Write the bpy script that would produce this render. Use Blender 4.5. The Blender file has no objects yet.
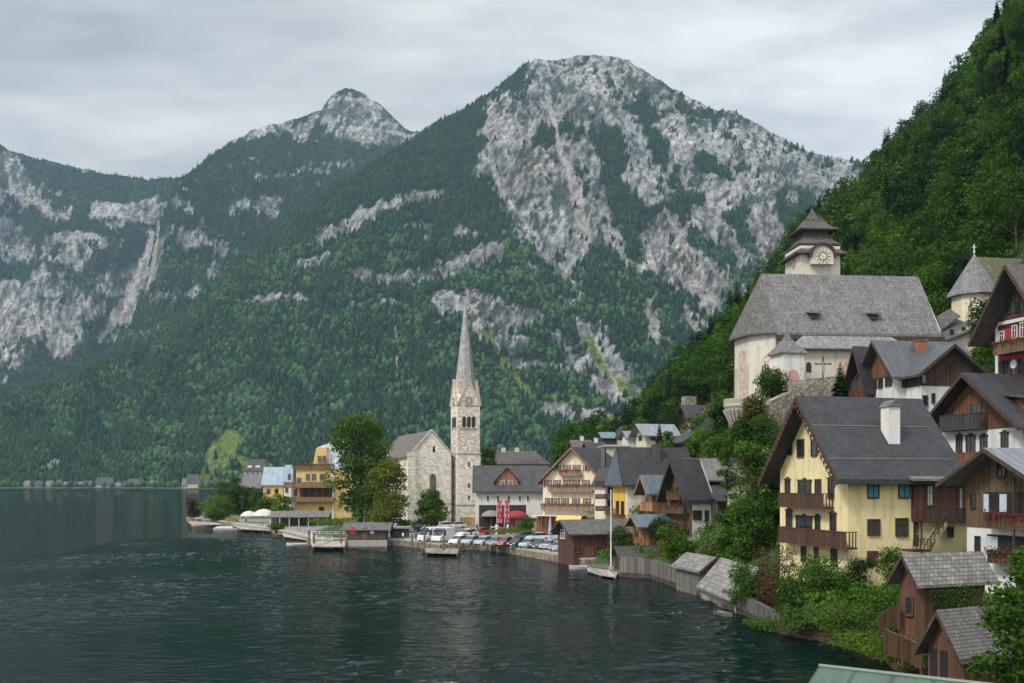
import bpy, math, random
import numpy as np
from mathutils import Vector
random.seed(7); RNG = np.random.default_rng(7)
F = 1000.0; CX = 512.0; HY = 482.0; H = 12.0      # focal length in pixels, horizon row, eye height above the lake
C = bpy.data.collections.new('scene'); 
S = bpy.context.scene
S.collection.children.link(C)
R = math.radians

def at(px, py, D): return Vector(((px-CX)/F*D, D, H+(HY-py)/F*D))
def zat(py, D): return H+(HY-py)/F*D
def shore(px, py):
    D = H*F/(py-HY); return ((px-CX)/F*D, D)

# ---------------------------------------------------------------- noise
def _h(i, j, s):
    n = (i.astype(np.int64)*374761393 + j.astype(np.int64)*668265263 + s*974634777) & 0xffffffff
    n = ((n ^ (n >> 13))*1274126177) & 0xffffffff
    n = n ^ (n >> 16)
    return (n & 0xffffff)/float(0xffffff)
def vn(x, y, s=0):
    x = np.asarray(x, float); y = np.asarray(y, float)
    xi = np.floor(x); yi = np.floor(y); fx = x-xi; fy = y-yi
    fx = fx*fx*(3-2*fx); fy = fy*fy*(3-2*fy)
    a = _h(xi, yi, s); b = _h(xi+1, yi, s); c = _h(xi, yi+1, s); d = _h(xi+1, yi+1, s)
    return (a*(1-fx)+b*fx)*(1-fy)+(c*(1-fx)+d*fx)*fy
def fbm(x, y, o=4, s=0, g=.5):
    t = 0; a = 1; n = 0
    for k in range(o):
        t = t+a*vn(x*2**k+k*17.3, y*2**k-k*9.1, s+k); n += a; a *= g
    return t/n
def sst(a, b, x):
    t = np.clip((x-a)/(b-a), 0, 1); return t*t*(3-2*t)

# ---------------------------------------------------------------- mesh builder
class MB:
    def __init__(s): s.v = []; s.f = []
    def poly(s, pts):
        n = len(s.v); s.v += [tuple(p) for p in pts]; s.f.append(tuple(range(n, n+len(pts))))
    def hull(s, bot, top):                     # prism between two loops (bot counter-clockwise from above)
        n = len(s.v); k = len(bot); s.v += [tuple(p) for p in bot]+[tuple(p) for p in top]
        s.f.append(tuple(n+i for i in reversed(range(k)))); s.f.append(tuple(n+k+i for i in range(k)))
        for i in range(k):
            j = (i+1) % k; s.f.append((n+i, n+j, n+k+j, n+k+i))
        return s
    def box(s, x0, x1, y0, y1, z0, z1):
        if x0 > x1: x0, x1 = x1, x0
        if y0 > y1: y0, y1 = y1, y0
        if z0 > z1: z0, z1 = z1, z0
        return s.hull([(x0,y0,z0),(x1,y0,z0),(x1,y1,z0),(x0,y1,z0)], [(x0,y0,z1),(x1,y0,z1),(x1,y1,z1),(x0,y1,z1)])
    def bar(s, p, q, w=.1, h=None):
        h = h or w; p = Vector(p); q = Vector(q); d = (q-p).normalized()
        up = Vector((0,0,1)) if abs(d.z) < .95 else Vector((0,1,0))
        r = d.cross(up).normalized()*w/2; u = r.cross(d).normalized()*h/2
        s.hull([p-r-u, p+r-u, p+r+u, p-r+u][::-1], [q-r-u, q+r-u, q+r+u, q-r+u][::-1]); return s
    def lathe(s, prof, n=16, c=(0,0), ph=0, sx=1, sy=1):  # prof: list of (r, z)
        b = len(s.v)
        for r, z in prof:
            for i in range(n):
                a = ph+2*math.pi*i/n; s.v.append((c[0]+sx*r*math.cos(a), c[1]+sy*r*math.sin(a), z))
        for k in range(len(prof)-1):
            for i in range(n):
                j = (i+1) % n; s.f.append((b+k*n+i, b+k*n+j, b+(k+1)*n+j, b+(k+1)*n+i))
        s.f.append(tuple(b+i for i in reversed(range(n)))); m = b+(len(prof)-1)*n; s.f.append(tuple(m+i for i in range(n)))
        return s
    def tube(s, pts, rad, n=8):
        pts = [Vector(p) for p in pts]; b = len(s.v)
        rad = rad if hasattr(rad, '__len__') else [rad]*len(pts)
        for i, p in enumerate(pts):
            d = (pts[min(i+1, len(pts)-1)]-pts[max(i-1, 0)]).normalized()
            up = Vector((0,0,1)) if abs(d.z) < .9 else Vector((1,0,0))
            r = d.cross(up).normalized(); u = r.cross(d)
            for k in range(n):
                a = 2*math.pi*k/n; s.v.append(tuple(p+(r*math.cos(a)+u*math.sin(a))*rad[i]))
        for i in range(len(pts)-1):
            for k in range(n):
                l = (k+1) % n; s.f.append((b+i*n+l, b+i*n+k, b+(i+1)*n+k, b+(i+1)*n+l))
        s.f.append(tuple(b+k for k in range(n))); m = b+(len(pts)-1)*n; s.f.append(tuple(m+k for k in reversed(range(n))))
        return s
    def disc(s, c, nrm, r, t, n=20):           # solid disc, thickness t along nrm
        nrm = Vector(nrm).normalized(); c = Vector(c); return s.tube([c, c+nrm*t], r, n)
    def ring(s, c, nrm, r0, r1, t, n=20):
        nrm = Vector(nrm).normalized(); up = Vector((0,0,1)) if abs(nrm.z) < .9 else Vector((1,0,0))
        a = nrm.cross(up).normalized(); b = a.cross(nrm); c = Vector(c); k = len(s.v)
        for i in range(n):
            w = 2*math.pi*i/n; d = a*math.cos(w)+b*math.sin(w)
            for rr, tt in ((r0,0),(r1,0),(r1,t),(r0,t)): s.v.append(tuple(c+d*rr+nrm*tt))
        for i in range(n):
            j = (i+1) % n
            for q in range(4):
                p = (q+1) % 4; s.f.append((k+4*i+q, k+4*j+q, k+4*j+p, k+4*i+p))
        return s
    def build(s, name, m, parent=None, smooth=False):
        me = bpy.data.meshes.new(name); me.from_pydata(s.v, [], s.f); me.update()
        uv = me.uv_layers.new(name='UVMap'); Z = Vector((0,0,1))
        for p in me.polygons:
            n = p.normal
            if abs(n.z) > .985: ud = Vector((1,0,0)); vd = Vector((0,1,0))
            else: ud = Z.cross(n).normalized(); vd = n.cross(ud)
            for li in p.loop_indices:
                co = me.vertices[me.loops[li].vertex_index].co
                uv.data[li].uv = (co.dot(ud), co.dot(vd))
        if smooth: me.polygons.foreach_set('use_smooth', [True]*len(me.polygons))
        me.materials.append(m)
        return link(name, me, parent)

def link(name, me, parent=None, loc=None):
    o = bpy.data.objects.new(name, me); C.objects.link(o)
    if parent is not None: o.parent = parent
    if loc is not None: o.location = loc
    return o
def tag(o, label=None, cat=None, group=None, kind=None):
    if label: o['label'] = label
    if cat: o['category'] = cat
    if group: o['group'] = group
    if kind: o['kind'] = kind
    return o
def thing(name, label, cat, loc=(0,0,0), rz=0, group=None):
    o = link(name, None, None, loc); o.rotation_euler.z = rz
    o.empty_display_size = .3
    return tag(o, label, cat, group)
def npmesh(name, V, Q, m, attrs=None, smooth=False, uv=None):
    """fast mesh from numpy arrays; Q (n,3|4)"""
    me = bpy.data.meshes.new(name); V = np.asarray(V, np.float32); Q = np.asarray(Q, np.int32); k = Q.shape[1]
    me.vertices.add(len(V)); me.vertices.foreach_set('co', V.ravel())
    me.loops.add(Q.size); me.loops.foreach_set('vertex_index', Q.ravel())
    me.polygons.add(len(Q)); me.polygons.foreach_set('loop_start', np.arange(0, Q.size, k, dtype=np.int32))
    me.polygons.foreach_set('loop_total', np.full(len(Q), k, np.int32))
    if smooth: me.polygons.foreach_set('use_smooth', np.ones(len(Q), bool))
    me.update(calc_edges=True)
    for nm, arr in (attrs or {}).items():
        arr = np.asarray(arr, np.float32)
        if arr.ndim == 1:
            a = me.attributes.new(nm, 'FLOAT', 'POINT'); a.data.foreach_set('value', arr)
        else:
            if arr.shape[1] == 3: arr = np.hstack([arr, np.ones((len(arr), 1), np.float32)])
            a = me.attributes.new(nm, 'FLOAT_COLOR', 'POINT'); a.data.foreach_set('color', arr.astype(np.float32).ravel())
    me.materials.append(m)
    return me
def copy_tree(o, parent=None):
    c = o.copy(); C.objects.link(c)
    if parent is not None: c.parent = parent
    for ch in list(o.children): copy_tree(ch, c)
    return c

# ---------------------------------------------------------------- materials
class NT:
    def __init__(s, name):
        s.m = bpy.data.materials.new(name); s.m.use_nodes = True; s.t = s.m.node_tree; s.n = s.t.nodes
        s.b = s.n['Principled BSDF']; s.out = s.n['Material Output']
    def node(s, ty, **kw):
        n = s.n.new(ty)
        for k, v in kw.items():
            if isinstance(k, str) and hasattr(n, k): setattr(n, k, v)
        return n
    def l(s, a, b): s.t.links.new(a, b)
    def math(s, op, a, b=None, clamp=False):
        n = s.n.new('ShaderNodeMath'); n.operation = op; n.use_clamp = clamp
        for i, q in enumerate((a, b)):
            if q is None: continue
            if isinstance(q, (int, float)): n.inputs[i].default_value = q
            else: s.l(q, n.inputs[i])
        return n.outputs[0]
    def uv(s, sx=1, sy=1):
        t = s.n.new('ShaderNodeUVMap'); mp = s.n.new('ShaderNodeMapping'); mp.inputs['Scale'].default_value = (sx, sy, 1)
        s.l(t.outputs[0], mp.inputs[0]); return mp.outputs[0]
    def obj(s, sc=(1,1,1)):
        t = s.n.new('ShaderNodeTexCoord'); mp = s.n.new('ShaderNodeMapping'); mp.inputs['Scale'].default_value = sc
        s.l(t.outputs['Object'], mp.inputs[0]); return mp.outputs[0]
    def noise(s, vec, scale, det=4, rough=.6):
        n = s.n.new('ShaderNodeTexNoise'); n.inputs['Scale'].default_value = scale; n.inputs['Detail'].default_value = det
        n.inputs['Roughness'].default_value = rough
        if vec is not None: s.l(vec, n.inputs['Vector'])
        return n.outputs['Fac']
    def ramp(s, fac, stops):
        n = s.n.new('ShaderNodeValToRGB'); e = n.color_ramp.elements
        while len(e) < len(stops): e.new(.5)
        for i, (p, c) in enumerate(stops):
            e[i].position = p; e[i].color = (*c, 1) if hasattr(c, '__len__') else (c, c, c, 1)
        s.l(fac, n.inputs[0]); return n.outputs[0]
    def mix(s, f, a, b, blend='MIX'):
        n = s.n.new('ShaderNodeMix'); n.data_type = 'RGBA'; n.blend_type = blend
        for idx, q in ((0, f), (6, a), (7, b)):
            if hasattr(q, 'node'): s.l(q, n.inputs[idx])
            elif idx == 0: n.inputs[0].default_value = q
            else: n.inputs[idx].default_value = (*q, 1) if len(q) == 3 else q
        return n.outputs[2]
    def col(s, c):
        if hasattr(c, 'node'): s.l(c, s.b.inputs['Base Color'])
        else: s.b.inputs['Base Color'].default_value = (*c, 1)
    def bump(s, hgt, st=.4, dist=.05):
        n = s.n.new('ShaderNodeBump'); n.inputs['Strength'].default_value = st; n.inputs['Distance'].default_value = dist
        s.l(hgt, n.inputs['Height']); s.l(n.outputs[0], s.b.inputs['Normal'])
    def set(s, **k):
        for q, v in k.items(): s.b.inputs[q.replace('_', ' ')].default_value = v
MC = {}
def memo(fn):
    def g(*a):
        k = (fn.__name__,)+a
        if k not in MC: MC[k] = fn(*a)
        return MC[k]
    return g
@memo
def plaster(r, g, b):
    t = NT('plaster'); n = t.noise(t.uv(), 1.2, 6, .65); n2 = t.noise(t.uv(1, .16), 1.1, 4, .6); c = (r, g, b)
    k = t.ramp(n, [(.3, tuple(x*.86 for x in c)), (.65, c)])
    k2 = t.ramp(n2, [(.32, (.56,.54,.49)), (.5, (1,1,1))])
    t.col(t.mix(.55, k, k2, 'MULTIPLY')); t.set(Roughness=.9); t.bump(t.noise(t.uv(), 14, 3), .25, .02); return t.m
@memo
def planks(r, g, b, w=.2, vert=True):
    t = NT('planks'); c = (r, g, b); uv = t.uv(); sp = t.node('ShaderNodeSeparateXYZ'); t.l(uv, sp.inputs[0])
    a = sp.outputs[0 if vert else 1]; q = t.math('DIVIDE', a, w); fl = t.math('FLOOR', q); fr = t.math('FRACT', q)
    wn = t.node('ShaderNodeTexWhiteNoise', noise_dimensions='1D'); t.l(fl, wn.inputs['W'])
    st = t.noise(t.uv(6, .7) if vert else t.uv(.7, 6), 1.6, 5, .7)
    v = t.math('ADD', t.math('MULTIPLY', wn.outputs[0], .45), t.math('MULTIPLY', st, .75))
    k = t.ramp(v, [(.2, tuple(x*.45 for x in c)), (.55, c), (.9, tuple(min(1, x*1.7) for x in c))])
    gap = t.math('GREATER_THAN', t.math('ABSOLUTE', t.math('SUBTRACT', fr, .5)), .46)
    t.col(t.mix(gap, k, tuple(x*.2 for x in c))); t.set(Roughness=.8)
    t.bump(t.math('SUBTRACT', st, gap), .5, .03); return t.m
@memo
def shingle(r, g, b, w=.28, h=.32, moss=0.0):
    t = NT('shingle'); c = (r, g, b); br = t.node('ShaderNodeTexBrick'); t.l(t.uv(), br.inputs['Vector'])
    br.inputs['Scale'].default_value = 1; br.inputs['Brick Width'].default_value = w; br.inputs['Row Height'].default_value = h
    br.inputs['Mortar Size'].default_value = .022; br.inputs['Mortar Smooth'].default_value = .3; br.inputs['Bias'].default_value = 0
    br.inputs['Color1'].default_value = (*[x*.74 for x in c], 1); br.inputs['Color2'].default_value = (*[x*1.3 for x in c], 1)
    br.inputs['Mortar'].default_value = (*[x*.25 for x in c], 1)
    n = t.noise(t.uv(), .55, 6, .7); n3 = t.noise(t.uv(3, .35), 1.3, 4, .7)
    k = t.mix(.6, br.outputs[0], t.ramp(n3, [(.3, (.6,.6,.6)), (.7, (1.3,1.28,1.25))]), 'MULTIPLY')
    k = t.mix(.6, k, t.ramp(n, [(.35, (.6,.62,.58)), (.6, (1.2,1.18,1.15))]), 'MULTIPLY')
    if moss > 0:
        k = t.mix(t.math('MULTIPLY', t.ramp(t.noise(t.uv(), 1.3, 6, .75), [(.45, 0.), (.62, 1.)]), moss), k, (.075,.085,.03))
    t.col(k); t.set(Roughness=.85); t.bump(br.outputs['Fac'], .6, -.04); return t.m
@memo
def seam(r, g, b, w=.6):
    t = NT('seam_metal'); c = (r, g, b); sp = t.node('ShaderNodeSeparateXYZ'); t.l(t.uv(), sp.inputs[0])
    fr = t.math('FRACT', t.math('DIVIDE', sp.outputs[0], w)); e = t.math('GREATER_THAN', t.math('ABSOLUTE', t.math('SUBTRACT', fr, .5)), .44)
    n = t.noise(t.uv(1, .3), 1.3, 5, .65); k = t.ramp(n, [(.3, tuple(x*.65 for x in c)), (.7, tuple(x*1.3 for x in c))])
    t.col(t.mix(t.math('MULTIPLY', e, .6), k, tuple(x*.35 for x in c))); t.set(Roughness=.45, Metallic=.25); t.bump(e, .6, .05); return t.m
@memo
def tiles(r, g, b):
    t = NT('small_tiles'); c = (r, g, b); br = t.node('ShaderNodeTexBrick'); t.l(t.uv(), br.inputs['Vector'])
    br.inputs['Scale'].default_value = 1; br.inputs['Brick Width'].default_value = .3; br.inputs['Row Height'].default_value = .3
    br.inputs['Mortar Size'].default_value = .015; br.inputs['Color1'].default_value = (*[x*.8 for x in c], 1)
    br.inputs['Color2'].default_value = (*[x*1.25 for x in c], 1); br.inputs['Mortar'].default_value = (*[x*.4 for x in c], 1)
    n = t.noise(t.uv(), .6, 6, .7)
    t.col(t.mix(.7, br.outputs[0], t.ramp(n, [(.33, (.5,.52,.48)), (.5,(1,1,1)), (.66, (1.45,1.43,1.42))]), 'MULTIPLY')); t.set(Roughness=.7); t.bump(br.outputs['Fac'], .5, -.03); return t.m
@memo
def stone(r, g, b, w=.55, h=.3, var=.5):
    t = NT('stone_blocks'); c = (r, g, b); br = t.node('ShaderNodeTexBrick')
    nz = t.node('ShaderNodeTexNoise'); nz.inputs['Scale'].default_value = 1.3; t.l(t.uv(), nz.inputs['Vector'])
    va = t.node('ShaderNodeVectorMath', operation='MULTIPLY_ADD'); t.l(nz.outputs['Color'], va.inputs[0]); va.inputs[1].default_value = (.3,.2,0); t.l(t.uv(), va.inputs[2])
    t.l(va.outputs[0], br.inputs['Vector']); br.inputs['Scale'].default_value = 1; br.inputs['Brick Width'].default_value = w; br.inputs['Row Height'].default_value = h
    br.inputs['Mortar Size'].default_value = .03; br.inputs['Color1'].default_value = (*[x*(1-var) for x in c], 1)
    br.inputs['Color2'].default_value = (*[min(.9, x*(1+var*.7)) for x in c], 1); br.inputs['Mortar'].default_value = (*[x*.75 for x in c], 1)
    n = t.noise(t.uv(), .8, 7, .75)
    k = t.mix(.75, br.outputs[0], t.ramp(n, [(.32, (.6,.55,.47)), (.5, (1,.97,.93)), (.7, (1.2,1.2,1.2))]), 'MULTIPLY')
    t.col(k); t.set(Roughness=.92); t.bump(t.math('ADD', t.math('MULTIPLY', br.outputs['Fac'], -1.), n), .6, .05); return t.m
@memo
def rubble(r, g, b):
    t = NT('rubble_masonry'); c = (r, g, b); vo = t.node('ShaderNodeTexVoronoi'); t.l(t.uv(1, 1.5), vo.inputs['Vector']); vo.inputs['Scale'].default_value = 2.2
    sp = t.node('ShaderNodeSeparateColor'); t.l(vo.outputs['Color'], sp.inputs[0])
    k = t.ramp(sp.outputs[0], [(0, tuple(x*.55 for x in c)), (1, tuple(x*1.3 for x in c))])
    n = t.noise(t.uv(1.6, .3), 1.2, 6, .7)
    k = t.mix(.85, k, t.ramp(n, [(.35, (.4,.4,.36)), (.6, (1.1,1.08,1.02))]), 'MULTIPLY')
    k = t.mix(t.ramp(t.noise(t.uv(), .9, 6, .8), [(.55, 0.), (.68, .8)]), k, (.06,.075,.03))
    t.col(k); t.set(Roughness=.95); t.bump(vo.outputs['Distance'], .6, -.08); return t.m
@memo
def paint(r, g, b, rough=.5, metal=0.):
    t = NT('paint'); n = t.noise(t.obj(), 2.5, 4, .6); c = (r, g, b)
    t.col(t.ramp(n, [(.3, tuple(x*.85 for x in c)), (.7, tuple(min(1, x*1.08) for x in c))])); t.set(Roughness=rough, Metallic=metal); return t.m
@memo
def glass(r=.02, g=.025, b=.03):
    t = NT('window_glass'); n = t.noise(t.obj(), 1.1, 3)
    t.col(t.ramp(n, [(.35, (r*.6, g*.6, b*.6)), (.65, (r*1.6, g*1.6, b*1.6))])); t.set(Roughness=.08); t.b.inputs['Specular IOR Level'].default_value = .8; return t.m
@memo
def leaf(r, g, b, hue=0.):
    t = NT('foliage'); at_ = t.node('ShaderNodeAttribute', attribute_name='tint'); at_.attribute_type = 'GEOMETRY'
    oi = t.node('ShaderNodeObjectInfo'); c = (r, g, b)
    v = t.math('ADD', t.math('MULTIPLY', at_.outputs['Fac'], .72), t.math('MULTIPLY', oi.outputs['Random'], .28))
    k = t.ramp(v, [(0, (r*.38, g*.42, b*.5)), (.5, c), (1, (min(1, r*2.1), min(1, g*1.65), b*1.25))])
    df = t.node('ShaderNodeBsdfDiffuse'); tr = t.node('ShaderNodeBsdfTranslucent'); gl = t.node('ShaderNodeBsdfGlossy'); gl.inputs['Roughness'].default_value = .5
    t.l(k, df.inputs[0]); t.l(k, tr.inputs[0]); gl.inputs[0].default_value = (.5,.55,.45,1)
    m1 = t.node('ShaderNodeMixShader'); m1.inputs[0].default_value = .3; t.l(df.outputs[0], m1.inputs[1]); t.l(tr.outputs[0], m1.inputs[2])
    m2 = t.node('ShaderNodeMixShader'); m2.inputs[0].default_value = .012; t.l(m1.outputs[0], m2.inputs[1]); t.l(gl.outputs[0], m2.inputs[2])
    t.l(m2.outputs[0], t.out.inputs[0]); t.n.remove(t.b); return t.m
@memo
def bark(r=.09, g=.07, b=.05):
    t = NT('bark'); n = t.noise(t.obj((4,4,.8)), 2, 6, .7); t.col(t.ramp(n, [(.3, (r*.5,g*.5,b*.5)), (.7, (r*1.4,g*1.4,b*1.4))])); t.set(Roughness=.95); t.bump(n, .7, .05); return t.m

# ---------------------------------------------------------------- foliage
def leaf_cloud(n, blobs, size, seed=1, flat=.5, aspect=.6, core=.55):
    """n leaf-sized quads spread through the shells of ellipsoid clumps; blobs: (x,y,z,rx,ry,rz)"""
    g = np.random.default_rng(seed); B = np.array(blobs, float); w = (B[:,3]*B[:,4]*B[:,5])**(2/3); w /= w.sum()
    i = g.choice(len(B), n, p=w); d = g.normal(size=(n,3)); d /= np.linalg.norm(d, axis=1)[:,None]
    lo = d[:,2] < -.3; d[lo,2] *= g.uniform(.2,1,lo.sum())
    rr = core+(1-core)*g.random(n)**.5; rr *= 1+.16*g.normal(size=n)
    P = B[i,:3]+d*B[i,3:6]*rr[:,None]
    nr = d*flat+g.normal(size=(n,3))*.6; nr[:,2] += .35; nr /= np.linalg.norm(nr, axis=1)[:,None]
    a = g.normal(size=(n,3)); u = np.cross(nr, a); u /= np.linalg.norm(u, axis=1)[:,None]; v = np.cross(nr, u)
    s = size*g.uniform(.5,1.35,n)[:,None]; u = u*s; v = v*s*aspect
    k = .12*g.normal(size=(n,1))
    V = np.stack([P-u*.5, P-v*.5+u*k, P+u*.55, P+v*.5+u*k], 1).reshape(-1,3)
    Q = np.arange(4*n).reshape(-1,4)
    cl = g.random(len(B))[i]
    zz = (P[:,2]-P[:,2].min())/(np.ptp(P[:,2])+1e-6)
    T = np.clip(.12+.45*cl+.33*g.random(n)+.12*g.random(n), 0, 1)
    return V, Q, np.repeat(T, 4)
def crown_blobs(rx, rz, cz, n, seed, small=.42, jag=.25):
    g = np.random.default_rng(seed); out = [(0,0,cz,rx*.7,rx*.7,rz*.72)]
    for k in range(n):
        d = g.normal(size=3); d /= np.linalg.norm(d); q = .68+jag*g.random(); s = small*(.6+.7*g.random())
        tap = 1-.35*max(0, d[2])
        out.append((d[0]*rx*q*tap, d[1]*rx*q*tap, cz+d[2]*rz*q, rx*s, rx*s, rx*s*.72))
    return out
def trunk_mb(h, r, seed=0, limbs=6, spread=3., top=None):
    g = random.Random(seed); m = MB(); top = top or h
    pts = [(g.uniform(-.1,.1)*i, g.uniform(-.1,.1)*i, top*i/5) for i in range(6)]
    m.tube(pts, [r*1.25, r*.95, r*.8, r*.6, r*.4, r*.15], 8)
    for k in range(limbs):
        a = 2*math.pi*k/limbs+g.uniform(-.4,.4); z0 = top*g.uniform(.3,.7); L = spread*g.uniform(.6,1)
        b = Vector(pts[2]); p0 = Vector((0,0,z0)); p1 = p0+Vector((math.cos(a)*L*.5, math.sin(a)*L*.5, L*.35)); p2 = p0+Vector((math.cos(a)*L, math.sin(a)*L, L*.8))
        m.tube([p0, p1, p2], [r*.4, r*.25, r*.08], 6)
    return m
def tree_meshes(h, rx, seed, m, n=1800, size=.55, crown0=.25, blobs=16, small=.42, jag=.25):
    rz = h*(1-crown0)/2; cz = h-rz
    V, Q, T = leaf_cloud(n, crown_blobs(rx, rz, cz, blobs, seed, small, jag), size, seed)
    me = npmesh('crown', V, Q, m, {'tint': T}); return me
def tree(label, x, y, z, h, rx, m, cat='tree', name='broadleaf_tree', seed=None, group=None, **kw):
    seed = seed if seed is not None else random.randint(0, 9999)
    t = thing(name, label, cat, (x, y, z), random.uniform(0, 6), group)
    link('crown', tree_meshes(h, rx, seed, m, **kw), t)
    trunk_mb(h, max(.08, h*.016), seed, 6, rx*.7, h*.8).build('trunk', bark(), t)
    return t
def bush(label, px, py, D, w, h, m, n=900, size=.3, name='garden_bush', cat='bush', seed=None, group=None, zb=None, blobs=9):
    """bush whose visible foot is at pixel (px,py) and depth D; w,h in metres"""
    p = at(px, py, D); seed = seed if seed is not None else random.randint(0, 9999)
    t = thing(name, label, cat, (p.x, p.y, p.z), random.uniform(0, 6), group)
    g = random.Random(seed); bl = [(0,0,h*.45,w*.36,w*.36,h*.5)]
    for k in range(blobs):
        a = g.uniform(0, 6.3); r = w*.36*g.random()**.5; s = g.uniform(.16,.28)
        bl.append((r*math.cos(a), r*math.sin(a), h*g.uniform(.25,.82), w*s, w*s, h*s))
    V, Q, T = leaf_cloud(n, bl, size, seed); link('foliage', npmesh('foliage', V, Q, m, {'tint': T}), t)
    trunk_mb(h*.7, .07, seed, 4, w*.3, h*.6).build('stem', bark(), t)
    return t
def conifer_arrays(h, r, seed, tiers=16, per=11):
    g = np.random.default_rng(seed); V = []; Q = []; T = []
    for k in range(tiers):
        f = k/(tiers-1); z = h*(.08+.9*f); rr = r*(1-f)**.85*(.9+.2*g.random())+.12
        for j in range(per):
            a = 2*np.pi*(j+g.random()*.8)/per+k; L = rr*g.uniform(.7,1.15); dr = L*g.uniform(.25,.5); w = L*.3+.12
            c, s = np.cos(a), np.sin(a); b = len(V)
            V += [(0,0,z+.1*h/tiers), (c*L*.55-s*w, s*L*.55+c*w, z-dr*.45), (c*L, s*L, z-dr), (c*L*.55+s*w, s*L*.55-c*w, z-dr*.45)]
            Q.append((b, b+1, b+2, b+3)); T += [g.random()*.7+.15]*4
    return np.array(V), np.array(Q), np.array(T)
def conifer(label, x, y, z, h, r, m, seed=3, name='spruce_tree', group=None, tiers=22, per=14):
    t = thing(name, label, 'conifer', (x, y, z), random.uniform(0, 6), group)
    V, Q, T = conifer_arrays(h, r, seed, tiers, per); link('crown', npmesh('crown', V, Q, m, {'tint': T}), t)
    MB().tube([(0,0,0), (0,0,h*.95)], [h*.018, .03], 7).build('trunk', bark(), t); return t
EXPO = 0.92; SKYS = .078; HAZE = .000050; WBUMP = .10; WREF = .60; WAVE = .12
# ================================================================ camera, light, sky
cam = bpy.data.cameras.new('camera'); co = bpy.data.objects.new('camera', cam); C.objects.link(co); S.camera = co
co.location = (0, 0, H); co.rotation_euler = (R(90), 0, 0); cam.sensor_width = 36; cam.lens = 36*F/1024
cam.shift_y = (HY-341.5)/1024; cam.clip_start = .5; cam.clip_end = 30000
S.view_settings.view_transform = 'Standard'; S.view_settings.look = 'None'; S.view_settings.exposure = EXPO; S.view_settings.gamma = 1
SUN_EL, SUN_AZ = 44, 230      # azimuth measured clockwise from +Y (the viewing direction)
sl = bpy.data.lights.new('sun', 'SUN'); sl.energy = 1.5; sl.angle = R(11); sl.color = (1, .96, .9)
so = bpy.data.objects.new('sun', sl); C.objects.link(so)
sd = Vector((math.sin(R(SUN_AZ))*math.cos(R(SUN_EL)), math.cos(R(SUN_AZ))*math.cos(R(SUN_EL)), math.sin(R(SUN_EL))))
so.rotation_euler = sd.to_track_quat('Z', 'Y').to_euler(); so.location = (0,-50,200)
W = bpy.data.worlds.new('World'); S.world = W; W.use_nodes = True; wt = W.node_tree; bg = wt.nodes['Background']
sky = wt.nodes.new('ShaderNodeTexSky'); sky.sky_type = 'NISHITA'; sky.sun_disc = False; sky.sun_elevation = R(SUN_EL); sky.sun_rotation = R(SUN_AZ)
tc = wt.nodes.new('ShaderNodeTexCoord')
sep = wt.nodes.new('ShaderNodeSeparateXYZ'); wt.links.new(tc.outputs['Generated'], sep.inputs[0])
def wm(op, a, b):
    n = wt.nodes.new('ShaderNodeMath'); n.operation = op
    for i, q in enumerate((a, b)):
        if isinstance(q, (int, float)): n.inputs[i].default_value = q
        else: wt.links.new(q, n.inputs[i])
    return n.outputs[0]
zz = wm('ADD', wm('MAXIMUM', sep.outputs[2], 0.0), .22)       # project the view direction onto a cloud layer
cb = wt.nodes.new('ShaderNodeCombineXYZ'); wt.links.new(wm('DIVIDE', sep.outputs[0], zz), cb.inputs[0]); wt.links.new(wm('MULTIPLY', wm('DIVIDE', sep.outputs[1], zz), 1.9), cb.inputs[1])
def wn(sc, det, rough, off, dist=0.):
    mp = wt.nodes.new('ShaderNodeMapping'); mp.inputs['Location'].default_value = off; wt.links.new(cb.outputs[0], mp.inputs[0])
    n = wt.nodes.new('ShaderNodeTexNoise'); n.inputs['Scale'].default_value = sc; n.inputs['Detail'].default_value = det
    n.inputs['Roughness'].default_value = rough; n.inputs['Distortion'].default_value = dist; wt.links.new(mp.outputs[0], n.inputs['Vector']); return n.outputs['Fac']
nn = wm('ADD', wm('MULTIPLY', wn(1.25, 8, .52, (3.1, 1.7, 0), .35), .66), wm('MULTIPLY', wn(4.2, 6, .6, (7.5, 2.2, 0), .3), .34))
rp = wt.nodes.new('ShaderNodeValToRGB'); el = rp.color_ramp.elements
el[0].position = .38; el[0].color = (4.0, 4.15, 4.4, 1); el[1].position = .60; el[1].color = (7.3, 7.25, 7.2, 1)
e = el.new(.485); e.color = (5.4, 5.5, 5.68, 1)
wt.links.new(nn, rp.inputs[0])
mx = wt.nodes.new('ShaderNodeMix'); mx.data_type = 'RGBA'; mx.inputs[0].default_value = .93
wt.links.new(sky.outputs[0], mx.inputs[6]); wt.links.new(rp.outputs[0], mx.inputs[7]); 
def wsm(a, b, q):
    n = wt.nodes.new('ShaderNodeMapRange'); n.interpolation_type = 'SMOOTHSTEP'; n.inputs['From Min'].default_value = a; n.inputs['From Max'].default_value = b; wt.links.new(q, n.inputs['Value']); return n.outputs[0]
# overcast sky: brightest overhead and behind the camera
lum = wm('ADD', wm('ADD', wm('ADD', .80, wm('MULTIPLY', wsm(-.25, .35, sep.outputs[0]), .16)), wm('MULTIPLY', wsm(.42, .95, sep.outputs[2]), .9)), wm('MULTIPLY', wsm(.05, -.7, sep.outputs[1]), .6))
wt.links.new(mx.outputs[2], bg.inputs[0]); wt.links.new(wm('MULTIPLY', lum, SKYS), bg.inputs[1])

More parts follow.
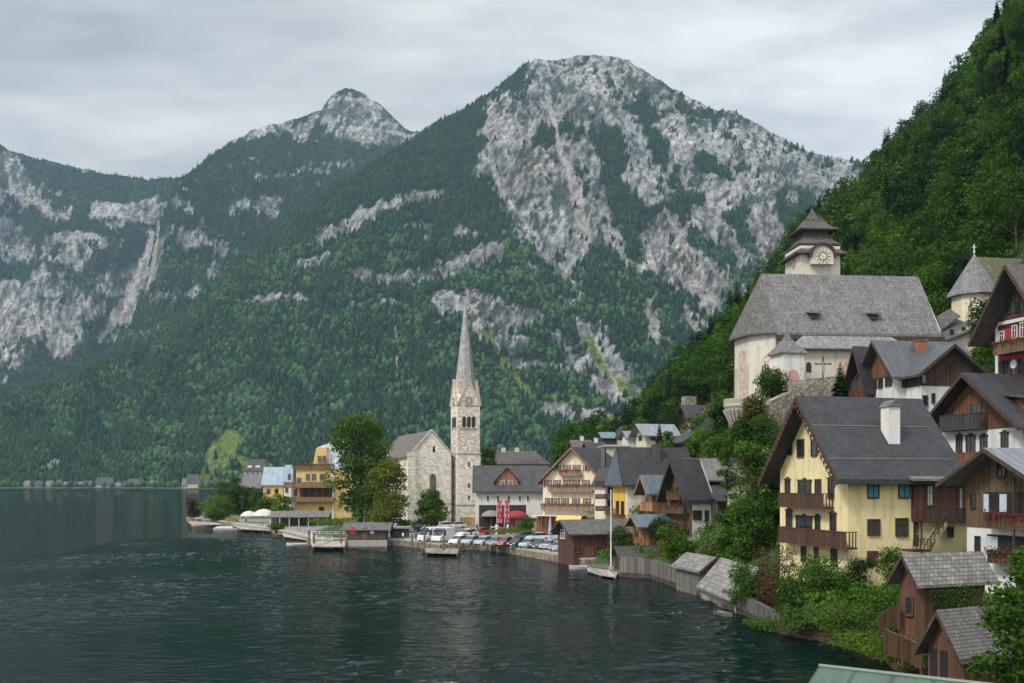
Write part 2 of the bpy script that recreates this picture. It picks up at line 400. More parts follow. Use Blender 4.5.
# ================================================================ haze
hz = MB().box(-4200, 4200, -300, 5600, -6, 2300).build('haze', bpy.data.materials.new('haze'))
hm = hz.data.materials[0]; hm.use_nodes = True; hm.node_tree.nodes.clear()
pv = hm.node_tree.nodes.new('ShaderNodeVolumePrincipled'); ho = hm.node_tree.nodes.new('ShaderNodeOutputMaterial')
pv.inputs['Color'].default_value = (.52, .79, 1, 1); pv.inputs['Density'].default_value = HAZE; pv.inputs['Anisotropy'].default_value = 0.0
hm.node_tree.links.new(pv.outputs[0], ho.inputs['Volume']); tag(hz, kind='stuff')

# ================================================================ water
def water_mat(bumpd, crestw):
  t = NT('lake_water'); g = t.node('ShaderNodeNewGeometry')
  def wnoise(sx, sy, det, rough, rz=0.):
      mp = t.n.new('ShaderNodeMapping'); mp.inputs['Scale'].default_value = (sx, sy, 1); mp.inputs['Rotation'].default_value = (0,0,rz); t.l(g.outputs['Position'], mp.inputs[0])
      return t.noise(mp.outputs[0], 1, det, rough)
  n1 = wnoise(.42, 1.0, 3, .6, .15); n2 = wnoise(1.5, 2.9, 3, .6, -.2); n3 = wnoise(.012, .03, 4, .6, .1); n4 = wnoise(.45, 1.1, 2, .5, .3)
  gust = t.ramp(n3, [(.36, .35), (.62, 1.)])
  crest = t.math('POWER', n4, 8.)
  hgt = t.math('MULTIPLY', t.math('ADD', t.math('ADD', t.math('MULTIPLY', n1, .9), t.math('MULTIPLY', n2, .42)), t.math('MULTIPLY', crest, crestw)), gust)
  t.bump(hgt, 1.0, bumpd); bn = [q for q in t.n if q.type == 'BUMP'][0]
  df = t.node('ShaderNodeBsdfDiffuse'); df.inputs[0].default_value = (.0016, .0100, .0090, 1); gl = t.node('ShaderNodeBsdfGlossy'); gl.inputs['Roughness'].default_value = .02; gl.inputs[0].default_value = (1,1,1,1)
  fr = t.node('ShaderNodeFresnel'); fr.inputs['IOR'].default_value = 1.33; t.l(bn.outputs[0], fr.inputs['Normal']); t.l(bn.outputs[0], gl.inputs['Normal'])
  ms = t.node('ShaderNodeMixShader'); t.l(t.math('MULTIPLY', fr.outputs[0], WREF), ms.inputs[0]); t.l(df.outputs[0], ms.inputs[1]); t.l(gl.outputs[0], ms.inputs[2]); t.l(ms.outputs[0], t.out.inputs[0]); t.n.remove(t.b)
  return t.m
me = MB().box(-4000, 4000, -250, 5400, -5.6, 0).build('lake_water', water_mat(WBUMP*3.2, 9.)); tag(me, kind='structure')
# real wind waves on the near part of the lake
xs = np.arange(-80, 42, .27); ys = np.arange(44, 214, .27); X, Y = np.meshgrid(xs, ys)
wx, wy = X+1.6*vn(X/3., Y/3., 3), Y+1.2*vn(X/3., Y/3., 4)
def rg(x, y, s): return (1-np.abs(2*vn(x, y, s)-1))**2
wv = .50*rg((wx*.95+wy*.3)/2.9, (wy*.95-wx*.3)/1.25, 5)+.30*rg((wx-wy*.2)/1.3, (wy+wx*.2)/.72, 6)+.34*vn(X/.7, Y/.5, 7)+.45*vn(wx/5., wy/3., 8)
gs = .35+.95*sst(.38, .62, fbm(X/26., Y/16., 3, 9))
Z = .012+WAVE*gs*wv+.12*gs*vn(wx/.85+5, wy/.5+9, 11)**9
ed = np.minimum(np.minimum(X-xs[0], xs[-1]-X), np.minimum(Y-ys[0], ys[-1]-Y)); Z = .012+(Z-.012)*np.clip(ed/10, 0, 1)
nr, nc = X.shape; I = np.arange(nr*nc).reshape(nr, nc); Q = np.stack([I[:-1,:-1], I[:-1,1:], I[1:,1:], I[1:,:-1]], -1).reshape(-1, 4)
tag(link('lake_waves', npmesh('lake_waves', np.stack([X, Y, Z], -1).reshape(-1, 3), Q, water_mat(WBUMP, 10.), smooth=True)), kind='structure')

# ================================================================ mountains
def interp(pts):
    pts = sorted(pts); X = [p[0] for p in pts]; Y = [p[1] for p in pts]
    return lambda x: np.interp(x, X, Y)
def strokes(px, py, L):
    v = np.zeros_like(px)
    for x0, y0, x1, y1, w, s in L:
        dx, dy = x1-x0, y1-y0; q = dx*dx+dy*dy+1e-6
        u = np.clip(((px-x0)*dx+(py-y0)*dy)/q, 0, 1); d = np.hypot(px-x0-u*dx, py-y0-u*dy)
        v = np.maximum(v, s*np.exp(-(d/w)**2*1.1))
    return v
mt = NT('mountain_side'); a1 = mt.node('ShaderNodeAttribute', attribute_name='base'); gp = mt.node('ShaderNodeNewGeometry')
mp = mt.node('ShaderNodeMapping'); mp.inputs['Scale'].default_value = (.02,.02,.02); mt.l(gp.outputs['Position'], mp.inputs[0])
nzm = mt.noise(mp.outputs[0], 2.2, 9, .72)
mp2 = mt.node('ShaderNodeMapping'); mp2.inputs['Scale'].default_value = (.011,.011,.035); mp2.inputs['Rotation'].default_value = (0,.35,0); mt.l(gp.outputs['Position'], mp2.inputs[0])
nz2 = mt.noise(mp2.outputs[0], 1.6, 7, .7)
k = mt.mix(.75, a1.outputs['Color'], mt.ramp(nzm, [(.36, (.5,.52,.55)), (.52, (1,1,1)), (.66, (1.3,1.28,1.25))]), 'MULTIPLY')
k = mt.mix(.5, k, mt.ramp(nz2, [(.4, (.7,.7,.72)), (.56, (1.12,1.12,1.12))]), 'MULTIPLY')
mp3 = mt.node('ShaderNodeMapping'); mp3.inputs['Scale'].default_value = (.030,.022,.0075); mp3.inputs['Rotation'].default_value = (0,-.3,0); mt.l(gp.outputs['Position'], mp3.inputs[0])
rn = mt.node('ShaderNodeTexNoise', noise_type='RIDGED_MULTIFRACTAL'); rn.inputs['Scale'].default_value = 1.; rn.inputs['Detail'].default_value = 7; rn.inputs['Roughness'].default_value = .62; mt.l(mp3.outputs[0], rn.inputs['Vector'])
mp4 = mt.node('ShaderNodeMapping'); mp4.inputs['Scale'].default_value = (.006,.006,.045); mp4.inputs['Rotation'].default_value = (0,.16,0); mt.l(gp.outputs['Position'], mp4.inputs[0])
ln = mt.node('ShaderNodeTexNoise', noise_type='RIDGED_MULTIFRACTAL'); ln.inputs['Scale'].default_value = 1.; ln.inputs['Detail'].default_value = 6; ln.inputs['Roughness'].default_value = .6; mt.l(mp4.outputs[0], ln.inputs['Vector'])
k = mt.mix(.62, k, mt.ramp(rn.outputs['Fac'], [(.30, (1.16,1.15,1.14)), (.62, (.95,.95,.96)), (.95, (.38,.39,.41))]), 'MULTIPLY')
k = mt.mix(.45, k, mt.ramp(ln.outputs['Fac'], [(.35, (1.2,1.19,1.17)), (.9, (.42,.44,.48))]), 'MULTIPLY')
mp5 = mt.node('ShaderNodeMapping'); mp5.inputs['Scale'].default_value = (.062,.05,.022); mp5.inputs['Rotation'].default_value = (0,-.35,0); mt.l(gp.outputs['Position'], mp5.inputs[0])
k = mt.mix(.9, k, mt.ramp(mt.noise(mp5.outputs[0], 1., 8, .68), [(.44, (.50,.51,.53)), (.505, (1.06,1.06,1.06)), (.62, (1.3,1.29,1.27))]), 'MULTIPLY')
mt.col(k); mt.set(Roughness=1.); mt.b.inputs['Specular IOR Level'].default_value = .1
mt.bump(mt.math('ADD', mt.math('ADD', nzm, mt.math('MULTIPLY', nz2, .5)), mt.math('MULTIPLY', mt.math('ADD', rn.outputs['Fac'], ln.outputs['Fac']), -.35)), 1., 34.)
tree_mat = NT('far_conifers'); ta = tree_mat.node('ShaderNodeAttribute', attribute_name='base'); tree_mat.col(ta.outputs['Color']); tree_mat.set(Roughness=1.); tree_mat.b.inputs['Specular IOR Level'].default_value = .1

def mountain(name, ridge, r0f, r1f, pxr, rows, rock_L, scree_L, meadow_L, forest_L, rockb, ntree, hts, seed, power=1.1, relief=26., foot=488, scr=0., rx=1.4, tp=1.):
    px = np.arange(pxr[0], pxr[1], rx); tt = np.linspace(0, 1, rows)
    PX, TT = np.meshgrid(px, tt)
    rj = ridge(PX)+2.2*(fbm(PX/7., PX*0, 3, seed)-.5)*2
    e1 = (HY-rj)/F; r0 = r0f(PX); r1 = r1f(PX)
    wob = (fbm(PX/90., TT*3, 3, seed+5)-.5)
    def surf(PX, TT, e1, r0, r1):
        Y = r0+(r1-r0)*TT; z1 = H+e1*r1
        Z = -4+(z1+4)*(.35*TT+.65*TT**power)
        X = (PX-CX)/F*Y
        env = (np.sin(np.pi*np.clip(TT, 0, 1))**.8)*(.35+.65*sst(0, .5, TT))
        # gullies and buttresses: ridged noise running down the slope
        q = fbm(X/210.+(Y-2000)/900., Y/700.+fbm(X/300., Y/300., 3, seed+2)*1.2, 5, seed+1, .55); ridged = 1-np.abs(2*q-1)*2.2
        q2 = fbm(X/70., Y/150., 4, seed+8, .6); q3 = fbm(X/22., Y/30., 3, seed+9, .6)
        Z = Z+env*(relief*ridged*2.1+relief*(q2-.5)*2.2+relief*.6*(q3-.5)*2)
        return X, Y, np.maximum(Z, -4)
    X, Y, Z = surf(PX, TT, e1, r0, r1)
    PY = HY-(Z-H)/Y*F
    def masks(PXx, PYy):
        w1 = fbm(PXx/34., PYy/26., 5, seed+21, .6)-.5; w2 = fbm(PXx/6., PYy/4.5, 4, seed+22, .65)-.5; w3 = fbm((PXx+PYy*.35)/4.5, (PYy-PXx*.2)/20., 4, seed+25, .6)-.5
        wx = PXx+w1*26; wy = PYy+(fbm(PXx/30., PYy/30., 4, seed+23)-.5)*22
        rk = np.maximum(strokes(wx, wy, rock_L), rockb(PXx, PYy))-strokes(wx, wy, forest_L)*1.1
        rk = sst(.42, .56, rk+w1*.7+w2*.8+w3*.75)
        sc = sst(.4, .7, strokes(PXx+w1*8, PYy+w2*3, scree_L)+w2*.45)
        md = sst(.42, .62, strokes(wx, wy, meadow_L)+w1*.5+w2*.3)
        return rk, sc, md
    rk, sc, md = masks(PX, PY)
    n = fbm(PX/5., PY/9., 5, seed+31, .65)[..., None]; st = fbm(PX/60., PY/2.2, 3, seed+32, .6)[..., None]
    vs = fbm((PX-PY*.25)/3., PY/26., 4, seed+33, .6)[..., None]
    ds = fbm((PX*.8+PY*.6)/2.6, (PY*.8-PX*.6)/30., 4, seed+34, .65)[..., None]; big = fbm(PX/45., PY/38., 4, seed+35)[..., None]
    rock = np.array([.405,.40,.395])*(.50+.5*n+.30*(st-.5)+.85*(vs-.45)+.8*(ds-.45)+.9*(big-.45)); rock = np.clip(rock, .08, .58)
    scrub = sst(.50, .60, fbm((PX+PY*.3)/3.4, PY/6.5, 4, seed+36, .65)*.6+fbm(PX/28., PY/22., 3, seed+37)*.45-.02+scr)[..., None]
    rock = rock*(1-.85*scrub)+np.array([.030,.055,.032])*.85*scrub
    pink = fbm(PX/40., PY/40., 3, seed+40)[..., None]; rock = rock*np.array([1,1,1])+(pink-.5)*np.array([.05,.0,-.03])
    fl = np.array([.022,.045,.022])*(.6+.9*n); mdc = np.array([.17,.24,.05])*(.6+.8*n); scc = np.array([.46,.43,.41])*(.75+.5*n)
    col = fl*(1-rk[..., None])+rock*rk[..., None]
    col = col*(1-md[..., None])+mdc*md[..., None]; col = col*(1-sc[..., None])+scc*sc[..., None]
    # the far side falls away behind the ridge
    bk = np.linspace(0, 1, 10)[1:]
    Xb = []; Yb = []; Zb = []
    for b in bk:
        Yk = Y[-1]+b*900; Xb.append((px-CX)/F*Yk); Yb.append(Yk); Zb.append(np.maximum(Z[-1]-b*700-b*60*fbm(px/40., px*0+b*3, 3, seed), -5))
    X = np.vstack([X, Xb]); Y = np.vstack([Y, Yb]); Z = np.vstack([Z, Zb]); col = np.vstack([col, np.repeat(col[-1:], len(bk), 0)])
    nr, nc = X.shape; V = np.stack([X, Y, Z], -1).reshape(-1, 3); I = np.arange(nr*nc).reshape(nr, nc)
    Q = np.stack([I[:-1,:-1], I[:-1,1:], I[1:,1:], I[1:,:-1]], -1).reshape(-1, 4)
    o = link(name, npmesh(name, V, Q, mt.m, {'base': col.reshape(-1, 3)}, smooth=True)); tag(o, kind='structure')
    # conifers
    g = np.random.default_rng(seed); N = int(ntree*2.6)
    fx = g.uniform(0, nc-1.001, N); fy = g.random(N)**tp*(rows-1.001)
    ix = fx.astype(int); iy = fy.astype(int); ux = fx-ix; uy = fy-iy
    def smp(A): return (A[iy,ix]*(1-ux)+A[iy,ix+1]*ux)*(1-uy)+(A[iy+1,ix]*(1-ux)+A[iy+1,ix+1]*ux)*uy
    tx, ty, tz, tr, tm, ts = smp(X), smp(Y), smp(Z), smp(rk), smp(md), smp(sc)
    tpx = CX+tx/ty*F; tpy = HY-(tz-H)/ty*F
    dens = np.clip(1-tr*1.02, 0, 1)*(1-tm*.985)*(1-ts)+.012*tr
    dens *= .45+.9*sst(.3, .6, fbm(tpx/9., tpy/6., 3, seed+50))
    keep = (g.random(N) < dens) & (tz > 1)
    keep = np.where(keep)[0][:ntree]
    tx, ty, tz, tpx, tpy = tx[keep], ty[keep], tz[keep], tpx[keep], tpy[keep]; n = len(keep)
    alt = 1-sst(.5, 1., tz/Z.max()); alt = alt*(1-.55*tr[keep])
    hh = (hts[0]+(hts[1]-hts[0])*g.random(n))*(.45+.55*alt); rr = hh*g.uniform(.17, .27, n)
    dec = (fbm(tpx/22., tpy/14., 4, seed+60)+.6*g.random(n) > .93) & (tz < Z.max()*.45)    # broadleaf patches low down
    rr[dec] *= 1.1; hh[dec] *= .66
    V = []; K = 6; ang = np.arange(K)*2*np.pi/K
    prof = [(.08, .55), (.12, 1.), (.5, .48), (.46, .78), (1., 0.)]
    profd = [(.1, .6), (.35, 1.), (.6, 1.05), (.85, .7), (1., .12)]
    a0 = g.uniform(0, 6.3, n)
    for p, pd in zip(prof, profd):
        zf = np.where(dec, pd[0], p[0]); rf = np.where(dec, pd[1], p[1])
        for a in ang:
            jit = g.uniform(.7, 1.2, n)
            V.append(np.stack([tx+np.cos(a+a0)*rr*rf*jit, ty+np.sin(a+a0)*rr*rf*jit, tz-1.5+hh*zf*(1+.03*g.normal(size=n))], 1))
    V = np.stack(V, 1).reshape(-1, 3); L = len(prof)
    q = np.array([(l*K+k, l*K+(k+1) % K, (l+1)*K+(k+1) % K, (l+1)*K+k) for l in range(L-1) for k in range(K)])
    Q = (np.arange(n)[:, None, None]*K*L+q[None]).reshape(-1, 4)
    tone = (.55+.5*fbm(tpx/16., tpy/12., 3, seed+70)+.5*(g.random(n)-.3))
    c = np.where(dec[:, None], np.array([.041,.093,.027]), np.array([.035,.084,.030]))*tone[:, None]*1.15
    c = np.repeat(c, K*L, 0)
    fo = link('distant_forest', npmesh('distant_forest', V, Q, tree_mat.m, {'base': c})); tag(fo, kind='stuff')
    return X, Y, Z

M1r = interp([(-200,445),(0,402),(40,390),(60,383),(95,366),(117,357),(150,338),(180,318),(205,297),(222,275),(250,254),(281,230),(300,213),(325,193),(350,178),(380,158),(400,146),(425,132),(440,121),(455,112),(470,105),(485,95),(497,88),(510,76),(522,66),(536,58),(548,61),(560,59),(575,56),(600,55),(614,57),(628,61),(640,68),(652,76),(665,84),(682,94),(700,103),(715,112),(727,110),(738,113),(752,121),(770,131),(790,143),(812,152),(835,157),(858,163),(880,178),(900,192),(960,240),(1060,300),(1250,380)])
rockM1 = [
 (510,120,560,250,34,1.),(500,165,560,262,26,1.),(545,80,570,200,18,.95),(585,85,640,150,26,.9),(610,75,690,110,20,.75),(600,110,640,190,20,.8),(640,120,720,150,24,.85),
 (630,170,700,270,20,1.),(680,150,760,200,30,.95),(700,200,790,250,30,1.),(760,160,850,185,20,.8),(760,220,830,280,30,.95),(800,180,860,230,18,.9),(740,250,790,290,18,.8),
 (672,248,715,305,13,1.1),(612,232,660,240,9,1.),(350,212,400,204,9,1.),(395,202,440,197,8,.95),(320,240,350,222,12,.8),(360,275,437,280,10,.9),(437,268,497,252,12,.95),(440,305,535,318,15,1.05),(470,325,520,345,13,1.),
 (510,365,584,364,7,.85),(547,405,620,425,12,.75),(565,270,584,330,8,.8),(645,305,668,340,10,.7),(600,340,660,420,22,.62),(250,303,304,296,7,.7),(300,265,330,255,8,.6),(395,230,470,235,12,.6),(560,340,620,400,10,.7),
 (590,60,640,72,9,.8),(720,118,780,145,10,.55),(470,370,500,390,8,.6),(330,300,400,310,10,.55),(40,470,60,466,4,1.3),(690,320,740,360,15,.7)]
screeM1 = [(548,85,556,140,3.2,1.),(556,140,575,185,4.5,1.),(575,185,588,240,7,1.),(588,238,584,258,3.5,.9),(584,255,578,300,2.,.8),(578,300,600,350,1.8,.8),(600,350,628,405,2.,.8),(394,300,397,380,1.7,.85),(388,290,394,310,2.5,.7),(640,160,690,260,2.5,.75),(612,245,660,330,1.6,.7),(490,150,500,190,5,.7),(500,190,540,240,4,.7),(660,300,640,380,1.6,.6),(700,270,712,300,4,.8)]
meadM1 = [(482,330,530,395,8,.7),(590,340,640,400,7,.7),(600,270,625,305,6,.7),(206,478,232,437,12,1.1),(232,458,268,472,9,1.1),(205,475,262,476,7,1.),(520,385,590,400,8,.65),(10,396,45,378,3.5,.9),(55,405,90,385,2.5,.6),(640,280,660,300,6,.6),(0,478,60,472,4,.8),(80,470,110,468,5,.6)]
forM1 = [(605,140,640,250,10,.9),(640,100,660,150,9,.6),(520,150,560,130,6,.5),(700,160,730,175,9,.8),(650,215,700,200,8,.5),(590,275,640,290,13,.9),(560,255,545,300,10,.5),(730,215,755,245,8,.8),(690,235,730,262,8,.6),(600,300,560,320,9,.6),(780,205,800,250,7,.7),(620,180,640,210,9,.7),(790,290,850,290,15,.4)]
def rb1(px, py):
    a = sst(505, 540, px-(py-100)*.18)*(1-sst(255, 330, py-(px-600)*.1))*.50
    return a*(1-sst(845, 870, px))+.12*sst(300,350,px)*(1-sst(395,430,py))
mountain('rocky_mountain', M1r, interp([(-200,2050),(0,2000),(250,1950),(512,1850),(800,1700),(1250,1500)]), interp([(-200,2350),(0,2450),(200,2750),(425,3050),(600,3300),(860,3100),(1250,2700)]), (-200,1250), 380, rockM1, screeM1, meadM1, forM1, rb1, 88000, (15, 27), 3, 1.12, 30.)
M2r = interp([(60,420),(110,372),(125,340),(140,300),(150,262),(160,225),(172,190),(178,178),(195,169),(205,160),(215,153),(235,139),(255,129),(268,125),(285,122),(300,118),(312,113),(322,109),(330,98),(336,92),(345,89),(354,90),(365,95),(376,102),(384,107),(395,118),(405,128),(412,131),(425,131),(460,140),(520,180),(650,300)])
rockM2 = [(330,105,380,112,17,1.1),(350,120,400,140,16,.95),(240,138,290,124,7,1.),(300,135,320,120,10,.6),(205,170,260,160,9,.4),(180,230,230,250,14,.62),(230,215,280,200,9,.7),(200,270,260,290,9,.5),(260,180,330,165,8,.5),(180,205,200,225,9,.65),(150,300,200,290,9,.5),(310,170,350,160,8,.55),(165,240,150,290,6,.9),(225,245,215,265,6,.8),(140,335,187,318,6,.7)]
mountain('pointed_mountain', M2r, interp([(60,2700),(650,2800)]), interp([(60,2750+300),(180,3600),(350,4300),(650,4000)]), (60,640), 240, rockM2, [(390,131,410,137,3,.9),(160,215,150,290,3,.8)], [(200,270,240,250,6,.5)], [], lambda x, y: 0*x+.16, 17000, (16, 26), 11, 1.15, 40., scr=.03)
M3r = interp([(-260,60),(-120,110),(-40,130),(0,144),(8,150),(25,156),(50,161),(65,166),(80,169),(100,172),(120,176),(135,177),(150,180),(175,178),(188,176),(200,182),(230,200),(300,260)])
rockM3 = [(0,165,30,200,18,1.1),(20,200,60,215,16,.9),(0,225,25,250,14,.9),(98,205,160,215,17,1.05),(110,225,160,190,12,.95),(50,235,100,245,12,.8),(45,280,75,300,15,1.),(0,290,60,330,24,1.1),(70,310,150,320,20,.85),(75,260,130,290,14,.7),(-100,150,-20,330,60,.9),(120,270,150,260,8,.9)]
forM3 = [(40,172,170,190,8,1.1),(70,180,120,196,8,.9),(30,225,95,228,7,.7),(0,268,25,275,8,.7),(90,265,150,245,5,.6),(95,330,110,300,5,.7)]
mountain('cliff_wall_mountain', M3r, interp([(-260,2900),(300,3000)]), interp([(-260,4500),(300,4300)]), (-260,300), 260, rockM3, [(152,235,143,270,5,1.),(145,268,118,318,9,1.1),(118,318,100,340,6,.8)], [], forM3, lambda x, y: .42*(1-sst(335, 350, y)), 11000, (14, 24), 23, 1.25, 40.)

# low terrace along the far shore, with its trees
fx = np.arange(-240, 262, 6.); fr = np.array([0, 3, 12, 160.]); PXs, FR = np.meshgrid(fx, fr); base_r = np.interp(PXs, [-240,150,175,262],[1925,1925,1730,1700])+8*(fbm(PXs/20, PXs*0, 3, 3)-.5)
Yf = base_r+FR; Xf = (PXs-CX)/F*Yf; Zf = np.where(FR < 1, -3., np.where(FR < 5, .6, np.where(FR < 20, 1.6, 7.)))
nr, nc = Xf.shape; I = np.arange(nr*nc).reshape(nr, nc); Q = np.stack([I[:-1,:-1], I[:-1,1:], I[1:,1:], I[1:,:-1]], -1).reshape(-1, 4)
tag(link('far_shore', npmesh('far_shore', np.stack([Xf, Yf, Zf], -1).reshape(-1, 3), Q, mt.m, {'base': np.tile([.16,.17,.10], (nr*nc, 1))})), kind='structure')
g = np.random.default_rng(4); n = 520; tx_ = g.uniform(-240, 258, n); n_b = np.interp(tx_, [-240,150,175,262],[1925,1925,1730,1700]); ty_ = n_b+g.uniform(6, 150, n); tx_ = (tx_-CX)/F*ty_; V = []; hh = g.uniform(7, 16, n); rr = hh*g.uniform(.3,.5,n)
ang = np.arange(6)*np.pi/3
for zf, rf in [(.1,.6),(.35,1.),(.6,1.),(.85,.65),(1.,.1)]:
    for a in ang: V.append(np.stack([tx_+np.cos(a)*rr*rf*g.uniform(.7,1.2,n), ty_+np.sin(a)*rr*rf, 1+hh*zf], 1))
V = np.stack(V, 1).reshape(-1, 3); q = np.array([(l*6+k, l*6+(k+1) % 6, (l+1)*6+(k+1) % 6, (l+1)*6+k) for l in range(4) for k in range(6)]); Q = (np.arange(n)[:, None, None]*30+q[None]).reshape(-1, 4)
cc = np.array([.035,.075,.028])*g.uniform(.5, 1.7, (n, 1)); tag(link('far_shore_trees', npmesh('far_shore_trees', V, Q, tree_mat.m, {'base': np.repeat(cc, 30, 0)})), kind='stuff')
# ================================================================ village ground, hillside, quay
SH = [(186,521),(200,523),(215,524),(245,530),(270,533),(290,538),(315,545),(345,545),(400,546),(440,551),(480,550),(520,556),(560,563),(585,568),(620,577),(650,579),(700,597),(722,609),(745,617),(780,636),(830,645),(880,660),(905,680),(915,720)]
shp = [shore(*p) for p in SH]
back = [(-104,330),(-106,380),(-112,450),(-150,700),(-220,1200),(-300,2100)]
near = [(14,40),(6,31),(-8,24),(-30,18),(-80,10),(-120,-100)]
poly = back[::-1]+shp+near+[(900,-100),(900,2100)]
PA = np.array(poly)
def inside(x, y):
    r = np.zeros(x.shape, bool); n = len(PA)
    for i in range(n):
        x0, y0 = PA[i]; x1, y1 = PA[(i+1) % n]
        c = ((y0 > y) != (y1 > y)) & (x < (x1-x0)*(y-y0)/(y1-y0+1e-9)+x0); r ^= c
    return r
def dshore(x, y):
    d = np.full(x.shape, 1e9); L = back[::-1]+shp+near
    for (x0, y0), (x1, y1) in zip(L[:-1], L[1:]):
        dx, dy = x1-x0, y1-y0; u = np.clip(((x-x0)*dx+(y-y0)*dy)/(dx*dx+dy*dy), 0, 1)
        d = np.minimum(d, np.hypot(x-x0-u*dx, y-y0-u*dy))
    return d
GC = np.array([(-20,200,1.3),(-12,182,1.25),(-5,190,1.35),(0,180,1.3),(7,160,1.25),(2,172,1.3),(14,176,1.4),(-30,205,1.4),(-40,225,2),(-30,235,1.8),(-80,300,1.2),(-60,265,1.2),(-50,230,1.2),(-60,330,4),(-100,450,3),(-60,420,4),(0,262,3),(20,200,4),(0,225,1.4),(-12,240,1.4),(-20,225,1.4),(8,200,1.5),(-60,300,2.2),(-75,320,2.5),(14,160,1.6),(16,140,1.3),(22,135,1.6),(21,128,1.4),
 (32,142,6),(25,115,1.6),(30,119,15),(27,124,14),(24,122,9),(26,112,6),(33,108,9),(23,95,1.6),(27,92,2),(30,86,2.2),(38,90,4.5),(36,78,2.4),(29,70,1.2),(26,64,.7),(28,52,1.2),(33,60,2.2),(40,70,4),(44,78,6),(48,92,11),(45,105,15),(38,110,10),(56,128,22),(50,122,19),(40,126,19),(34,132,17),(31,118,7),(45,140,23),(60,140,23),(33,150,20),(25,150,9),(18,165,4),(28,175,13),(20,220,10),(31,220,18),(42,222,22),(54,210,30),(62,170,34),(75,150,36),(50,98,13),(60,95,20),(90,100,42),(20,400,8),(0,500,8),(-100,900,8),(300,900,60),
 (300,300,90),(15,30,4),(20,20,7),(0,0,10.2),(0,-40,10.5),(25,45,2),(30,35,6),(60,60,22),(60,20,24),(-200,2000,8),(700,2000,60),(34,200,17),(10,300,5)])
def gz(x, y):
    x = np.asarray(x, float); y = np.asarray(y, float); w = 0; s = 0
    for cx, cy, cz in GC:
        k = 1/(((x-cx)**2+(y-cy)**2)+3.)**1.7; w = w+k; s = s+k*cz
    return s/w
gm = NT('ground_mix'); pos = gm.node('ShaderNodeNewGeometry').outputs['Position']; sc = gm.node('ShaderNodeAttribute', attribute_name='base')
n = gm.noise(pos, .6, 8, .7); k = gm.mix(.8, sc.outputs['Color'], gm.ramp(n, [(.32, (.5,.5,.48)), (.66, (1.35,1.35,1.3))]), 'MULTIPLY')
gm.col(k); gm.set(Roughness=.95); gm.bump(n, .5, .2)
def grid(x0, x1, y0, y1, st):
    xs = np.arange(x0, x1+st*.5, st); ys = np.arange(y0, y1+st*.5, st); return np.meshgrid(xs, ys)
X, Y = grid(-130, 200, -60, 500, 2.)
ins = inside(X, Y); d = dshore(X, Y); Z = gz(X, Y); Z = np.minimum(Z, 1.15+d*.55)+.15*(fbm(X/4, Y/4, 3, 5)-.5)
park = (X > -34) & (X < 12) & (Y < 262) & (Y > 150); Z = np.where(park, np.minimum(Z, 1.3), Z)
Z = np.where(ins & (d > 1.6), Z, -3.5)
paved = ((Y > 150) & (Y < 262) & (X < 16) & (X > -32)) | ((X < -40) & (d < 14) & (Y < 310))
colr = np.where(paved[..., None], np.array([.20,.20,.19]), np.array([.035,.065,.016]))
nr, nc = X.shape; I = np.arange(nr*nc).reshape(nr, nc)
Q = np.stack([I[:-1,:-1], I[:-1,1:], I[1:,1:], I[1:,:-1]], -1).reshape(-1, 4)
tag(link('village_ground', npmesh('village_ground', np.stack([X, Y, Z], -1).reshape(-1, 3), Q, gm.m, {'base': colr.reshape(-1, 3)}, smooth=True)), kind='structure')
X, Y = grid(-320, 1000, 480, 2100, 20.); ins = inside(X, Y); Z = np.where(ins, gz(X, Y)-.3, -4); nr, nc = X.shape; I = np.arange(nr*nc).reshape(nr, nc)
Q = np.stack([I[:-1,:-1], I[:-1,1:], I[1:,1:], I[1:,:-1]], -1).reshape(-1, 4)
tag(link('valley_ground', npmesh('valley_ground', np.stack([X, Y, Z], -1).reshape(-1, 3), Q, gm.m, {'base': np.tile([.04,.075,.02], (nr*nc, 1))}, smooth=True)), kind='structure')

# quay walls: strips following the shore, top ~1.3 m
def strip(name, pts, z0, z1, w, m, label=None, cat=None, kind=None):
    """wall along pts (front edge on the water), w metres thick inland"""
    b = MB(); n = len(pts); off = []
    for i in range(n):
        p = Vector((*pts[i], 0)); a = Vector((*pts[max(i-1, 0)], 0)); c = Vector((*pts[min(i+1, n-1)], 0)); dd = (c-a).normalized()
        off.append(p+Vector((-dd.y, dd.x, 0))*w)
    for i in range(n-1):
        p, q = pts[i], pts[i+1]; r, s = off[i+1], off[i]
        za = z1 if not hasattr(z1, '__len__') else z1[i]; zb = z1 if not hasattr(z1, '__len__') else z1[i+1]
        b.hull([(p[0],p[1],z0),(q[0],q[1],z0),(r.x,r.y,z0),(s.x,s.y,z0)], [(p[0],p[1],za),(q[0],q[1],zb),(r.x,r.y,zb),(s.x,s.y,za)])
    o = b.build(name, m)
    return tag(o, label, cat, kind=kind)

cm = plaster(.36,.33,.28); cq = rubble(.24,.21,.16)
strip('quay', shp[:9], -1.5, 1.0, 5, cq, kind='structure'); strip('quay_coping', shp[:9], 1.003, 1.2, 4.9, cm, kind='structure')
strip('quay', shp[8:14], -1.5, 1.05, 5, cq, kind='structure'); strip('quay_coping', shp[8:14], 1.053, 1.28, 4.9, cm, kind='structure')
strip('quay', shp[13:21], -1.5, .6, 3, rubble(.16,.14,.11), kind='structure')

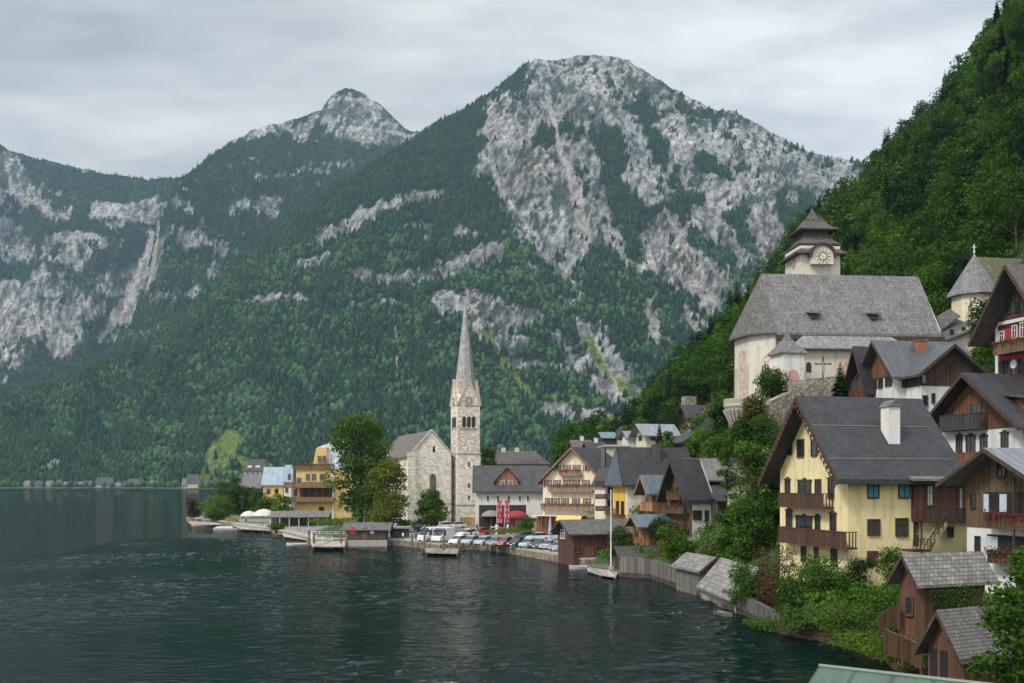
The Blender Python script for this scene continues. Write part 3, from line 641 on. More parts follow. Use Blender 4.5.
# wooded hillside on the right, rising behind the churches
Hs = interp([(560,470),(600,452),(622,440),(632,432),(645,410),(655,392),(675,365),(700,343),(720,322),(740,305),(760,280),(790,240),(815,208),(832,196),(850,186),(868,166),(885,145),(905,125),(930,105),(950,82),(965,64),(975,45),(988,22),(1003,0),(1040,-60),(1100,-140),(1250,-300),(1500,-500)])
r0h = interp([(560,330),(620,290),(680,235),(740,200),(850,185),(940,140),(1024,118),(1200,110),(1500,100)]); z0h = interp([(560,20),(650,22),(740,32),(850,32),(950,26),(1024,30),(1500,40)])
r1h = interp([(560,560),(640,560),(740,500),(850,430),(1000,400),(1500,400)])
px = np.arange(560, 1500, 4.); tt = np.linspace(-.08, 1, 110); PX, TT = np.meshgrid(px, tt)
r0 = r0h(PX); r1 = r1h(PX); z0 = z0h(PX)-3; z1 = H+(HY-Hs(PX))/F*r1-10
Y = r0+(r1-r0)*TT; X = (PX-CX)/F*Y; T2 = np.clip(TT, 0, 1); Z = z0+(z1-z0)*T2+np.minimum(TT, 0)*200
Z = Z+np.sin(np.pi*T2)*(12*(fbm(X/60, Y/60, 4, 77)-.5)*2+7*(fbm(X/22, Y/22, 3, 78)-.5)*2)
bx = []
for b in np.linspace(0, 1, 9)[1:]:
    bx.append(((px-CX)/F*(Y[-1]+b*250), Y[-1]+b*250, Z[-1]-b*b*120+b*10))
HX, HYY, HZ = X, Y, Z
X = np.vstack([X]+[b[0][None] for b in bx]); Y = np.vstack([Y]+[b[1][None] for b in bx]); Z = np.vstack([Z]+[b[2][None] for b in bx])
nr, nc = X.shape; I = np.arange(nr*nc).reshape(nr, nc); Q = np.stack([I[:-1,:-1], I[:-1,1:], I[1:,1:], I[1:,:-1]], -1).reshape(-1, 4)
tag(link('hillside', npmesh('hillside', np.stack([X, Y, Z], -1).reshape(-1, 3), Q, gm.m, {'base': np.tile([.014,.028,.009], (nr*nc, 1))}, smooth=True)), kind='structure')
LM1 = leaf(.036,.090,.011); LM2 = leaf(.055,.122,.014); LM3 = leaf(.013,.036,.011); LM4 = leaf(.085,.15,.02)
protos = []
for s_, m_, (hh_, rr_) in [(1,LM1,(13,4.6)),(2,LM1,(15,4.2)),(3,LM2,(12,4.8)),(4,LM1,(14,5.2)),(5,LM2,(13,4.4)),(6,LM3,(14,4.0))]:
    h, r = hh_, rr_; rz = h*.42; V, Qd, T = leaf_cloud(1000, crown_blobs(r, rz, h-rz, 13, s_, .42, .28), .85, s_, flat=.7, core=.5)
    protos.append((V, Qd, T, m_, h, r))
V, Qd, T = conifer_arrays(17, 3.0, 5, 26, 13); protos.append((V, Qd, T, LM3, 17, 3.0))
g = np.random.default_rng(99); pts = []; tries = 0
N = 14000; fx = g.uniform(.5, HX.shape[1]-2, N); fy = 8+(g.random(N)**.8)*(HX.shape[0]-9.5)
cell = {}
for a, b in zip(fx, fy):
    i, j = int(b), int(a); u, v = b-i, a-j
    P = [(A[i,j]*(1-v)+A[i,j+1]*v)*(1-u)+(A[i+1,j]*(1-v)+A[i+1,j+1]*v)*u for A in (HX, HYY, HZ)]
    ppx = CX+P[0]/P[1]*F
    if ppx > 1130 or (ppx > 900 and P[1] < 153) or (674 < ppx < 724 and P[1] < 252): continue
    key = (int(P[0]//6), int(P[1]//6)); ok = True
    for di in (-1,0,1):
        for dj in (-1,0,1):
            for q in cell.get((key[0]+di, key[1]+dj), []):
                if (q[0]-P[0])**2+(q[1]-P[1])**2 < 5.2**2: ok = False
    if not ok: continue
    cell.setdefault(key, []).append(P); pts.append(P)
pts.sort(key=lambda p: p[1]); HP = pts
meshes = []
for k_, (V, Qd, T, m_, h, r) in enumerate(protos):
    if k_ < 6: V, Qd, T = leaf_cloud(3200, crown_blobs(r, h*.42, h-h*.42, 16, k_+1, .4, .28), .5, k_+31, flat=.6, core=.5)
    meshes.append(npmesh('crown', V, Qd, m_, {'tint': T}))
trk = [trunk_mb(h, .22, i, 5, r*.6, h*.8) for i, (V, Qd, T, m_, h, r) in enumerate(protos)]
trm = []
for k_ in trk:
    o = k_.build('trunk', bark()); trm.append(o.data); bpy.data.objects.remove(o)
conif = fbm(np.array([p[0] for p in pts])/35, np.array([p[1] for p in pts])/35, 3, 12)
kinds = []
for i, p in enumerate(pts):
    if conif[i] > .62 and g.random() < .5: kinds.append(6)
    elif g.random() < .03: kinds.append(6)
    else: kinds.append(int(g.integers(0, 6)))
NI = 240
for i in range(min(NI, len(pts))):
    p = pts[i]; kd = kinds[i]; cf = kd == 6
    t_ = thing('spruce_tree' if cf else 'beech_tree', 'dark pointed spruce standing in the steep wood behind the churches' if cf else 'leafy green tree in the dense wood on the steep slope behind the churches', 'conifer' if cf else 'tree', p, g.uniform(0, 6.3), 'spruces in the hillside wood' if cf else 'leafy trees in the hillside wood')
    s_ = g.uniform(.8, 1.2); t_.scale = (s_, s_, s_*g.uniform(.9, 1.15)); t_.location.z -= 1
    link('crown', meshes[kd], t_); link('trunk', trm[kd], t_)
for kd in range(7):
    idx = [i for i in range(NI, len(pts)) if kinds[i] == kd]
    if not idx: continue
    V, Qd, T, m_, h, r = protos[kd]; VV = []; TT_ = []
    for i in idx:
        a = g.uniform(0, 6.3); s_ = g.uniform(.8, 1.25); c_, sn = math.cos(a)*s_, math.sin(a)*s_
        VV.append(np.stack([V[:,0]*c_-V[:,1]*sn, V[:,0]*sn+V[:,1]*c_, V[:,2]*s_*g.uniform(.9, 1.1)-1], 1)+np.array(pts[i])); TT_.append(np.clip(T+g.uniform(-.2, .2), 0, 1))
    n_ = len(V); QQ = (np.arange(len(idx))[:, None, None]*n_+Qd[None]).reshape(-1, 4)
    tag(link('hillside_wood', npmesh('hillside_wood', np.vstack(VV), QQ, m_, {'tint': np.concatenate(TT_)})), kind='stuff')
VV = []; TT_ = []
for q in range(1500):
    i_ = int(g.integers(8, 45)); j_ = int(g.integers(1, 135)); x_, y_, z_ = HX[i_,j_], HYY[i_,j_], HZ[i_,j_]; s_ = g.uniform(1., 2.2)
    V, Qd, T = leaf_cloud(70, [(0,0,.5,s_,s_,s_*.7)], .6, q, core=.3); VV.append(V+np.array([x_+g.uniform(-2,2), y_+g.uniform(-2,2), z_])); TT_.append(np.clip(T+g.uniform(-.2,.2), 0, 1))
V = np.vstack(VV); tag(link('hillside_scrub', npmesh('hillside_scrub', V, np.arange(len(V)).reshape(-1,4), LM2, {'tint': np.concatenate(TT_)})), kind='stuff')
# ================================================================ houses
class House:
    """local frame: origin at the near vertical corner B; +X along the right-hand visible face ('F'), +Y along the left-hand visible face ('L')"""
    def __init__(s, name, label, cat, pa, pb, pc, D, phi, zb, W=None, L=None, group=None):
        s.phi = R(phi); c, n = math.cos(s.phi), math.sin(s.phi); s.B = ((pb-CX)/F*D, D); s.zb = zb
        s.u = (c, n); s.v = (-n, c)
        def ext(p, d): tp = (p-CX)/F; return (tp*s.B[1]-s.B[0])/(d[0]-tp*d[1])
        s.W = W or ext(pa, s.v); s.L = L or ext(pc, s.u)
        s.t = thing(name, label, cat, (s.B[0], s.B[1], zb), s.phi, group); s.name = name
    def w(s, x, y): return (s.B[0]+x*s.u[0]+y*s.v[0], s.B[1]+x*s.u[1]+y*s.v[1])
    def zp(s, py, x, y): return zat(py, s.w(x, y)[1])-s.zb           # local z of a pixel row at local (x,y)
    def fp(s, face, px, py, out=0.):
        dx, dy = (px-CX)/F, 1.; du = dx*s.u[0]+dy*s.u[1]; dv = dx*s.v[0]+dy*s.v[1]; ox = -(s.B[0]*s.u[0]+s.B[1]*s.u[1]); oy = -(s.B[0]*s.v[0]+s.B[1]*s.v[1])
        if face == 'F': k = (-out-oy)/dv; a = ox+k*du
        elif face == 'L': k = (-out-ox)/du; a = oy+k*dv
        elif face == 'R': k = (s.L+out-ox)/du; a = oy+k*dv
        return a, H+(HY-py)/F*k-s.zb
    def bx(s, mb, face, a0, a1, z0, z1, o0, o1):
        if face == 'F': mb.box(a0, a1, -o1, -o0, z0, z1)
        elif face == 'L': mb.box(-o1, -o0, a0, a1, z0, z1)
        elif face == 'R': mb.box(s.L+o0, s.L+o1, a0, a1, z0, z1)
    def walls(s, m, he, hr=None, ridge='x', z0=-3., split=None, m2=None, x0=0., x1=None, y0=0., y1=None, name='wall'):
        """he eave height, hr ridge height; gable prism. split: height above which the wall is clad in m2"""
        x1 = s.L if x1 is None else x1; y1 = s.W if y1 is None else y1; hr = hr if hr is not None else he
        s.he, s.hr, s.ridge = he, hr, ridge
        def prism(lo, gr, m, nm):
            a0, a1, b0, b1 = x0-gr, x1+gr, y0-gr, y1+gr; b = MB()
            if hr <= he+.01: b.box(a0, a1, b0, b1, lo, he)
            elif ridge == 'x':
                ym = (b0+b1)/2; n = 0
                P0 = [(a0,b0,lo),(a0,b0,he),(a0,ym,hr),(a0,b1,he),(a0,b1,lo)]; P1 = [(a1,)+p[1:] for p in P0]; b.hull(P0[::-1], P1[::-1])
            else:
                xm = (a0+a1)/2; P0 = [(a0,b0,lo),(a0,b0,he),(xm,b0,hr),(a1,b0,he),(a1,b0,lo)]; P1 = [(p[0],b1,p[2]) for p in P0]; b.hull(P0, P1)
            return b.build(nm, m, s.t)
        if split is None: return prism(z0, 0, m, name)
        b = MB().box(x0, x1, y0, y1, z0, split); o = b.build(name, m, s.t); prism(split, .06, m2, 'upper_wall'); return o
    def roof(s, m, he, hr, ridge='x', ov=.8, og=.8, th=.22, x0=0., x1=None, y0=0., y1=None, under=None, name='roof', one=None, fascia=True):
        x1 = s.L if x1 is None else x1; y1 = s.W if y1 is None else y1
        b = MB(); vb = []
        if ridge == 'x': mid = (y0+y1)/2; sides = [(y0, -1), (y1, 1)]; A0, A1 = x0-og, x1+og
        else: mid = (x0+x1)/2; sides = [(x0, -1), (x1, 1)]; A0, A1 = y0-og, y1+og
        half = abs(mid-sides[0][0]); sl = (hr-he)/half
        for e, sg in sides:
            if one is not None and sg != one: continue
            pe = e+sg*ov; ze = he-ov*sl; lift = .03; top = th*math.sqrt(1+sl*sl)
            pr = [(mid, hr+lift), (pe, ze+lift), (pe, ze+lift+top), (mid, hr+lift+top)]
            if ridge == 'x': P = lambda a, q: (a, q[0], q[1])
            else: P = lambda a, q: (q[0], a, q[1])
            lo = [P(A0, q) for q in pr]; hi = [P(A1, q) for q in pr]
            b.hull(lo, hi)
            if fascia:                                  # verge board along each gable edge
                for A, dd in ((A0, -1), (A1, 1)):
                    cs = [(mid, hr-.12), (pe, ze-.12), (pe, ze+lift+top*.8), (mid, hr+lift+top*.8)]
                    vb.append(MB().hull([P(A+(dd*.05 if dd < 0 else .002), q) for q in cs], [P(A+(-.002 if dd < 0 else .05), q) for q in cs]))
        o = b.build(name, m, s.t)
        for q in vb: q.build('verge_board', under or DARKWOOD, s.t)
        s.ro = o; return o
    def hip(s, m, he, hr, x0, x1, y0, y1, inset, ov=.5, th=.2, name='roof'):
        x0 -= ov; x1 += ov; y0 -= ov; y1 += ov; ym = (y0+y1)/2; b = MB(); rz = [(x0+inset, ym, hr), (x1-inset, ym, hr)]
        for dz in (0,):
            a, bb, c, d = (x0,y0,he), (x1,y0,he), (x1,y1,he), (x0,y1,he)
            b.poly([a, bb, rz[1], rz[0]]); b.poly([bb, c, rz[1]]); b.poly([c, d, rz[0], rz[1]]); b.poly([d, a, rz[0]])
            lo = [(x0,y0,he-th),(x1,y0,he-th),(x1,y1,he-th),(x0,y1,he-th)]; up = [a, bb, c, d]
            for i in range(4): j = (i+1) % 4; b.poly([lo[i], lo[j], up[j], up[i]])
            b.poly(lo[::-1])
        return b.build(name, m, s.t)
    def win(s, face, p0, q0, p1, q1, frame=None, shut=None, pane=None, mull=True, name='window', base=0., fw=.09, metre=False, arch=False, trim=None):
        """opening drawn between pixels (p0,q0) top-left and (p1,q1) bottom-right of the photo, or in metres"""
        if metre: a0, a1, z0, z1 = p0, p1, q0, q1
        else:
            pm = (p0+p1)/2; a0 = s.fp(face, p0, q0)[0]; a1 = s.fp(face, p1, q1)[0]; z1 = s.fp(face, pm, q0)[1]; z0 = s.fp(face, pm, q1)[1]
        a0, a1 = min(a0, a1), max(a0, a1); z0, z1 = min(z0, z1), max(z0, z1); b = MB(); o = base
        s.bx(b, face, a0-fw, a0, z0-fw, z1+fw, o, o+.10); s.bx(b, face, a1, a1+fw, z0-fw, z1+fw, o, o+.10)
        s.bx(b, face, a0, a1, z1, z1+fw, o, o+.097); s.bx(b, face, a0-fw*.5, a1+fw*.5, z0-fw*1.4, z0, o, o+.16)
        if mull and a1-a0 > .5:
            m_ = (a0+a1)/2; s.bx(b, face, m_-.03, m_+.03, z0, z1, o+.01, o+.075)
            if z1-z0 > .9: zt = z0+(z1-z0)*.66; s.bx(b, face, a0, m_-.031, zt-.025, zt+.025, o+.01, o+.07); s.bx(b, face, m_+.031, a1, zt-.025, zt+.025, o+.01, o+.07)
        if trim is not None:
            s.bx(b, face, a0-fw*2.2, a1+fw*2.2, z1+fw*1.01, z1+fw*2.6, o, o+.13); s.bx(b, face, (a0+a1)/2-fw*2.4, (a0+a1)/2+fw*2.4, z1+fw*2.61, z1+fw*4.2, o, o+.12)
        wo = b.build(name, frame or DARKWOOD, s.t)
        pb_ = MB(); s.bx(pb_, face, a0, a1, z0, z1, o-.02, o+.035); pb_.build('pane', pane or glass(), wo)
        if shut is not None:
            w_ = (a1-a0)*.5+.02
            for q in (a0-fw-w_-.02, a1+fw+.02):
                sb_ = MB(); s.bx(sb_, face, q, q+w_, z0-.05, z1+.05, o+.02, o+.07); sb_.build('shutter', shut, s.t)
        return wo
    def door(s, face, p0, q0, p1, q1, m=None, base=0.):
        a0 = s.fp(face, p0, q0)[0]; a1 = s.fp(face, p1, q1)[0]; z1 = s.fp(face, p0, q0)[1]; z0 = s.fp(face, p1, q1)[1]; a0, a1 = min(a0,a1), max(a0,a1)
        b = MB(); s.bx(b, face, a0, a1, z0, z1, base, base+.08)
        d_ = b.build('door', m or DARKWOOD, s.t); h_ = MB(); zc = (z0+z1)/2; s.bx(h_, face, a1-.22, a1-.12, zc-.05, zc+.05, base+.081, base+.15); h_.build('handle', paint(.3,.3,.3), d_)
    def balcony(s, face, p0, q0, p1, q1, d=1.2, m=None, flowers=None, solid=False, base=0., name='balcony', posts=False):
        """rail front seen between pixels (p0,q0) and (p1,q1), projecting d metres"""
        a0 = s.fp(face, p0, q0, d)[0]; a1 = s.fp(face, p1, q1, d)[0]; pm = (p0+p1)/2; z1 = s.fp(face, pm, q0, d)[1]; z0 = s.fp(face, pm, q1, d)[1]
        a0, a1 = min(a0, a1), max(a0, a1); b = MB(); m = m or DARKWOOD
        s.bx(b, face, a0, a1, z0, z0+.16, base, d)
        s.bx(b, face, a0, a1, z1-.09, z1, d-.10, d+.03)
        s.bx(b, face, a0, a1, z0+.24, z0+.32, d-.08, d)
        n = max(3, int((a1-a0)/(.16 if solid else .26)))
        for i in range(n+1):
            a = a0+(a1-a0)*i/n; hw = .065 if solid else .045
            s.bx(b, face, max(a0, a-hw), min(a1, a+hw), z0+.161, z1-.091, d-.06, d-.015)
        for a in (a0, a1-.07):
            s.bx(b, face, a, a+.07, z1-.08, z1-.01, base, d-.1)
            k = int(d/.3)
            for i in range(k): s.bx(b, face, a+.01, a+.06, z0+.161, z1-.08, base+.1+i*.3, base+.2+i*.3)
        o = b.build(name, m, s.t)
        if flowers:
            s.flowers(face, a0, a1, z1, d, flowers, o)
        return o
    def flowers(s, face, a0, a1, z1, d, col, parent, dens=70):
        n = int((a1-a0)*dens); g = np.random.default_rng(int(abs(a0*100)+z1*10)); a = g.uniform(a0, a1, n); z = z1-.12+.2*g.normal(size=n); o = d+.14+.12*g.normal(size=n)
        if face == 'F': P = np.stack([a, -o, z], 1)
        else: P = np.stack([-o, a, z], 1)
        nrm = g.normal(size=(n,3)); nrm /= np.linalg.norm(nrm, axis=1)[:,None]; aa = g.normal(size=(n,3)); u = np.cross(nrm, aa); u /= np.linalg.norm(u, axis=1)[:,None]; v = np.cross(nrm, u)
        for nm, cm_, sel in (('flowers', leaf(*col), slice(0, n//2)), ('flower_leaves', leaf(.05,.1,.02), slice(n//2, n))):
            sz = .07; p = P[sel]; uu = u[sel]*sz; vv = v[sel]*sz
            V = np.stack([p-uu, p-vv, p+uu, p+vv], 1).reshape(-1,3); Q = np.arange(len(V)).reshape(-1,4)
            tag(link(nm, npmesh(nm, V, Q, cm_, {'tint': np.repeat(g.random(len(p)), 4)}), parent), kind='stuff')
    def chimney(s, x, y, z0, z1, w=.8, m=None, cap=None, hood=True, d=None):
        d = d or w; par = s.ro; c = MB().box(x-w/2, x+w/2, y-d/2, y+d/2, z0, z1).build('chimney', m or plaster(.7,.67,.62), par)
        b = MB()
        if hood: e = .14; b.hull([(x-w/2-e,y-d/2-e,z1),(x+w/2+e,y-d/2-e,z1),(x+w/2+e,y+d/2+e,z1),(x-w/2-e,y+d/2+e,z1)], [(x-.04,y-d/2-e,z1+.6),(x+.04,y-d/2-e,z1+.6),(x+.04,y+d/2+e,z1+.6),(x-.04,y+d/2+e,z1+.6)])
        else: b.box(x-w/2-.08, x+w/2+.08, y-d/2-.08, y+d/2+.08, z1, z1+.15)
        b.build('chimney_cap', cap or shingle(.15,.14,.13), par)
    def bar(s, name, p, q, w, m, h=None): return MB().bar(p, q, w, h).build(name, m, s.t)
DARKWOOD = planks(.05,.032,.02); BROWN = planks(.085,.045,.022); RUST = planks(.14,.06,.026); DRED = planks(.075,.026,.016); TAN = planks(.30,.15,.06); GREYW = planks(.12,.105,.09)
SLATE = tiles(.034,.035,.039); SLATE2 = tiles(.055,.055,.058); SHIN = shingle(.18,.177,.176); SHIND = shingle(.10,.095,.09); MET = seam(.085,.092,.102); METB = seam(.11,.155,.185)
WHITE = plaster(.66,.66,.64); CREAM = plaster(.68,.60,.43); CREAM2 = plaster(.74,.66,.52); YEL = plaster(.78,.66,.35); OCH = plaster(.66,.46,.19); STONE = stone(.56,.50,.42,.9,.45,.35)
PINK = (.5,.06,.12); MAG = (.22,.012,.07); REDF = (.5,.03,.03)

# ---- 1. big yellow house
h = House('yellow_house', 'large pale yellow house with carved wooden balconies and dark slate roof above the garden', 'house', 780, 848, 946, 85, 15, 2.0)
he = h.zp(470, 0, 0); hr = h.zp(401, 0, h.W/2)
h.walls(YEL, he, hr, 'x'); h.roof(SLATE, he, hr, 'x', 1.1, 1.7, .28)
print('yellow', h.W, h.L, he, hr)
for yy, f in ((.35, 0), (.8, 0)): pass
sl_ = (hr-he)/(h.W/2)
for k_ in (.22, .62):                                                # snow rails along the roof
    y_ = -1.0+k_*(h.W/2+1); z_ = he+sl_*y_+.5; b_ = MB().bar((-1.5,y_,z_), (h.L+.7,y_,z_), .07)
    for i in range(12): b_.bar((-1.4+i*(h.L+1.9)/11, y_, z_-.3), (-1.4+i*(h.L+1.9)/11, y_, z_), .04)
    b_.build('snow_rail', paint(.22,.22,.22,.5), h.ro)
x_, y_ = h.L-4.0, h.W*.2; z_ = he+sl_*y_
h.chimney(x_, y_, z_-1, h.zp(407, x_, y_), 1.15)
tq = paint(.08,.28,.36,.3)
h.win('F', 868, 479, 878, 497, trim=1, pane=tq); h.win('F', 899, 479, 909, 497, trim=1, pane=tq)
for p in ((868,520,879,534), (896,519,907,535)): h.win('F', *p, mull=True, pane=paint(.05,.04,.03,.6))
h.door('F', 867, 551, 878, 566, DRED)
for a in [(787,443,792,454), (798,440,804,456), (812,440,817,455)]: h.win('L', *a, mull=False)
for a in [(786,481,790,494), (799,482,811,494), (829,480,834,497)]: h.win('L', *a, trim=1)
h.win('L', 816, 480, 821, 493, pane=paint(.05,.03,.02,.7)); 
for a in [(787,512,792,528), (797,518,812,532), (816,518,820,533), (831,515,836,532)]: h.win('L', *a, trim=1)
for a in [(802,547,806,560), (815,548,818,560), (832,548,837,564)]: h.win('L', *a)
CARV = planks(.07,.034,.02,.2)
h.balcony('L', 778, 493, 823, 508, 1.1, CARV, solid=True); h.balcony('L', 778, 529, 846, 546, 1.1, CARV, solid=True)
b_ = MB()
for sg in (-1, 1):                                                  # scalloped barge board on the gable
    n_ = 16
    for i in range(n_):
        f_ = (i+.5)/n_; yy = h.W/2+sg*f_*(h.W/2+1.0); zz_ = hr-f_*(h.W/2+1.0)*sl_
        b_.hull([(-1.80,yy-.25,zz_-.15),(-1.76,yy-.25,zz_-.15),(-1.76,yy+.25,zz_-.15),(-1.80,yy+.25,zz_-.15)][::-1], [(-1.80,yy,zz_-.62),(-1.76,yy,zz_-.62),(-1.76,yy+.01,zz_-.62),(-1.80,yy+.01,zz_-.62)][::-1])
b_.build('bargeboard', DRED, h.t); MB().tube([(h.L-2.6,-.12,he-.3),(h.L-2.6,-.12,-1)], .07).build('drainpipe', paint(.06,.05,.04), h.t)
YH = h
# ---- 2. wooden annex on a yellow base
h = House('wooden_annex', 'dark red wooden upper storey on yellow base with outside stair right of the yellow house', 'house', 905, 915, 984, 86.1, 15, 3.0, W=6)
zs = h.zp(521, 0, 0); ze = h.zp(481, 0, 0)
b_ = MB().box(.25, h.L, .5, h.W, -3, zs).build('wall', YEL, h.t); MB().box(0, h.L*.93, 0, h.W, zs, ze).build('upper_wall', DRED, h.t)
b_ = MB(); b_.hull([(-.9,-.9,ze),(h.L,-.9,ze),(h.L,3.8,ze+1.75),(-.9,3.8,ze+1.75)], [(-.9,-.9,ze+.2),(h.L,-.9,ze+.2),(h.L,3.8,ze+1.95),(-.9,3.8,ze+1.95)]); h.ro = b_.build('roof', SHIN, h.t)
h.win('F', 927, 486, 932, 505, pane=paint(.5,.5,.48)); h.win('F', 959, 488, 962, 508, pane=paint(.3,.33,.35)); h.win('F', 952, 528, 956, 536, base=-.48); h.door('F', 917, 522, 922, 546, DARKWOOD, base=-.49)
b_ = MB()                                                             # stair with stringers, treads and a hand rail
ax, az = h.fp('F', 943, 523, .6); bx_, bz = h.fp('F', 926, 549, .6)
for o_ in (.1, 1.1): b_.bar((ax, -o_, az), (bx_, -o_, bz), .08, .28)
for i in range(11): f_ = i/10; b_.box(ax+(bx_-ax)*f_-.13, ax+(bx_-ax)*f_+.13, -1.05, -.15, az+(bz-az)*f_-.02, az+(bz-az)*f_+.04)
b_.build('staircase', planks(.28,.24,.17), h.t); b_ = MB(); b_.bar((ax,-1.12,az+1), (bx_,-1.12,bz+1), .07)
for i in range(5): f_ = i/4; b_.bar((ax+(bx_-ax)*f_,-1.12,az+(bz-az)*f_), (ax+(bx_-ax)*f_,-1.12,az+(bz-az)*f_+1), .06)
b_.build('hand_rail', DARKWOOD, h.t); b_ = MB(); b_.box(bx_-1.8, bx_, -1.3, .2, bz-.2, bz); 
for i in range(6): b_.bar((bx_-1.8+i*.36,-1.3,bz), (bx_-1.8+i*.36,-1.3,bz+.9), .05)
b_.bar((bx_-1.8,-1.3,bz+.9), (bx_,-1.3,bz+.9), .07); b_.build('landing', DARKWOOD, h.t)
h.balcony('F', 935, 508, 966, 521, .9, DARKWOOD)
# ---- 3. dark brown house with magenta flowers
h = House('brown_chalet', 'dark brown boarded chalet with two open balconies and magenta flower boxes at right edge', 'house', 967, 1046, 1180, 72, 15, 3.0, L=13)
he = h.zp(478, 0, 0); hr = h.zp(451, -1.2, h.W/2); print('brown', h.W, he, hr)
zs = h.fp('L', 975, 527)[1]
h.walls(WHITE, he, hr, 'x', split=zs, m2=planks(.095,.058,.032,.17)); h.roof(seam(.20,.215,.235,.7), he, hr, 'x', 1.3, 1.9, .2)
h.win('L', 976, 537, 980, 553, pane=glass()); h.win('L', 972, 494, 976, 507, base=.06); h.win('L', 999, 463, 1006, 476, base=.06); 
lo = paint(.015,.012,.01,.8)  # near-black for flat panels: shade inside the loggias put into colour
b_ = MB(); a0, zt = h.fp('L', 986, 492); a1, zb_ = h.fp('L', 1040, 514); h.bx(b_, 'L', a0, a1, zb_-.3, zt, .02, .09); b_.build('loggia_shade', lo, h.t)
b_ = MB(); a0, zt2 = h.fp('L', 988, 534); _, zb2 = h.fp('L', 1040, 560); h.bx(b_, 'L', a0, a1, zb2, zt2, .02, .09); b_.build('loggia_shade', lo, h.t)
for p in ((985,494,990,512),(1001,494,1008,512)):
    b_ = MB(); q0, z0_ = h.fp('L', p[0], p[1]); q1, z1_ = h.fp('L', p[2], p[3]); h.bx(b_, 'L', q0, q1, z1_, z0_, .1, .14); b_.build('curtain', paint(.5,.55,.62), h.t)
b_ = MB(); q0, z0_ = h.fp('L', 987, 536); q1, z1_ = h.fp('L', 999, 553); h.bx(b_, 'L', q0, q1, z1_, z0_, .1, .14); b_.build('curtain', paint(.45,.48,.5), h.t)
h.balcony('L', 985, 514, 1046, 530, 1.0, BROWN, flowers=MAG, solid=True, base=.06); h.balcony('L', 987, 552, 1046, 566, 1.0, BROWN, flowers=MAG, solid=True)
for px_ in (1014, 1042): a_, _ = h.fp('L', px_, 500, .95); h.bar('balcony_post', (-.95, a_, zb2-1), (-.95, a_, he), .13, DARKWOOD)
# ---- 4. upper wooden house
h = House('timber_gabled_house', 'weathered red brown timber gable over white storey with narrow carved balcony, upper right', 'house', 934, 1022, 1150, 93, 15, 8.0, L=12)
he = h.zp(420, 0, 0); hr = h.zp(376, -1, h.W/2); zs = h.fp('L', 975, 430)[1]; print('timber', h.W, he, hr)
h.walls(WHITE, he, hr, 'x', split=zs, m2=planks(.12,.05,.022,.2)); h.roof(SLATE, he, hr, 'x', 1.4, 1.6, .25)
for p in ((957,437,962,451),(967,437,975,452),(981,437,987,451),(1002,434,1008,450)): h.win('L', *p, trim=1)
h.win('L', 955, 407, 960, 416, frame=BROWN, base=.06, pane=paint(.16,.12,.07)); h.win('L', 972, 404, 982, 414, frame=BROWN, base=.06)
h.balcony('L', 939, 414, 980, 430, 1.0, planks(.04,.042,.038), solid=True, base=.06); h.balcony('L', 943, 452, 1000, 464, 1.0, planks(.16,.07,.035), solid=True)
sl_ = (hr-he)/(h.W/2)
b_ = MB(); x0_, x1_ = 1.0, h.L; yb = h.W*.04; zb_ = he+sl_*yb; b_.box(x0_, x1_, yb, h.W*.42, zb_-.2, zb_+1.7); dm = b_.build('dormer', RUST, h.t)
b_ = MB(); b_.hull([(x0_-.6,yb-.7,zb_+1.62),(x1_+.3,yb-.7,zb_+1.62),(x1_+.3,h.W*.5,zb_+2.6),(x0_-.6,h.W*.5,zb_+2.6)], [(x0_-.6,yb-.7,zb_+1.78),(x1_+.3,yb-.7,zb_+1.78),(x1_+.3,h.W*.5,zb_+2.76),(x0_-.6,h.W*.5,zb_+2.76)]); b_.build('dormer_roof', SLATE2, dm)
MB().tube([(x0_+.4,yb-.8,zb_+1.5),(x0_+.4,yb-.85,zb_+1.1),(x0_-.3,yb-.85,zb_+.8),(x0_-.3,yb-1.0,zb_-.6)], .07).build('drainpipe', paint(.3,.3,.3), h.t)
# ---- 5. white house with dark timber top
h = House('white_timber_house', 'white house with dark timber upper floor, grey seamed metal roof and brick chimney', 'house', 866, 898, 936, 108, 8, 14.0)
he = h.zp(372, 0, 0); hr = h.zp(343, -1, h.W/2); print('white', h.W, h.L, he, hr)
h.walls(WHITE, he, hr, 'x', z0=-8, x1=h.L+4); h.roof(MET, he, hr, 'x', .9, 1.2, .2, x1=h.L+4)
zs = h.fp('F', 905, 388)[1]
b_ = MB(); b_.box(-.0+.4, h.L+3.9, -.08, -.001, zs, he-.15); b_.build('timber_cladding', BROWN, h.t)
b_ = MB(); zg = he-.3; b_.hull([(-.09,.0,zg),(-.001,.0,zg),(-.001,h.W,zg),(-.09,h.W,zg)][::-1], [(-.09,h.W/2-.05,hr-.1),(-.001,h.W/2-.05,hr-.1),(-.001,h.W/2+.05,hr-.1),(-.09,h.W/2+.05,hr-.1)][::-1]); b_.build('gable_cladding', RUST, h.t)
for p in ((869,380,872,389),(873,379,877,388),(879,378,883,387),(886,376,892,385)): h.win('L', *p)
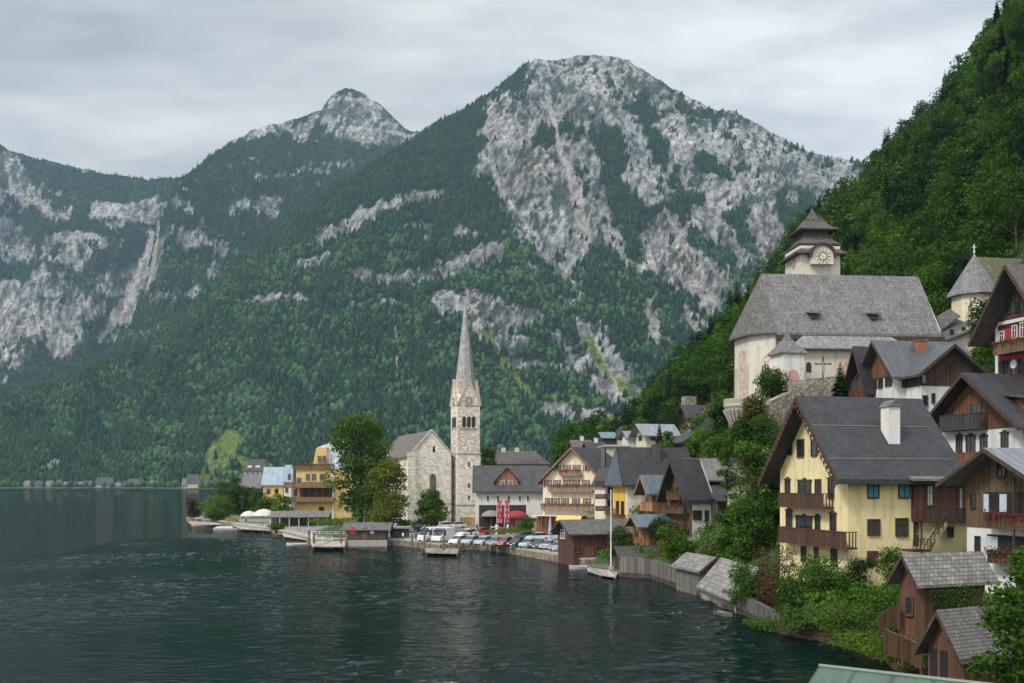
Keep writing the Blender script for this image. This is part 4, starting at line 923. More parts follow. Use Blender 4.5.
# wing with a front gable
wx0, wx1 = h.fp('F', 921, 400, 3)[0], h.fp('F', 978, 400, 3)[0]; we, wr = h.zp(372, wx1, -3), h.zp(346, (wx0+wx1)/2, -4)
h.walls(WHITE, we, wr, 'y', z0=-8, x0=wx0, x1=wx1, y0=-3, y1=h.W*.6, split=h.fp('F', 950, 386, 3)[1], m2=planks(.06,.035,.022), name='wing_wall'); h.roof(MET, we, wr, 'y', .9, 1.0, .2, x0=wx0, x1=wx1, y0=-3, y1=h.W*.5, name='wing_roof')
def fwin(h, p0, q0, p1, q1, off, **k):
    a0 = h.fp('F', p0, q0, off)[0]; a1 = h.fp('F', p1, q1, off)[0]; h.win('F', a0, h.fp('F', p0, q1, off)[1], a1, h.fp('F', p0, q0, off)[1], metre=True, base=off, **k)
fwin(h, 923, 396, 927, 405, 3); fwin(h, 932, 394, 934, 402, 3); fwin(h, 922, 375, 926, 383, 3.06); fwin(h, 949, 358, 954, 364, 3.06, frame=BROWN)
h.chimney(h.L*.92, h.W*.35, he, h.zp(341, h.L, 2), 1.1, paint(.28,.11,.07,.9), hood=False)
# ---- 6. red house
h = House('red_house', 'red painted house with white trim, green shutters and dark overhanging gable at top right', 'house', 996, 1056, 1150, 96, 15, 18.0, L=11)
he = h.zp(318, 0, 0); hr = h.zp(268, -2, h.W/2); print('red', h.W, he, hr)
h.walls(plaster(.33,.035,.04), he, hr, 'x', z0=-6, split=h.fp('L', 1005, 320)[1], m2=planks(.075,.035,.025)); h.roof(tiles(.085,.072,.068), he, hr, 'x', 1.2, 2.4, .25)
MB().box(-.09,.0,h.W-.35,h.W+.02,-6,h.fp('L',1005,322)[1]).build('corner_trim', WHITE, h.t); a_, z_ = h.fp('L', 1010, 322); MB().box(-.1,-.0,0,h.W,z_-.15,z_+.2).build('string_course', WHITE, h.t)
gs = paint(.05,.11,.07)
h.win('L', 1007, 304, 1011, 313, shut=gs, base=.06); h.win('L', 1016, 302, 1021, 311, shut=gs, base=.06)
for p in ((1000,332,1004,342),(1013,326,1017,338),(1021,323,1025,336)): h.win('L', *p, frame=WHITE)
for p in ((1003,361,1009,374),(1019,359,1025,374)): h.win('L', *p, shut=paint(.02,.03,.04))
MB().disc((-.02, h.fp('L', 1014, 364)[0], h.fp('L', 1014, 364)[1]), (-1,0,0), .45, .06).build('medallion', WHITE, h.t)
h.balcony('L', 993, 338, 1046, 351, 1.2, planks(.15,.09,.055), solid=True, flowers=(.25,.06,.04))
# ---- 7. chapel above
h = House('hillside_chapel', 'small pale chapel with steep cone roof and white finial, below the wood', 'chapel', 962, 990, 1080, 142, 10, 34.0, W=8)
rc = 3.1; cx_, cy_ = 0.3, 4.0; zt = h.zp(296, cx_, cy_); za = h.zp(254, cx_, cy_)
MB().lathe([(rc,-8),(rc,zt)], 8, (cx_,cy_), R(22.5)).build('apse_wall', CREAM, h.t, False); 
h.ro = MB().lathe([(rc+.7,zt-.15),(rc+.7,zt),(.06,za)], 8, (cx_,cy_), R(22.5)).build('apse_roof', shingle(.20,.20,.21,.25,.28), h.t)
MB().tube([(cx_,cy_,za-.2),(cx_,cy_,za+1.4)], .06).tube([(cx_-.35,cy_,za+1),(cx_+.35,cy_,za+1)], .05).lathe([(.01,za+.1),(.2,za+.3),(.01,za+.5)], 8, (cx_,cy_)).build('finial', paint(.8,.8,.8), h.t)
nhe = h.zp(306, 4, 0)+1.5; nhr = h.zp(258, 1, 4); h.walls(CREAM, nhe, nhr-.3, 'x', z0=-8, x0=cx_, x1=h.L+4, y0=.9, y1=7.1, name='nave_wall'); h.roof(shingle(.14,.14,.09,.3,.3,.9), nhe, nhr-.3, 'x', .6, .2, .2, x0=cx_+.4, x1=h.L+4, y0=.9, y1=7.1, name='nave_roof')
h = House('charnel_annex', 'low cream outbuilding with two stepped grey shingle roofs below the hillside chapel', 'outbuilding', 930, 936, 972, 136, 8, 28.0, W=5)
z1_ = h.zp(335, 0, 0); z2_ = h.zp(322, h.L, 0); b_ = MB(); b_.hull([(0,0,-6),(h.L,0,-6),(h.L,h.W,-6),(0,h.W,-6)], [(0,0,z1_-1),(h.L,0,z2_-.5),(h.L,h.W,z2_-.5),(0,h.W,z1_-1)]); b_.build('wall', CREAM, h.t)
b_ = MB(); b_.hull([(-.8,-.8,z1_-1.6),(h.L+.5,-.8,z2_-1),(h.L+.5,h.W,z2_+1.2),(-.8,h.W,z1_-.2)], [(-.8,-.8,z1_-1.4),(h.L+.5,-.8,z2_-.8),(h.L+.5,h.W,z2_+1.4),(-.8,h.W,z1_)]); h.ro = b_.build('roof', SHIND, h.t)
b_ = MB(); b_.hull([(1,2,z1_+.2),(h.L-.5,2,z2_+1.0),(h.L-.5,4.5,z2_+2.4),(2.5,4.5,z1_+3.0)], [(1,2,z1_+.4),(h.L-.5,2,z2_+1.2),(h.L-.5,4.5,z2_+2.6),(2.5,4.5,z1_+3.2)]); b_.build('upper_roof', SHIND, h.t)
for p in ((950,330,953,334),(962,328,965,332)): h.win('F', *p)

# ---- 8. big catholic church
h = House('hill_church', 'large pale church on a terrace with steep grey shingle roof, many-tiered tower and tall windows', 'church', 735, 775, 941, 132, 5, 23.0, W=11)
he = h.zp(329, 0, 0); hr = h.zp(277, 0, h.W/2); CW = plaster(.60,.56,.47); print('church', h.W, h.L, he, hr)
LL = h.L; AP = 3.6
h.walls(CW, he, hr-.4, 'x', z0=-8); 
h.roof(SHIN, he, hr, 'x', .7, .0, .25, fascia=False, x1=LL*.985)
b_ = MB(); ap = [(0,0),(-AP*.62,h.W*.12),(-AP,h.W*.5),(-AP*.62,h.W*.88),(0,h.W)]          # polygonal choir
ap = [(0,.0),(-AP*.75,h.W*.2),(-AP*.75-.6,h.W*.62),(-AP*.45,h.W*.93),(0,h.W)]
b_.hull([(x,y,-8) for x,y in ap][::-1], [(x,y,he) for x,y in ap][::-1]); b_.build('choir_wall', CW, h.t)
apo = [(0,-.7),(-AP*.78-.5,h.W*.2-.5),(-AP*.75-1.4,h.W*.62),(-AP*.45-.5,h.W*.93+.7),(0,h.W+.7)]
b_ = MB(); top = (0,h.W/2,hr+.45)
for i in range(4): p, q = apo[i], apo[i+1]; b_.poly([(q[0],q[1],he-.35),(p[0],p[1],he-.35),top])
for i in range(4): p, q = apo[i], apo[i+1]; b_.poly([(q[0],q[1],he-.65),(p[0],p[1],he-.65),(p[0],p[1],he-.35),(q[0],q[1],he-.35)])
b_.poly([(x,y,he-.65) for x,y in apo]); b_.build('choir_roof', shingle(.13,.125,.12), h.t)
MB().tube([(0,h.W/2,hr),(0,h.W/2,hr+2.2)], .06).lathe([(.02,hr+1.9),(.22,hr+2.15),(.02,hr+2.4)], 8, (0,h.W/2)).build('finial', paint(.05,.05,.05), h.t)
slc = (hr-he)/(h.W/2); MB().box(-.05, LL+.1, -.80, -.705, he-.7*slc-.5, he-.7*slc+.16).build('eaves_beam', DARKWOOD, h.t)
# aisle
ax0 = h.fp('F', 800, 360, 3.2)[0]-.6; ax1 = h.fp('F', 905, 360, 3.2)[0]; ae = h.zp(349, ax0, -3.2); ar = h.zp(331, ax0+2, 0)
MB().box(ax0, ax1, -3.2, -.01, -8, ae).build('aisle_wall', CW, h.t)
ar = h.zp(334, ax0+2, -.5); b_ = MB(); b_.hull([(ax0-.9,-4,ae-.1),(ax1+.5,-4,ae-.1),(ax1-1,-.02,ar),(ax0+2.6,-.02,ar)], [(ax0-.9,-4,ae+.12),(ax1+.5,-4,ae+.12),(ax1-1,-.02,ar+.22),(ax0+2.6,-.02,ar+.22)]); b_.poly([(ax0-.9,-4,ae+.1),(ax0+2.6,-.02,ar+.2),(ax0-.9,-.02,ae+.1)]); b_.poly([(ax0-.9,-.02,ae+.1),(ax0+2.6,-.02,ar+.2),(ax0-.9,-4,ae+.1)]); b_.build('aisle_roof', shingle(.235,.235,.24), h.t)
STF = plaster(.52,.50,.46)
h.win('F', 933, 332, 937, 338, frame=WHITE)
# two small roof dormers
for px_, py_ in ((816,318),(876,316)):
    xx = h.fp('F', px_, 330)[0]; sl_ = (hr-he)/(h.W/2); yy = 1.1; zz_ = he+sl_*yy+.25
    b_ = MB(); b_.hull([(xx-.55,yy-.7,zz_-.3),(xx+.55,yy-.7,zz_-.3),(xx+.55,yy+.4,zz_+.5),(xx-.55,yy+.4,zz_+.5)], [(xx-.5,yy-.7,zz_+.35),(xx+.5,yy-.7,zz_+.35),(xx+.5,yy+.4,zz_+.6),(xx-.5,yy+.4,zz_+.6)]); d_ = b_.build('dormer', DARKWOOD, h.t)
    b_ = MB(); b_.hull([(xx-.9,yy-1,zz_+.36),(xx+.9,yy-1,zz_+.36),(xx+.9,yy+1.2,zz_+.85),(xx-.9,yy+1.2,zz_+.85)], [(xx-.9,yy-1,zz_+.6),(xx+.9,yy-1,zz_+.6),(xx+.9,yy+1.2,zz_+.98),(xx-.9,yy+1.2,zz_+.98)]); b_.build('dormer_roof', SHIN, d_)
# choir windows on the polygon faces
def faceframe(p, q):
    p, q = Vector((*p,0)), Vector((*q,0)); d = (q-p).normalized(); return p, d, Vector((d.y,-d.x,0)), (q-p).length
def arch_part(h, p, q, f0, f1, z0, z1, name, m, out=.03, th=.08, parent=None, arch=True, n=8):
    o, d, nn_, L_ = faceframe(p, q); a0, a1 = L_*f0, L_*f1; r_ = (a1-a0)/2; pts = [(a0,z0),(a1,z0)]
    if arch:
        zc = z1-r_*1.2
        pts += [(a0+r_+r_*math.cos(t_), zc+r_*1.2*math.sin(t_)) for t_ in [math.pi*i/n for i in range(n+1)]]
    else: pts += [(a1,z1),(a0,z1)]
    lo_ = [tuple(o+d*a+nn_*out+Vector((0,0,z))) for a, z in pts]; hi_ = [tuple(o+d*a+nn_*(out+th)+Vector((0,0,z))) for a, z in pts]
    return MB().hull(lo_, hi_).build(name, m, parent or h.t)
P0, P1, P2 = ap[1], ap[0], ap[2]
zt_, zb_ = he-3.0, he-11.2
w1 = arch_part(h, P0, P1, .44, .84, zb_, zt_, 'tall_window', plaster(.62,.55,.44), 0, .1); arch_part(h, P0, P1, .49, .79, zb_+.2, zt_-1.5, 'pane', glass(), .101, .03, w1)
for f_ in (.585, .69): arch_part(h, P0, P1, f_-.012, f_+.012, zb_+.2, zt_-1.6, 'mullion', plaster(.62,.55,.44), .132, .04, w1, False)
o_, d_, nn_, L_ = faceframe(P0, P1); cc = o_+d_*L_*.64+nn_*.11; MB().ring((cc.x,cc.y,zt_-.85), nn_, .22, .5, .06).build('tracery', plaster(.62,.5,.4), w1)
FRE = NT('faded_fresco'); nz = FRE.noise(FRE.uv(), 1.3, 6, .7); FRE.col(FRE.ramp(nz, [(.35, (.33,.20,.15)), (.5, (.50,.37,.29)), (.62, (.56,.47,.38))])); FRE.set(Roughness=.95); FRE = FRE.m
arch_part(h, P2, P0, .28, .78, he-12.5, he-2.4, 'fresco', FRE, 0, .02, None, False)
for f_ in (.10, .86): arch_part(h, P2, P0, f_-.05, f_+.05, he-12, he-4.5, 'blind_window', plaster(.42,.40,.36), 0, .05)
a0, z0_ = h.fp('F', 818, 385, 3.2); 
def farch(px0, px1, py0, py1, off, name, m, th=.08, base=0., parent=None):
    a0 = h.fp('F', px0, py0, off)[0]; a1 = h.fp('F', px1, py0, off)[0]; z1 = h.fp('F', px0, py0, off)[1]; z0 = h.fp('F', px0, py1, off)[1]
    return arch_part(h, (a0,-off), (a1,-off), 0, 1, z0, z1, name, m, base, th, parent)
farch(806, 811, 362, 372, 3.2, 'side_window', paint(.02,.02,.02)); w1 = farch(838.5, 848.5, 355, 374, 3.2, 'side_window', plaster(.6,.5,.35), .06); farch(840, 847, 357.5, 373, 3.2, 'fresco', FRE, .03, .061, w1)
MB().tube([(.15,-.2,he-.6),(.15,-.2,-6)], .1).build('drainpipe', paint(.1,.1,.09), h.t)
# tower behind the nave
tx0 = h.fp('F', 787, 270, -12)[0]; tx1 = h.fp('F', 840, 270, -12)[0]; tw = (tx1-tx0); tcx, tcy = (tx0+tx1)/2+1.1, 12+tw*.42; tw *= .76
zw = h.zp(254, tcx, tcy-tw/2)
th_ = MB().box(tcx-tw/2, tcx+tw/2, tcy-tw/2, tcy+tw/2, -5, zw+1.2).build('tower_wall', CW, h.t)
def tier(z0, r0, z1, r1, curve=.55, nm='tower_roof', wall=None, m=None):
    prof = [(r0*1.0, z0-.22), (r0*1.02, z0)]
    for i in range(1, 7):
        f_ = i/6; prof.append((r0+(r1-r0)*(f_**curve), z0+(z1-z0)*f_))
    return MB().lathe([(r*math.sqrt(2), z) for r, z in prof], 4, (tcx, tcy), R(45)).build(nm, m or SHIND, h.t)
zr = lambda py: h.zp(py, tcx, tcy)
hw = tw/2
tier(zr(258), hw*1.27, zr(246), hw*.74, .7); tier(zr(248), hw*1.03, zr(236), hw*.55, .62)
MB().box(tcx-hw*.58, tcx+hw*.58, tcy-hw*.58, tcy+hw*.58, zr(240), zr(230)).build('lantern_wall', BROWN, h.t)
tier(zr(232.5), hw*.95, zr(220), hw*.36, .62); tier(zr(221.5), hw*.44, zr(209), .1, .5)
MB().tube([(tcx,tcy,zr(211)),(tcx,tcy,zr(203))], .09).lathe([(.02,zr(207)),(.22,zr(206)),(.02,zr(205))], 8, (tcx,tcy)).tube([(tcx-.5,tcy,zr(204)),(tcx+.5,tcy,zr(204))], .06).build('cross', paint(.05,.05,.05), h.t)
# clock hood and clocks
zc_ = zr(263); yf = tcy-hw
b_ = MB(); n_ = 14; lo_ = [(tcx-1.55,yf-.06,zc_-.2)]; 
pts = [(tcx+1.6*math.cos(t_), zc_+.1+1.6*math.sin(t_)) for t_ in [math.pi*i/n_ for i in range(n_+1)]]
MB().hull([(x,yf-1.0,z) for x, z in [(tcx+1.6, zc_-1.)]+pts+[(tcx-1.6, zc_-1.)]], [(x,yf+1.5,z) for x, z in [(tcx+1.6, zc_-1.)]+pts+[(tcx-1.6, zc_-1.)]]).build('clock_bay', CW, h.t)
b_ = MB()
for i in range(n_):
    a_, c_ = math.pi*i/n_, math.pi*(i+1)/n_
    q = lambda r, t_, y: (tcx+r*math.cos(t_), y, zc_+.1+r*math.sin(t_))
    b_.hull([q(1.62,a_,yf-1.35), q(1.62,c_,yf-1.35), q(1.62,c_,yf+1.5), q(1.62,a_,yf+1.5)], [q(1.95,a_,yf-1.35), q(1.95,c_,yf-1.35), q(1.95,c_,yf+1.5), q(1.95,a_,yf+1.5)])
b_.build('clock_hood', DARKWOOD, h.t)
def clock(par, c, nrm, r, face=(.62,.58,.5), ringc=(.25,.14,.07)):
    c = Vector(c); nrm = Vector(nrm); o = MB().disc(c, nrm, r, .05).build('clock_face', paint(*face), par)
    MB().ring(tuple(c+nrm*.051), nrm, r*.42, r*.62, .03).build('number_ring', paint(*ringc), o)
    up = Vector((0,0,1)); sd_ = nrm.cross(up); b = MB()
    for i in range(12):
        a = math.pi*i/6; d = up*math.cos(a)+sd_*math.sin(a); b.bar(c+nrm*.1+d*r*.7, c+nrm*.1+d*r*.9, r*.07)
    b.build('hour_marks', paint(.05,.04,.03), o)
    b = MB(); b.bar(c+nrm*.13, c+nrm*.13+(up*.35+sd_*.4)*r, r*.08); b.bar(c+nrm*.15, c+nrm*.15+(up*-.75+sd_*.1)*r, r*.06); b.build('clock_hands', paint(.6,.5,.2), o)
clock(h.t, (tcx, yf-1.001, zc_+.1), (0,-1,0), 1.15); clock(h.t, (tcx-hw-.001, tcy-hw*.2, zc_-.1), (-1,0,0), 1.0)
# ---- painted turret chapel in front of the church
h = House('painted_turret_chapel', 'small white square chapel with pink painted panels and pyramid shingle roof before the big church', 'chapel', 773.5, 783, 804, 124, 14, 18.0, W=3.2)
zt = h.zp(352, 0, 0); MB().box(0, h.L, 0, h.W, -7, zt).build('wall', plaster(.68,.66,.62), h.t)
h.ro = MB().lathe([((h.L/2+.4)*1.414, zt-.15),((h.L/2+.4)*1.414, zt),(.7, zt+1.7),(.05, zt+2.9)], 4, (h.L/2, h.W/2), R(45)).build('roof', SHIN, h.t); MB().tube([(h.L/2,h.W/2,zt+2.7),(h.L/2,h.W/2,zt+4)], .05).build('finial', paint(.1,.1,.1), h.t)
pk = plaster(.58,.32,.27)
def lfarch(h, face, px0, px1, py0, py1, name, m, arch=True, out=0., th=.05, parent=None):
    a0 = h.fp(face, px0, py0)[0]; a1 = h.fp(face, px1, py0)[0]; z1 = h.fp(face, px0, py0)[1]; z0 = h.fp(face, px0, py1)[1]
    if face == 'F': return arch_part(h, (a0,0), (a1,0), 0, 1, z0, z1, name, m, out, th, parent, arch)
    a0, a1 = max(a0,a1), min(a0,a1); return arch_part(h, (0,a0), (0,a1), 0, 1, z0, z1, name, m, out, th, parent, arch)
lfarch(h, 'L', 775.5, 781.5, 368, 383, 'niche', plaster(.42,.22,.18)); lfarch(h, 'F', 787, 799, 369, 383, 'painted_panel', pk); lfarch(h, 'L', 776, 782, 386, 398, 'painted_panel', pk, False)
# ---- bastion with corbels
c_ = at(740, 400, 124); t_ = thing('round_bastion', 'pale round stone bastion with a ring of corbels and parapet below the church choir', 'bastion', (c_.x, c_.y, 12))
r_ = 1.9; zt = zat(398, 122)-12; MB().lathe([(r_*.85,-10),(r_*.72,zt-3.6),(r_*.72,zt-2.4),(r_,zt-1.2),(r_,zt-1.0)], 24).build('wall', stone(.42,.38,.31,.7,.35), t_)
b_ = MB()
for i in range(22):
    a = 2*math.pi*i/22; p = Vector((math.cos(a), math.sin(a), 0)); b_.bar(p*(r_*.6)+Vector((0,0,zt-2.9)), p*(r_+.05)+Vector((0,0,zt-1.3)), .28, .4)
b_.build('corbels', plaster(.45,.42,.36), t_); MB().lathe([(r_+.1,zt-1.0),(r_+.1,zt),(r_-.3,zt),(r_-.3,zt-.9)], 24).build('parapet', stone(.42,.39,.33,.7,.35), t_)
# ---- churchyard retaining walls + crucifix
def slabwall(name, label, cat, p, q, z0, zp_, zq_, w, m, group=None):
    d = (Vector((*q,0))-Vector((*p,0))).normalized()*1; n_ = Vector((-d.y, d.x, 0))*w
    b = MB(); P, Qq = Vector((*p,0)), Vector((*q,0))
    b.hull([(P.x,P.y,z0),(Qq.x,Qq.y,z0),(Qq.x+n_.x,Qq.y+n_.y,z0),(P.x+n_.x,P.y+n_.y,z0)], [(P.x,P.y,zp_),(Qq.x,Qq.y,zq_),(Qq.x+n_.x,Qq.y+n_.y,zq_),(P.x+n_.x,P.y+n_.y,zp_)])
    return tag(b.build(name, m), label, cat, group)
def pw(px, D): return ((px-CX)/F*D, D)
RUB = rubble(.34,.31,.25)
slabwall('retaining_wall', 'old lichen covered stone retaining wall of the churchyard below the crucifix', 'wall', pw(790,119), pw(846,121), 8, zat(381,119), zat(375,121), 1, RUB)
slabwall('retaining_wall', 'rough stone wall end sloping down below the painted turret chapel', 'wall', pw(769,117), pw(790.5,118.9), 4, zat(402,117), zat(392,119), 1, RUB)
slabwall('retaining_wall', 'grassy stone terrace wall under the choir between bastion and painted chapel', 'wall', pw(738,127), pw(778,124), 6, zat(402,127), zat(399,124), 1.2, RUB)
c_ = at(823, 382, 122); t_ = thing('crucifix', 'tall dark wayside crucifix with figure in front of the church aisle', 'crucifix', c_)
b_ = MB().box(-.1,.1,-.08,.08,0,3.1).box(-1.0,1.0,-.09,.07,2.1,2.32).box(-.5,.5,-.4,.4,-.6,.15); b_.build('cross', paint(.10,.07,.05,.8), t_)
MB().tube([(0,-.16,.8),(0,-.17,1.4),(0,-.18,2.05)], [.06,.13,.16]).tube([(-.75,-.14,2.25),(0,-.17,2.0),(.75,-.14,2.25)], [.04,.08,.04], 6).lathe([(.02,2.1),(.12,2.2),(.12,2.32),(.02,2.42)], 8, (0,-.19)).build('figure', paint(.35,.28,.2,.8), t_)
c_ = at(852, 395, 118); h = House('dark_shed', 'small dark shed with black gable roof beside the churchyard wall', 'shed', 856, 868, 886, 113, 20, 19.0, W=3)
he = h.zp(382, 0, 0); hr = h.zp(350, 0, 1.5); h.walls(DARKWOOD, he, he+1.5, 'x', z0=-6); h.roof(SLATE, he, hr, 'x', .6, .9, .15)
slabwall('porch_wall', 'brown timber fence with tiled coping between churchyard wall and white timber house', 'fence', pw(840,112), pw(872,113), 12, zat(391,112), zat(391,113), .4, RUST)
# ---- 10. brown chalet in the middle
h = House('balconied_chalet', 'tall brown chalet with flowered gable balconies over a white lower wall, centre right', 'house', 668, 692, 714, 128, 22, 2.0)
zs = h.fp('F', 700, 495)[1]; he = h.zp(497, 0, 0); hr = h.zp(462, -1.2, h.W/2); print('chalet', h.W, h.L, he, hr)
h.walls(WHITE, he, hr, 'x', z0=-6, x1=h.L); h.roof(SLATE, he, hr, 'x', .55, 1.5, .25, x1=h.L*.42)
b_ = MB(); zl = h.fp('L', 685, 536)[1]; P0_ = [(-.13,.0,zl),(-.13,.0,he),(-.13,h.W/2,hr-.1),(-.13,h.W,he),(-.13,h.W,zl)]; b_.hull(P0_[::-1], [(-.001,)+p[1:] for p in P0_[::-1]]); b_.build('gable_cladding', planks(.13,.065,.03), h.t)
for q in ((484,498),(500,512),(516,530)):
    for i in range(3):
        a = h.W*(.16+.28*i); zz = h.fp('L', 684, q[1])[1]; h.win('L', a, zz, a+.9, zz+1.4, metre=True, base=.13, frame=BROWN)
for q in ((490,500),(505,514),(520,530)):
    z1 = h.fp('L', 684, q[0], 1.)[1]; z0 = h.fp('L', 684, q[1], 1.)[1]; n0 = h.W*(.22 if q[0] < 495 else .05)
    b_ = MB(); h.bx(b_, 'L', n0, h.W-n0, z0, z0+.12, .13, 1.1); h.bx(b_, 'L', n0, h.W-n0, z0+.12, z0+1.0, 1.02, 1.08)
    bl = b_.build('balcony', BROWN, h.t); h.flowers('L', n0, h.W-n0, z0+1.05, 1.0, (.30,.05,.06), bl, 45)
for p in ((693,511,697,519),(698,511,701,519),(705,511,708,521)): h.win('F', *p)
for p in ((696,548,699,556),(701,548,704,556),(707,548,710,556)): h.win('F', *p, pane=paint(.3,.33,.36))
xs = h.fp('F', 711, 520)[0]
MB().box(xs, h.L+.8, -1.6, -.01, -6, he-.6).build('stair_tower', planks(.055,.035,.025), h.t); MB().hull([(xs-.4,-2,he-.7),(h.L+1.1,-2,he-.7),(h.L+1.1,.3,he+.3),(xs-.4,.3,he+.3)], [(xs-.4,-2,he-.5),(h.L+1.1,-2,he-.5),(h.L+1.1,.3,he+.5),(xs-.4,.3,he+.5)]).build('stair_roof', SLATE, h.t)
h2 = House('grey_roofed_house', 'low dark timber house with weathered grey shingle roof and white balcony box, beyond the chalet', 'house', 692, 697, 748, 137, 4, 6.0, W=9)
he = h2.zp(478, 0, 0); hr = h2.zp(460, 0, 4.5); h2.walls(planks(.06,.045,.035), he, hr, 'x', z0=-8); h2.roof(SHIN, he, hr, 'x', .9, .9, .2)
a0 = h2.fp('F', 692, 490, 2.5)[0]; a1 = h2.L; zz = h2.zp(496, 0, -2.5)
MB().box(a0+.6, a1, -2.5, -.02, -6, zz).build('front_wall', planks(.06,.045,.035), h2.t); MB().hull([(a0,-3.2,zz-.1),(a1+.3,-3.2,zz-.1),(a1+.3,-.01,zz+1.5),(a0,-.01,zz+1.5)], [(a0,-3.2,zz+.1),(a1+.3,-3.2,zz+.1),(a1+.3,-.01,zz+1.7),(a0,-.01,zz+1.7)]).build('front_roof', SLATE2, h2.t)
a0 = h2.fp('F', 733, 490, 3.4)[0]; z1 = h2.fp('F', 733, 484, 3.4)[1]; z0 = h2.fp('F', 733, 492, 3.4)[1]; MB().box(a0, a0+2.2, -4.4, -3.3, z0, z1).box(a0-.2, a0+2.4, -4.6, -3.2, z1, z1+.15).build('balcony_box', WHITE, h2.t)
for px_ in (702, 716, 728): fwin(h2, px_, 499, px_+4, 506, 2.5)
# ---- 11. large cream house with blue grey hip end
h = House('cream_lake_house', 'big cream plastered house with long dark roof, blue grey hip end and yellow corner', 'house', 613, 627, 676, 150, 14, 1.5)
he = h.zp(478, 0, 0); hr = h.zp(449, 0, h.W/2); print('creamlake', h.W, h.L, he, hr)
h.walls(CREAM2, he, z0=-4, x1=h.L+3); ym = h.W/2; sl_ = (hr-he)/ym
b_ = MB(); o_ = .9; x1_ = h.L+3.3; zz = he-o_*sl_
b_.hull([(-1.0,-o_,zz),(x1_,-o_,zz),(x1_,ym,hr),(-.55,ym,hr)], [(-1.0,-o_,zz+.3),(x1_,-o_,zz+.3),(x1_,ym,hr+.3),(-.55,ym,hr+.3)])
b_.hull([(-.55,ym+.001,hr),(x1_,ym+.001,hr),(x1_,h.W+o_,zz),(-1.0,h.W+o_,zz)], [(-.55,ym+.001,hr+.3),(x1_,ym+.001,hr+.3),(x1_,h.W+o_,zz+.3),(-1.0,h.W+o_,zz+.3)]); h.ro = b_.build('roof', SLATE, h.t)
b_ = MB(); b_.hull([(-1.02,-o_,zz+.05),(-.57,ym,hr+.05),(-1.02,h.W+o_,zz+.05)], [(-1.1,-o_,zz+.36),(-.65,ym,hr+.42),(-1.1,h.W+o_,zz+.36)]); b_.build('hip_roof', METB, h.t)
MB().box(-.03,-.001,.6,h.W-.4,-3,he-.05).build('corner_panel', plaster(.70,.42,.06), h.t); h.chimney(h.L*.7, ym*.6, he, hr+.6, .9, paint(.08,.08,.08), hood=False)
for p in ((600,474),(608,492),(612,508)):
    pass
for z_ in (2.6, 5.4): 
    b_ = MB(); b_.box(-1.3,-.04,.4,h.W+.3,z_,z_+.15)
    for i in range(14): y_ = .4+(h.W-.1)*i/13; b_.box(-1.3,-1.24,y_-.08,y_+.08,z_+.15,z_+1.)
    b_.box(-1.32,-1.22,.4,h.W+.3,z_+1.,z_+1.1); b_.build('balcony', BROWN, h.t)
    for y_ in (1.2, 3.4): h.win('L', y_, z_+.2, y_+1, z_+2.1, metre=True, base=.03)
h.win('F', 647, 498, 651, 503, pane=paint(.1,.1,.1))
# ---- 12. two small orange timber houses
h = House('orange_timber_house', 'small bright tan timber house with balcony and blue metal roof beside the cream house', 'house', 645, 652, 670, 138, 20, 3.0)
he = h.zp(487, 0, 0); hr = h.zp(477, 0, h.W/2); h.walls(TAN, he, hr, 'x', z0=-5, x1=h.L+1); h.roof(METB, he, hr, 'x', .9, 1.3, .16, under=TAN)
h.balcony('L', 640, 502, 652, 511, 1.0, TAN, solid=True); h.win('F', 655, 492, 660, 500, frame=TAN); h.win('L', 646, 492, 649, 502, frame=TAN)
h = House('orange_shed', 'tan boarded lakeside shed with shallow blue metal roof beside ivy and green bushes', 'shed', 633, 643, 674, 130, 14, 1.6)
he = h.zp(525, 0, 0); hr = h.zp(516, 0, h.W/2); h.walls(TAN, he, hr, 'x', z0=-2); h.roof(METB, he, hr, 'x', .7, 1., .16, under=TAN); h.win('L', 635, 527, 639, 537, frame=TAN); h.door('F', 650, 530, 655, 550, BROWN)
print('orange', h.W, h.L)
# ---- 13. cream hotel
h = House('gabled_hotel', 'cream gabled hotel with three rows of flowered balconies and brown shutters behind the car park', 'hotel', 530, 543, 604, 203, -26, 1.6, W=20)
he = h.zp(480, 0, 0); hr = h.zp(449, h.L/2, 0); print('hotel', h.W, h.L, he, hr)
h.walls(plaster(.78,.66,.47), he, hr, 'y'); h.roof(SLATE2, he, hr, 'y', 1.0, 1.2, .3, under=planks(.2,.1,.05))
SHB = planks(.22,.12,.06, .1, False)
for row, (q0, q1) in enumerate(((465,471),(480,487),(498,506))):
    for px_ in ([557.5,567,576.5,586.5] if row == 0 else [548,557,567,576,586,599] if row == 1 else [549,556,565,576,587,598]):
        if row == 0 and px_ in (557.5,586.5): h.win('F', px_-1.4, q0+.5, px_+1.4, q1, frame=WHITE, shut=SHB, mull=False)
        else: h.win('F', px_-1.7, q0, px_+1.7, q1, frame=WHITE, shut=SHB)
BALW = planks(.24,.17,.11)
h.balcony('F', 559, 470, 580, 476, 1.1, BALW, flowers=(.42,.05,.05), solid=True); h.balcony('F', 548, 485, 592, 492, 1.1, BALW, flowers=(.42,.05,.05), solid=True); h.balcony('F', 541, 504, 604, 511, 1.1, BALW, flowers=(.4,.06,.05), solid=True)
b_ = MB(); zz = h.fp('F', 560, 514, 0)[1]; b_.box(-1, h.L*.72, -3.4, -.01, zz-.35, zz-.22); b_.build('canopy', WHITE, h.t)
b_ = MB(); 
for i in range(9): b_.box(h.L*.08*i, h.L*.08*i+.12, -3.3, -3.2, -1, zz-.36)
b_.box(-1, h.L, -.5, -.02, -1, zz-.5); b_.build('ground_floor', planks(.25,.10,.05), h.t)
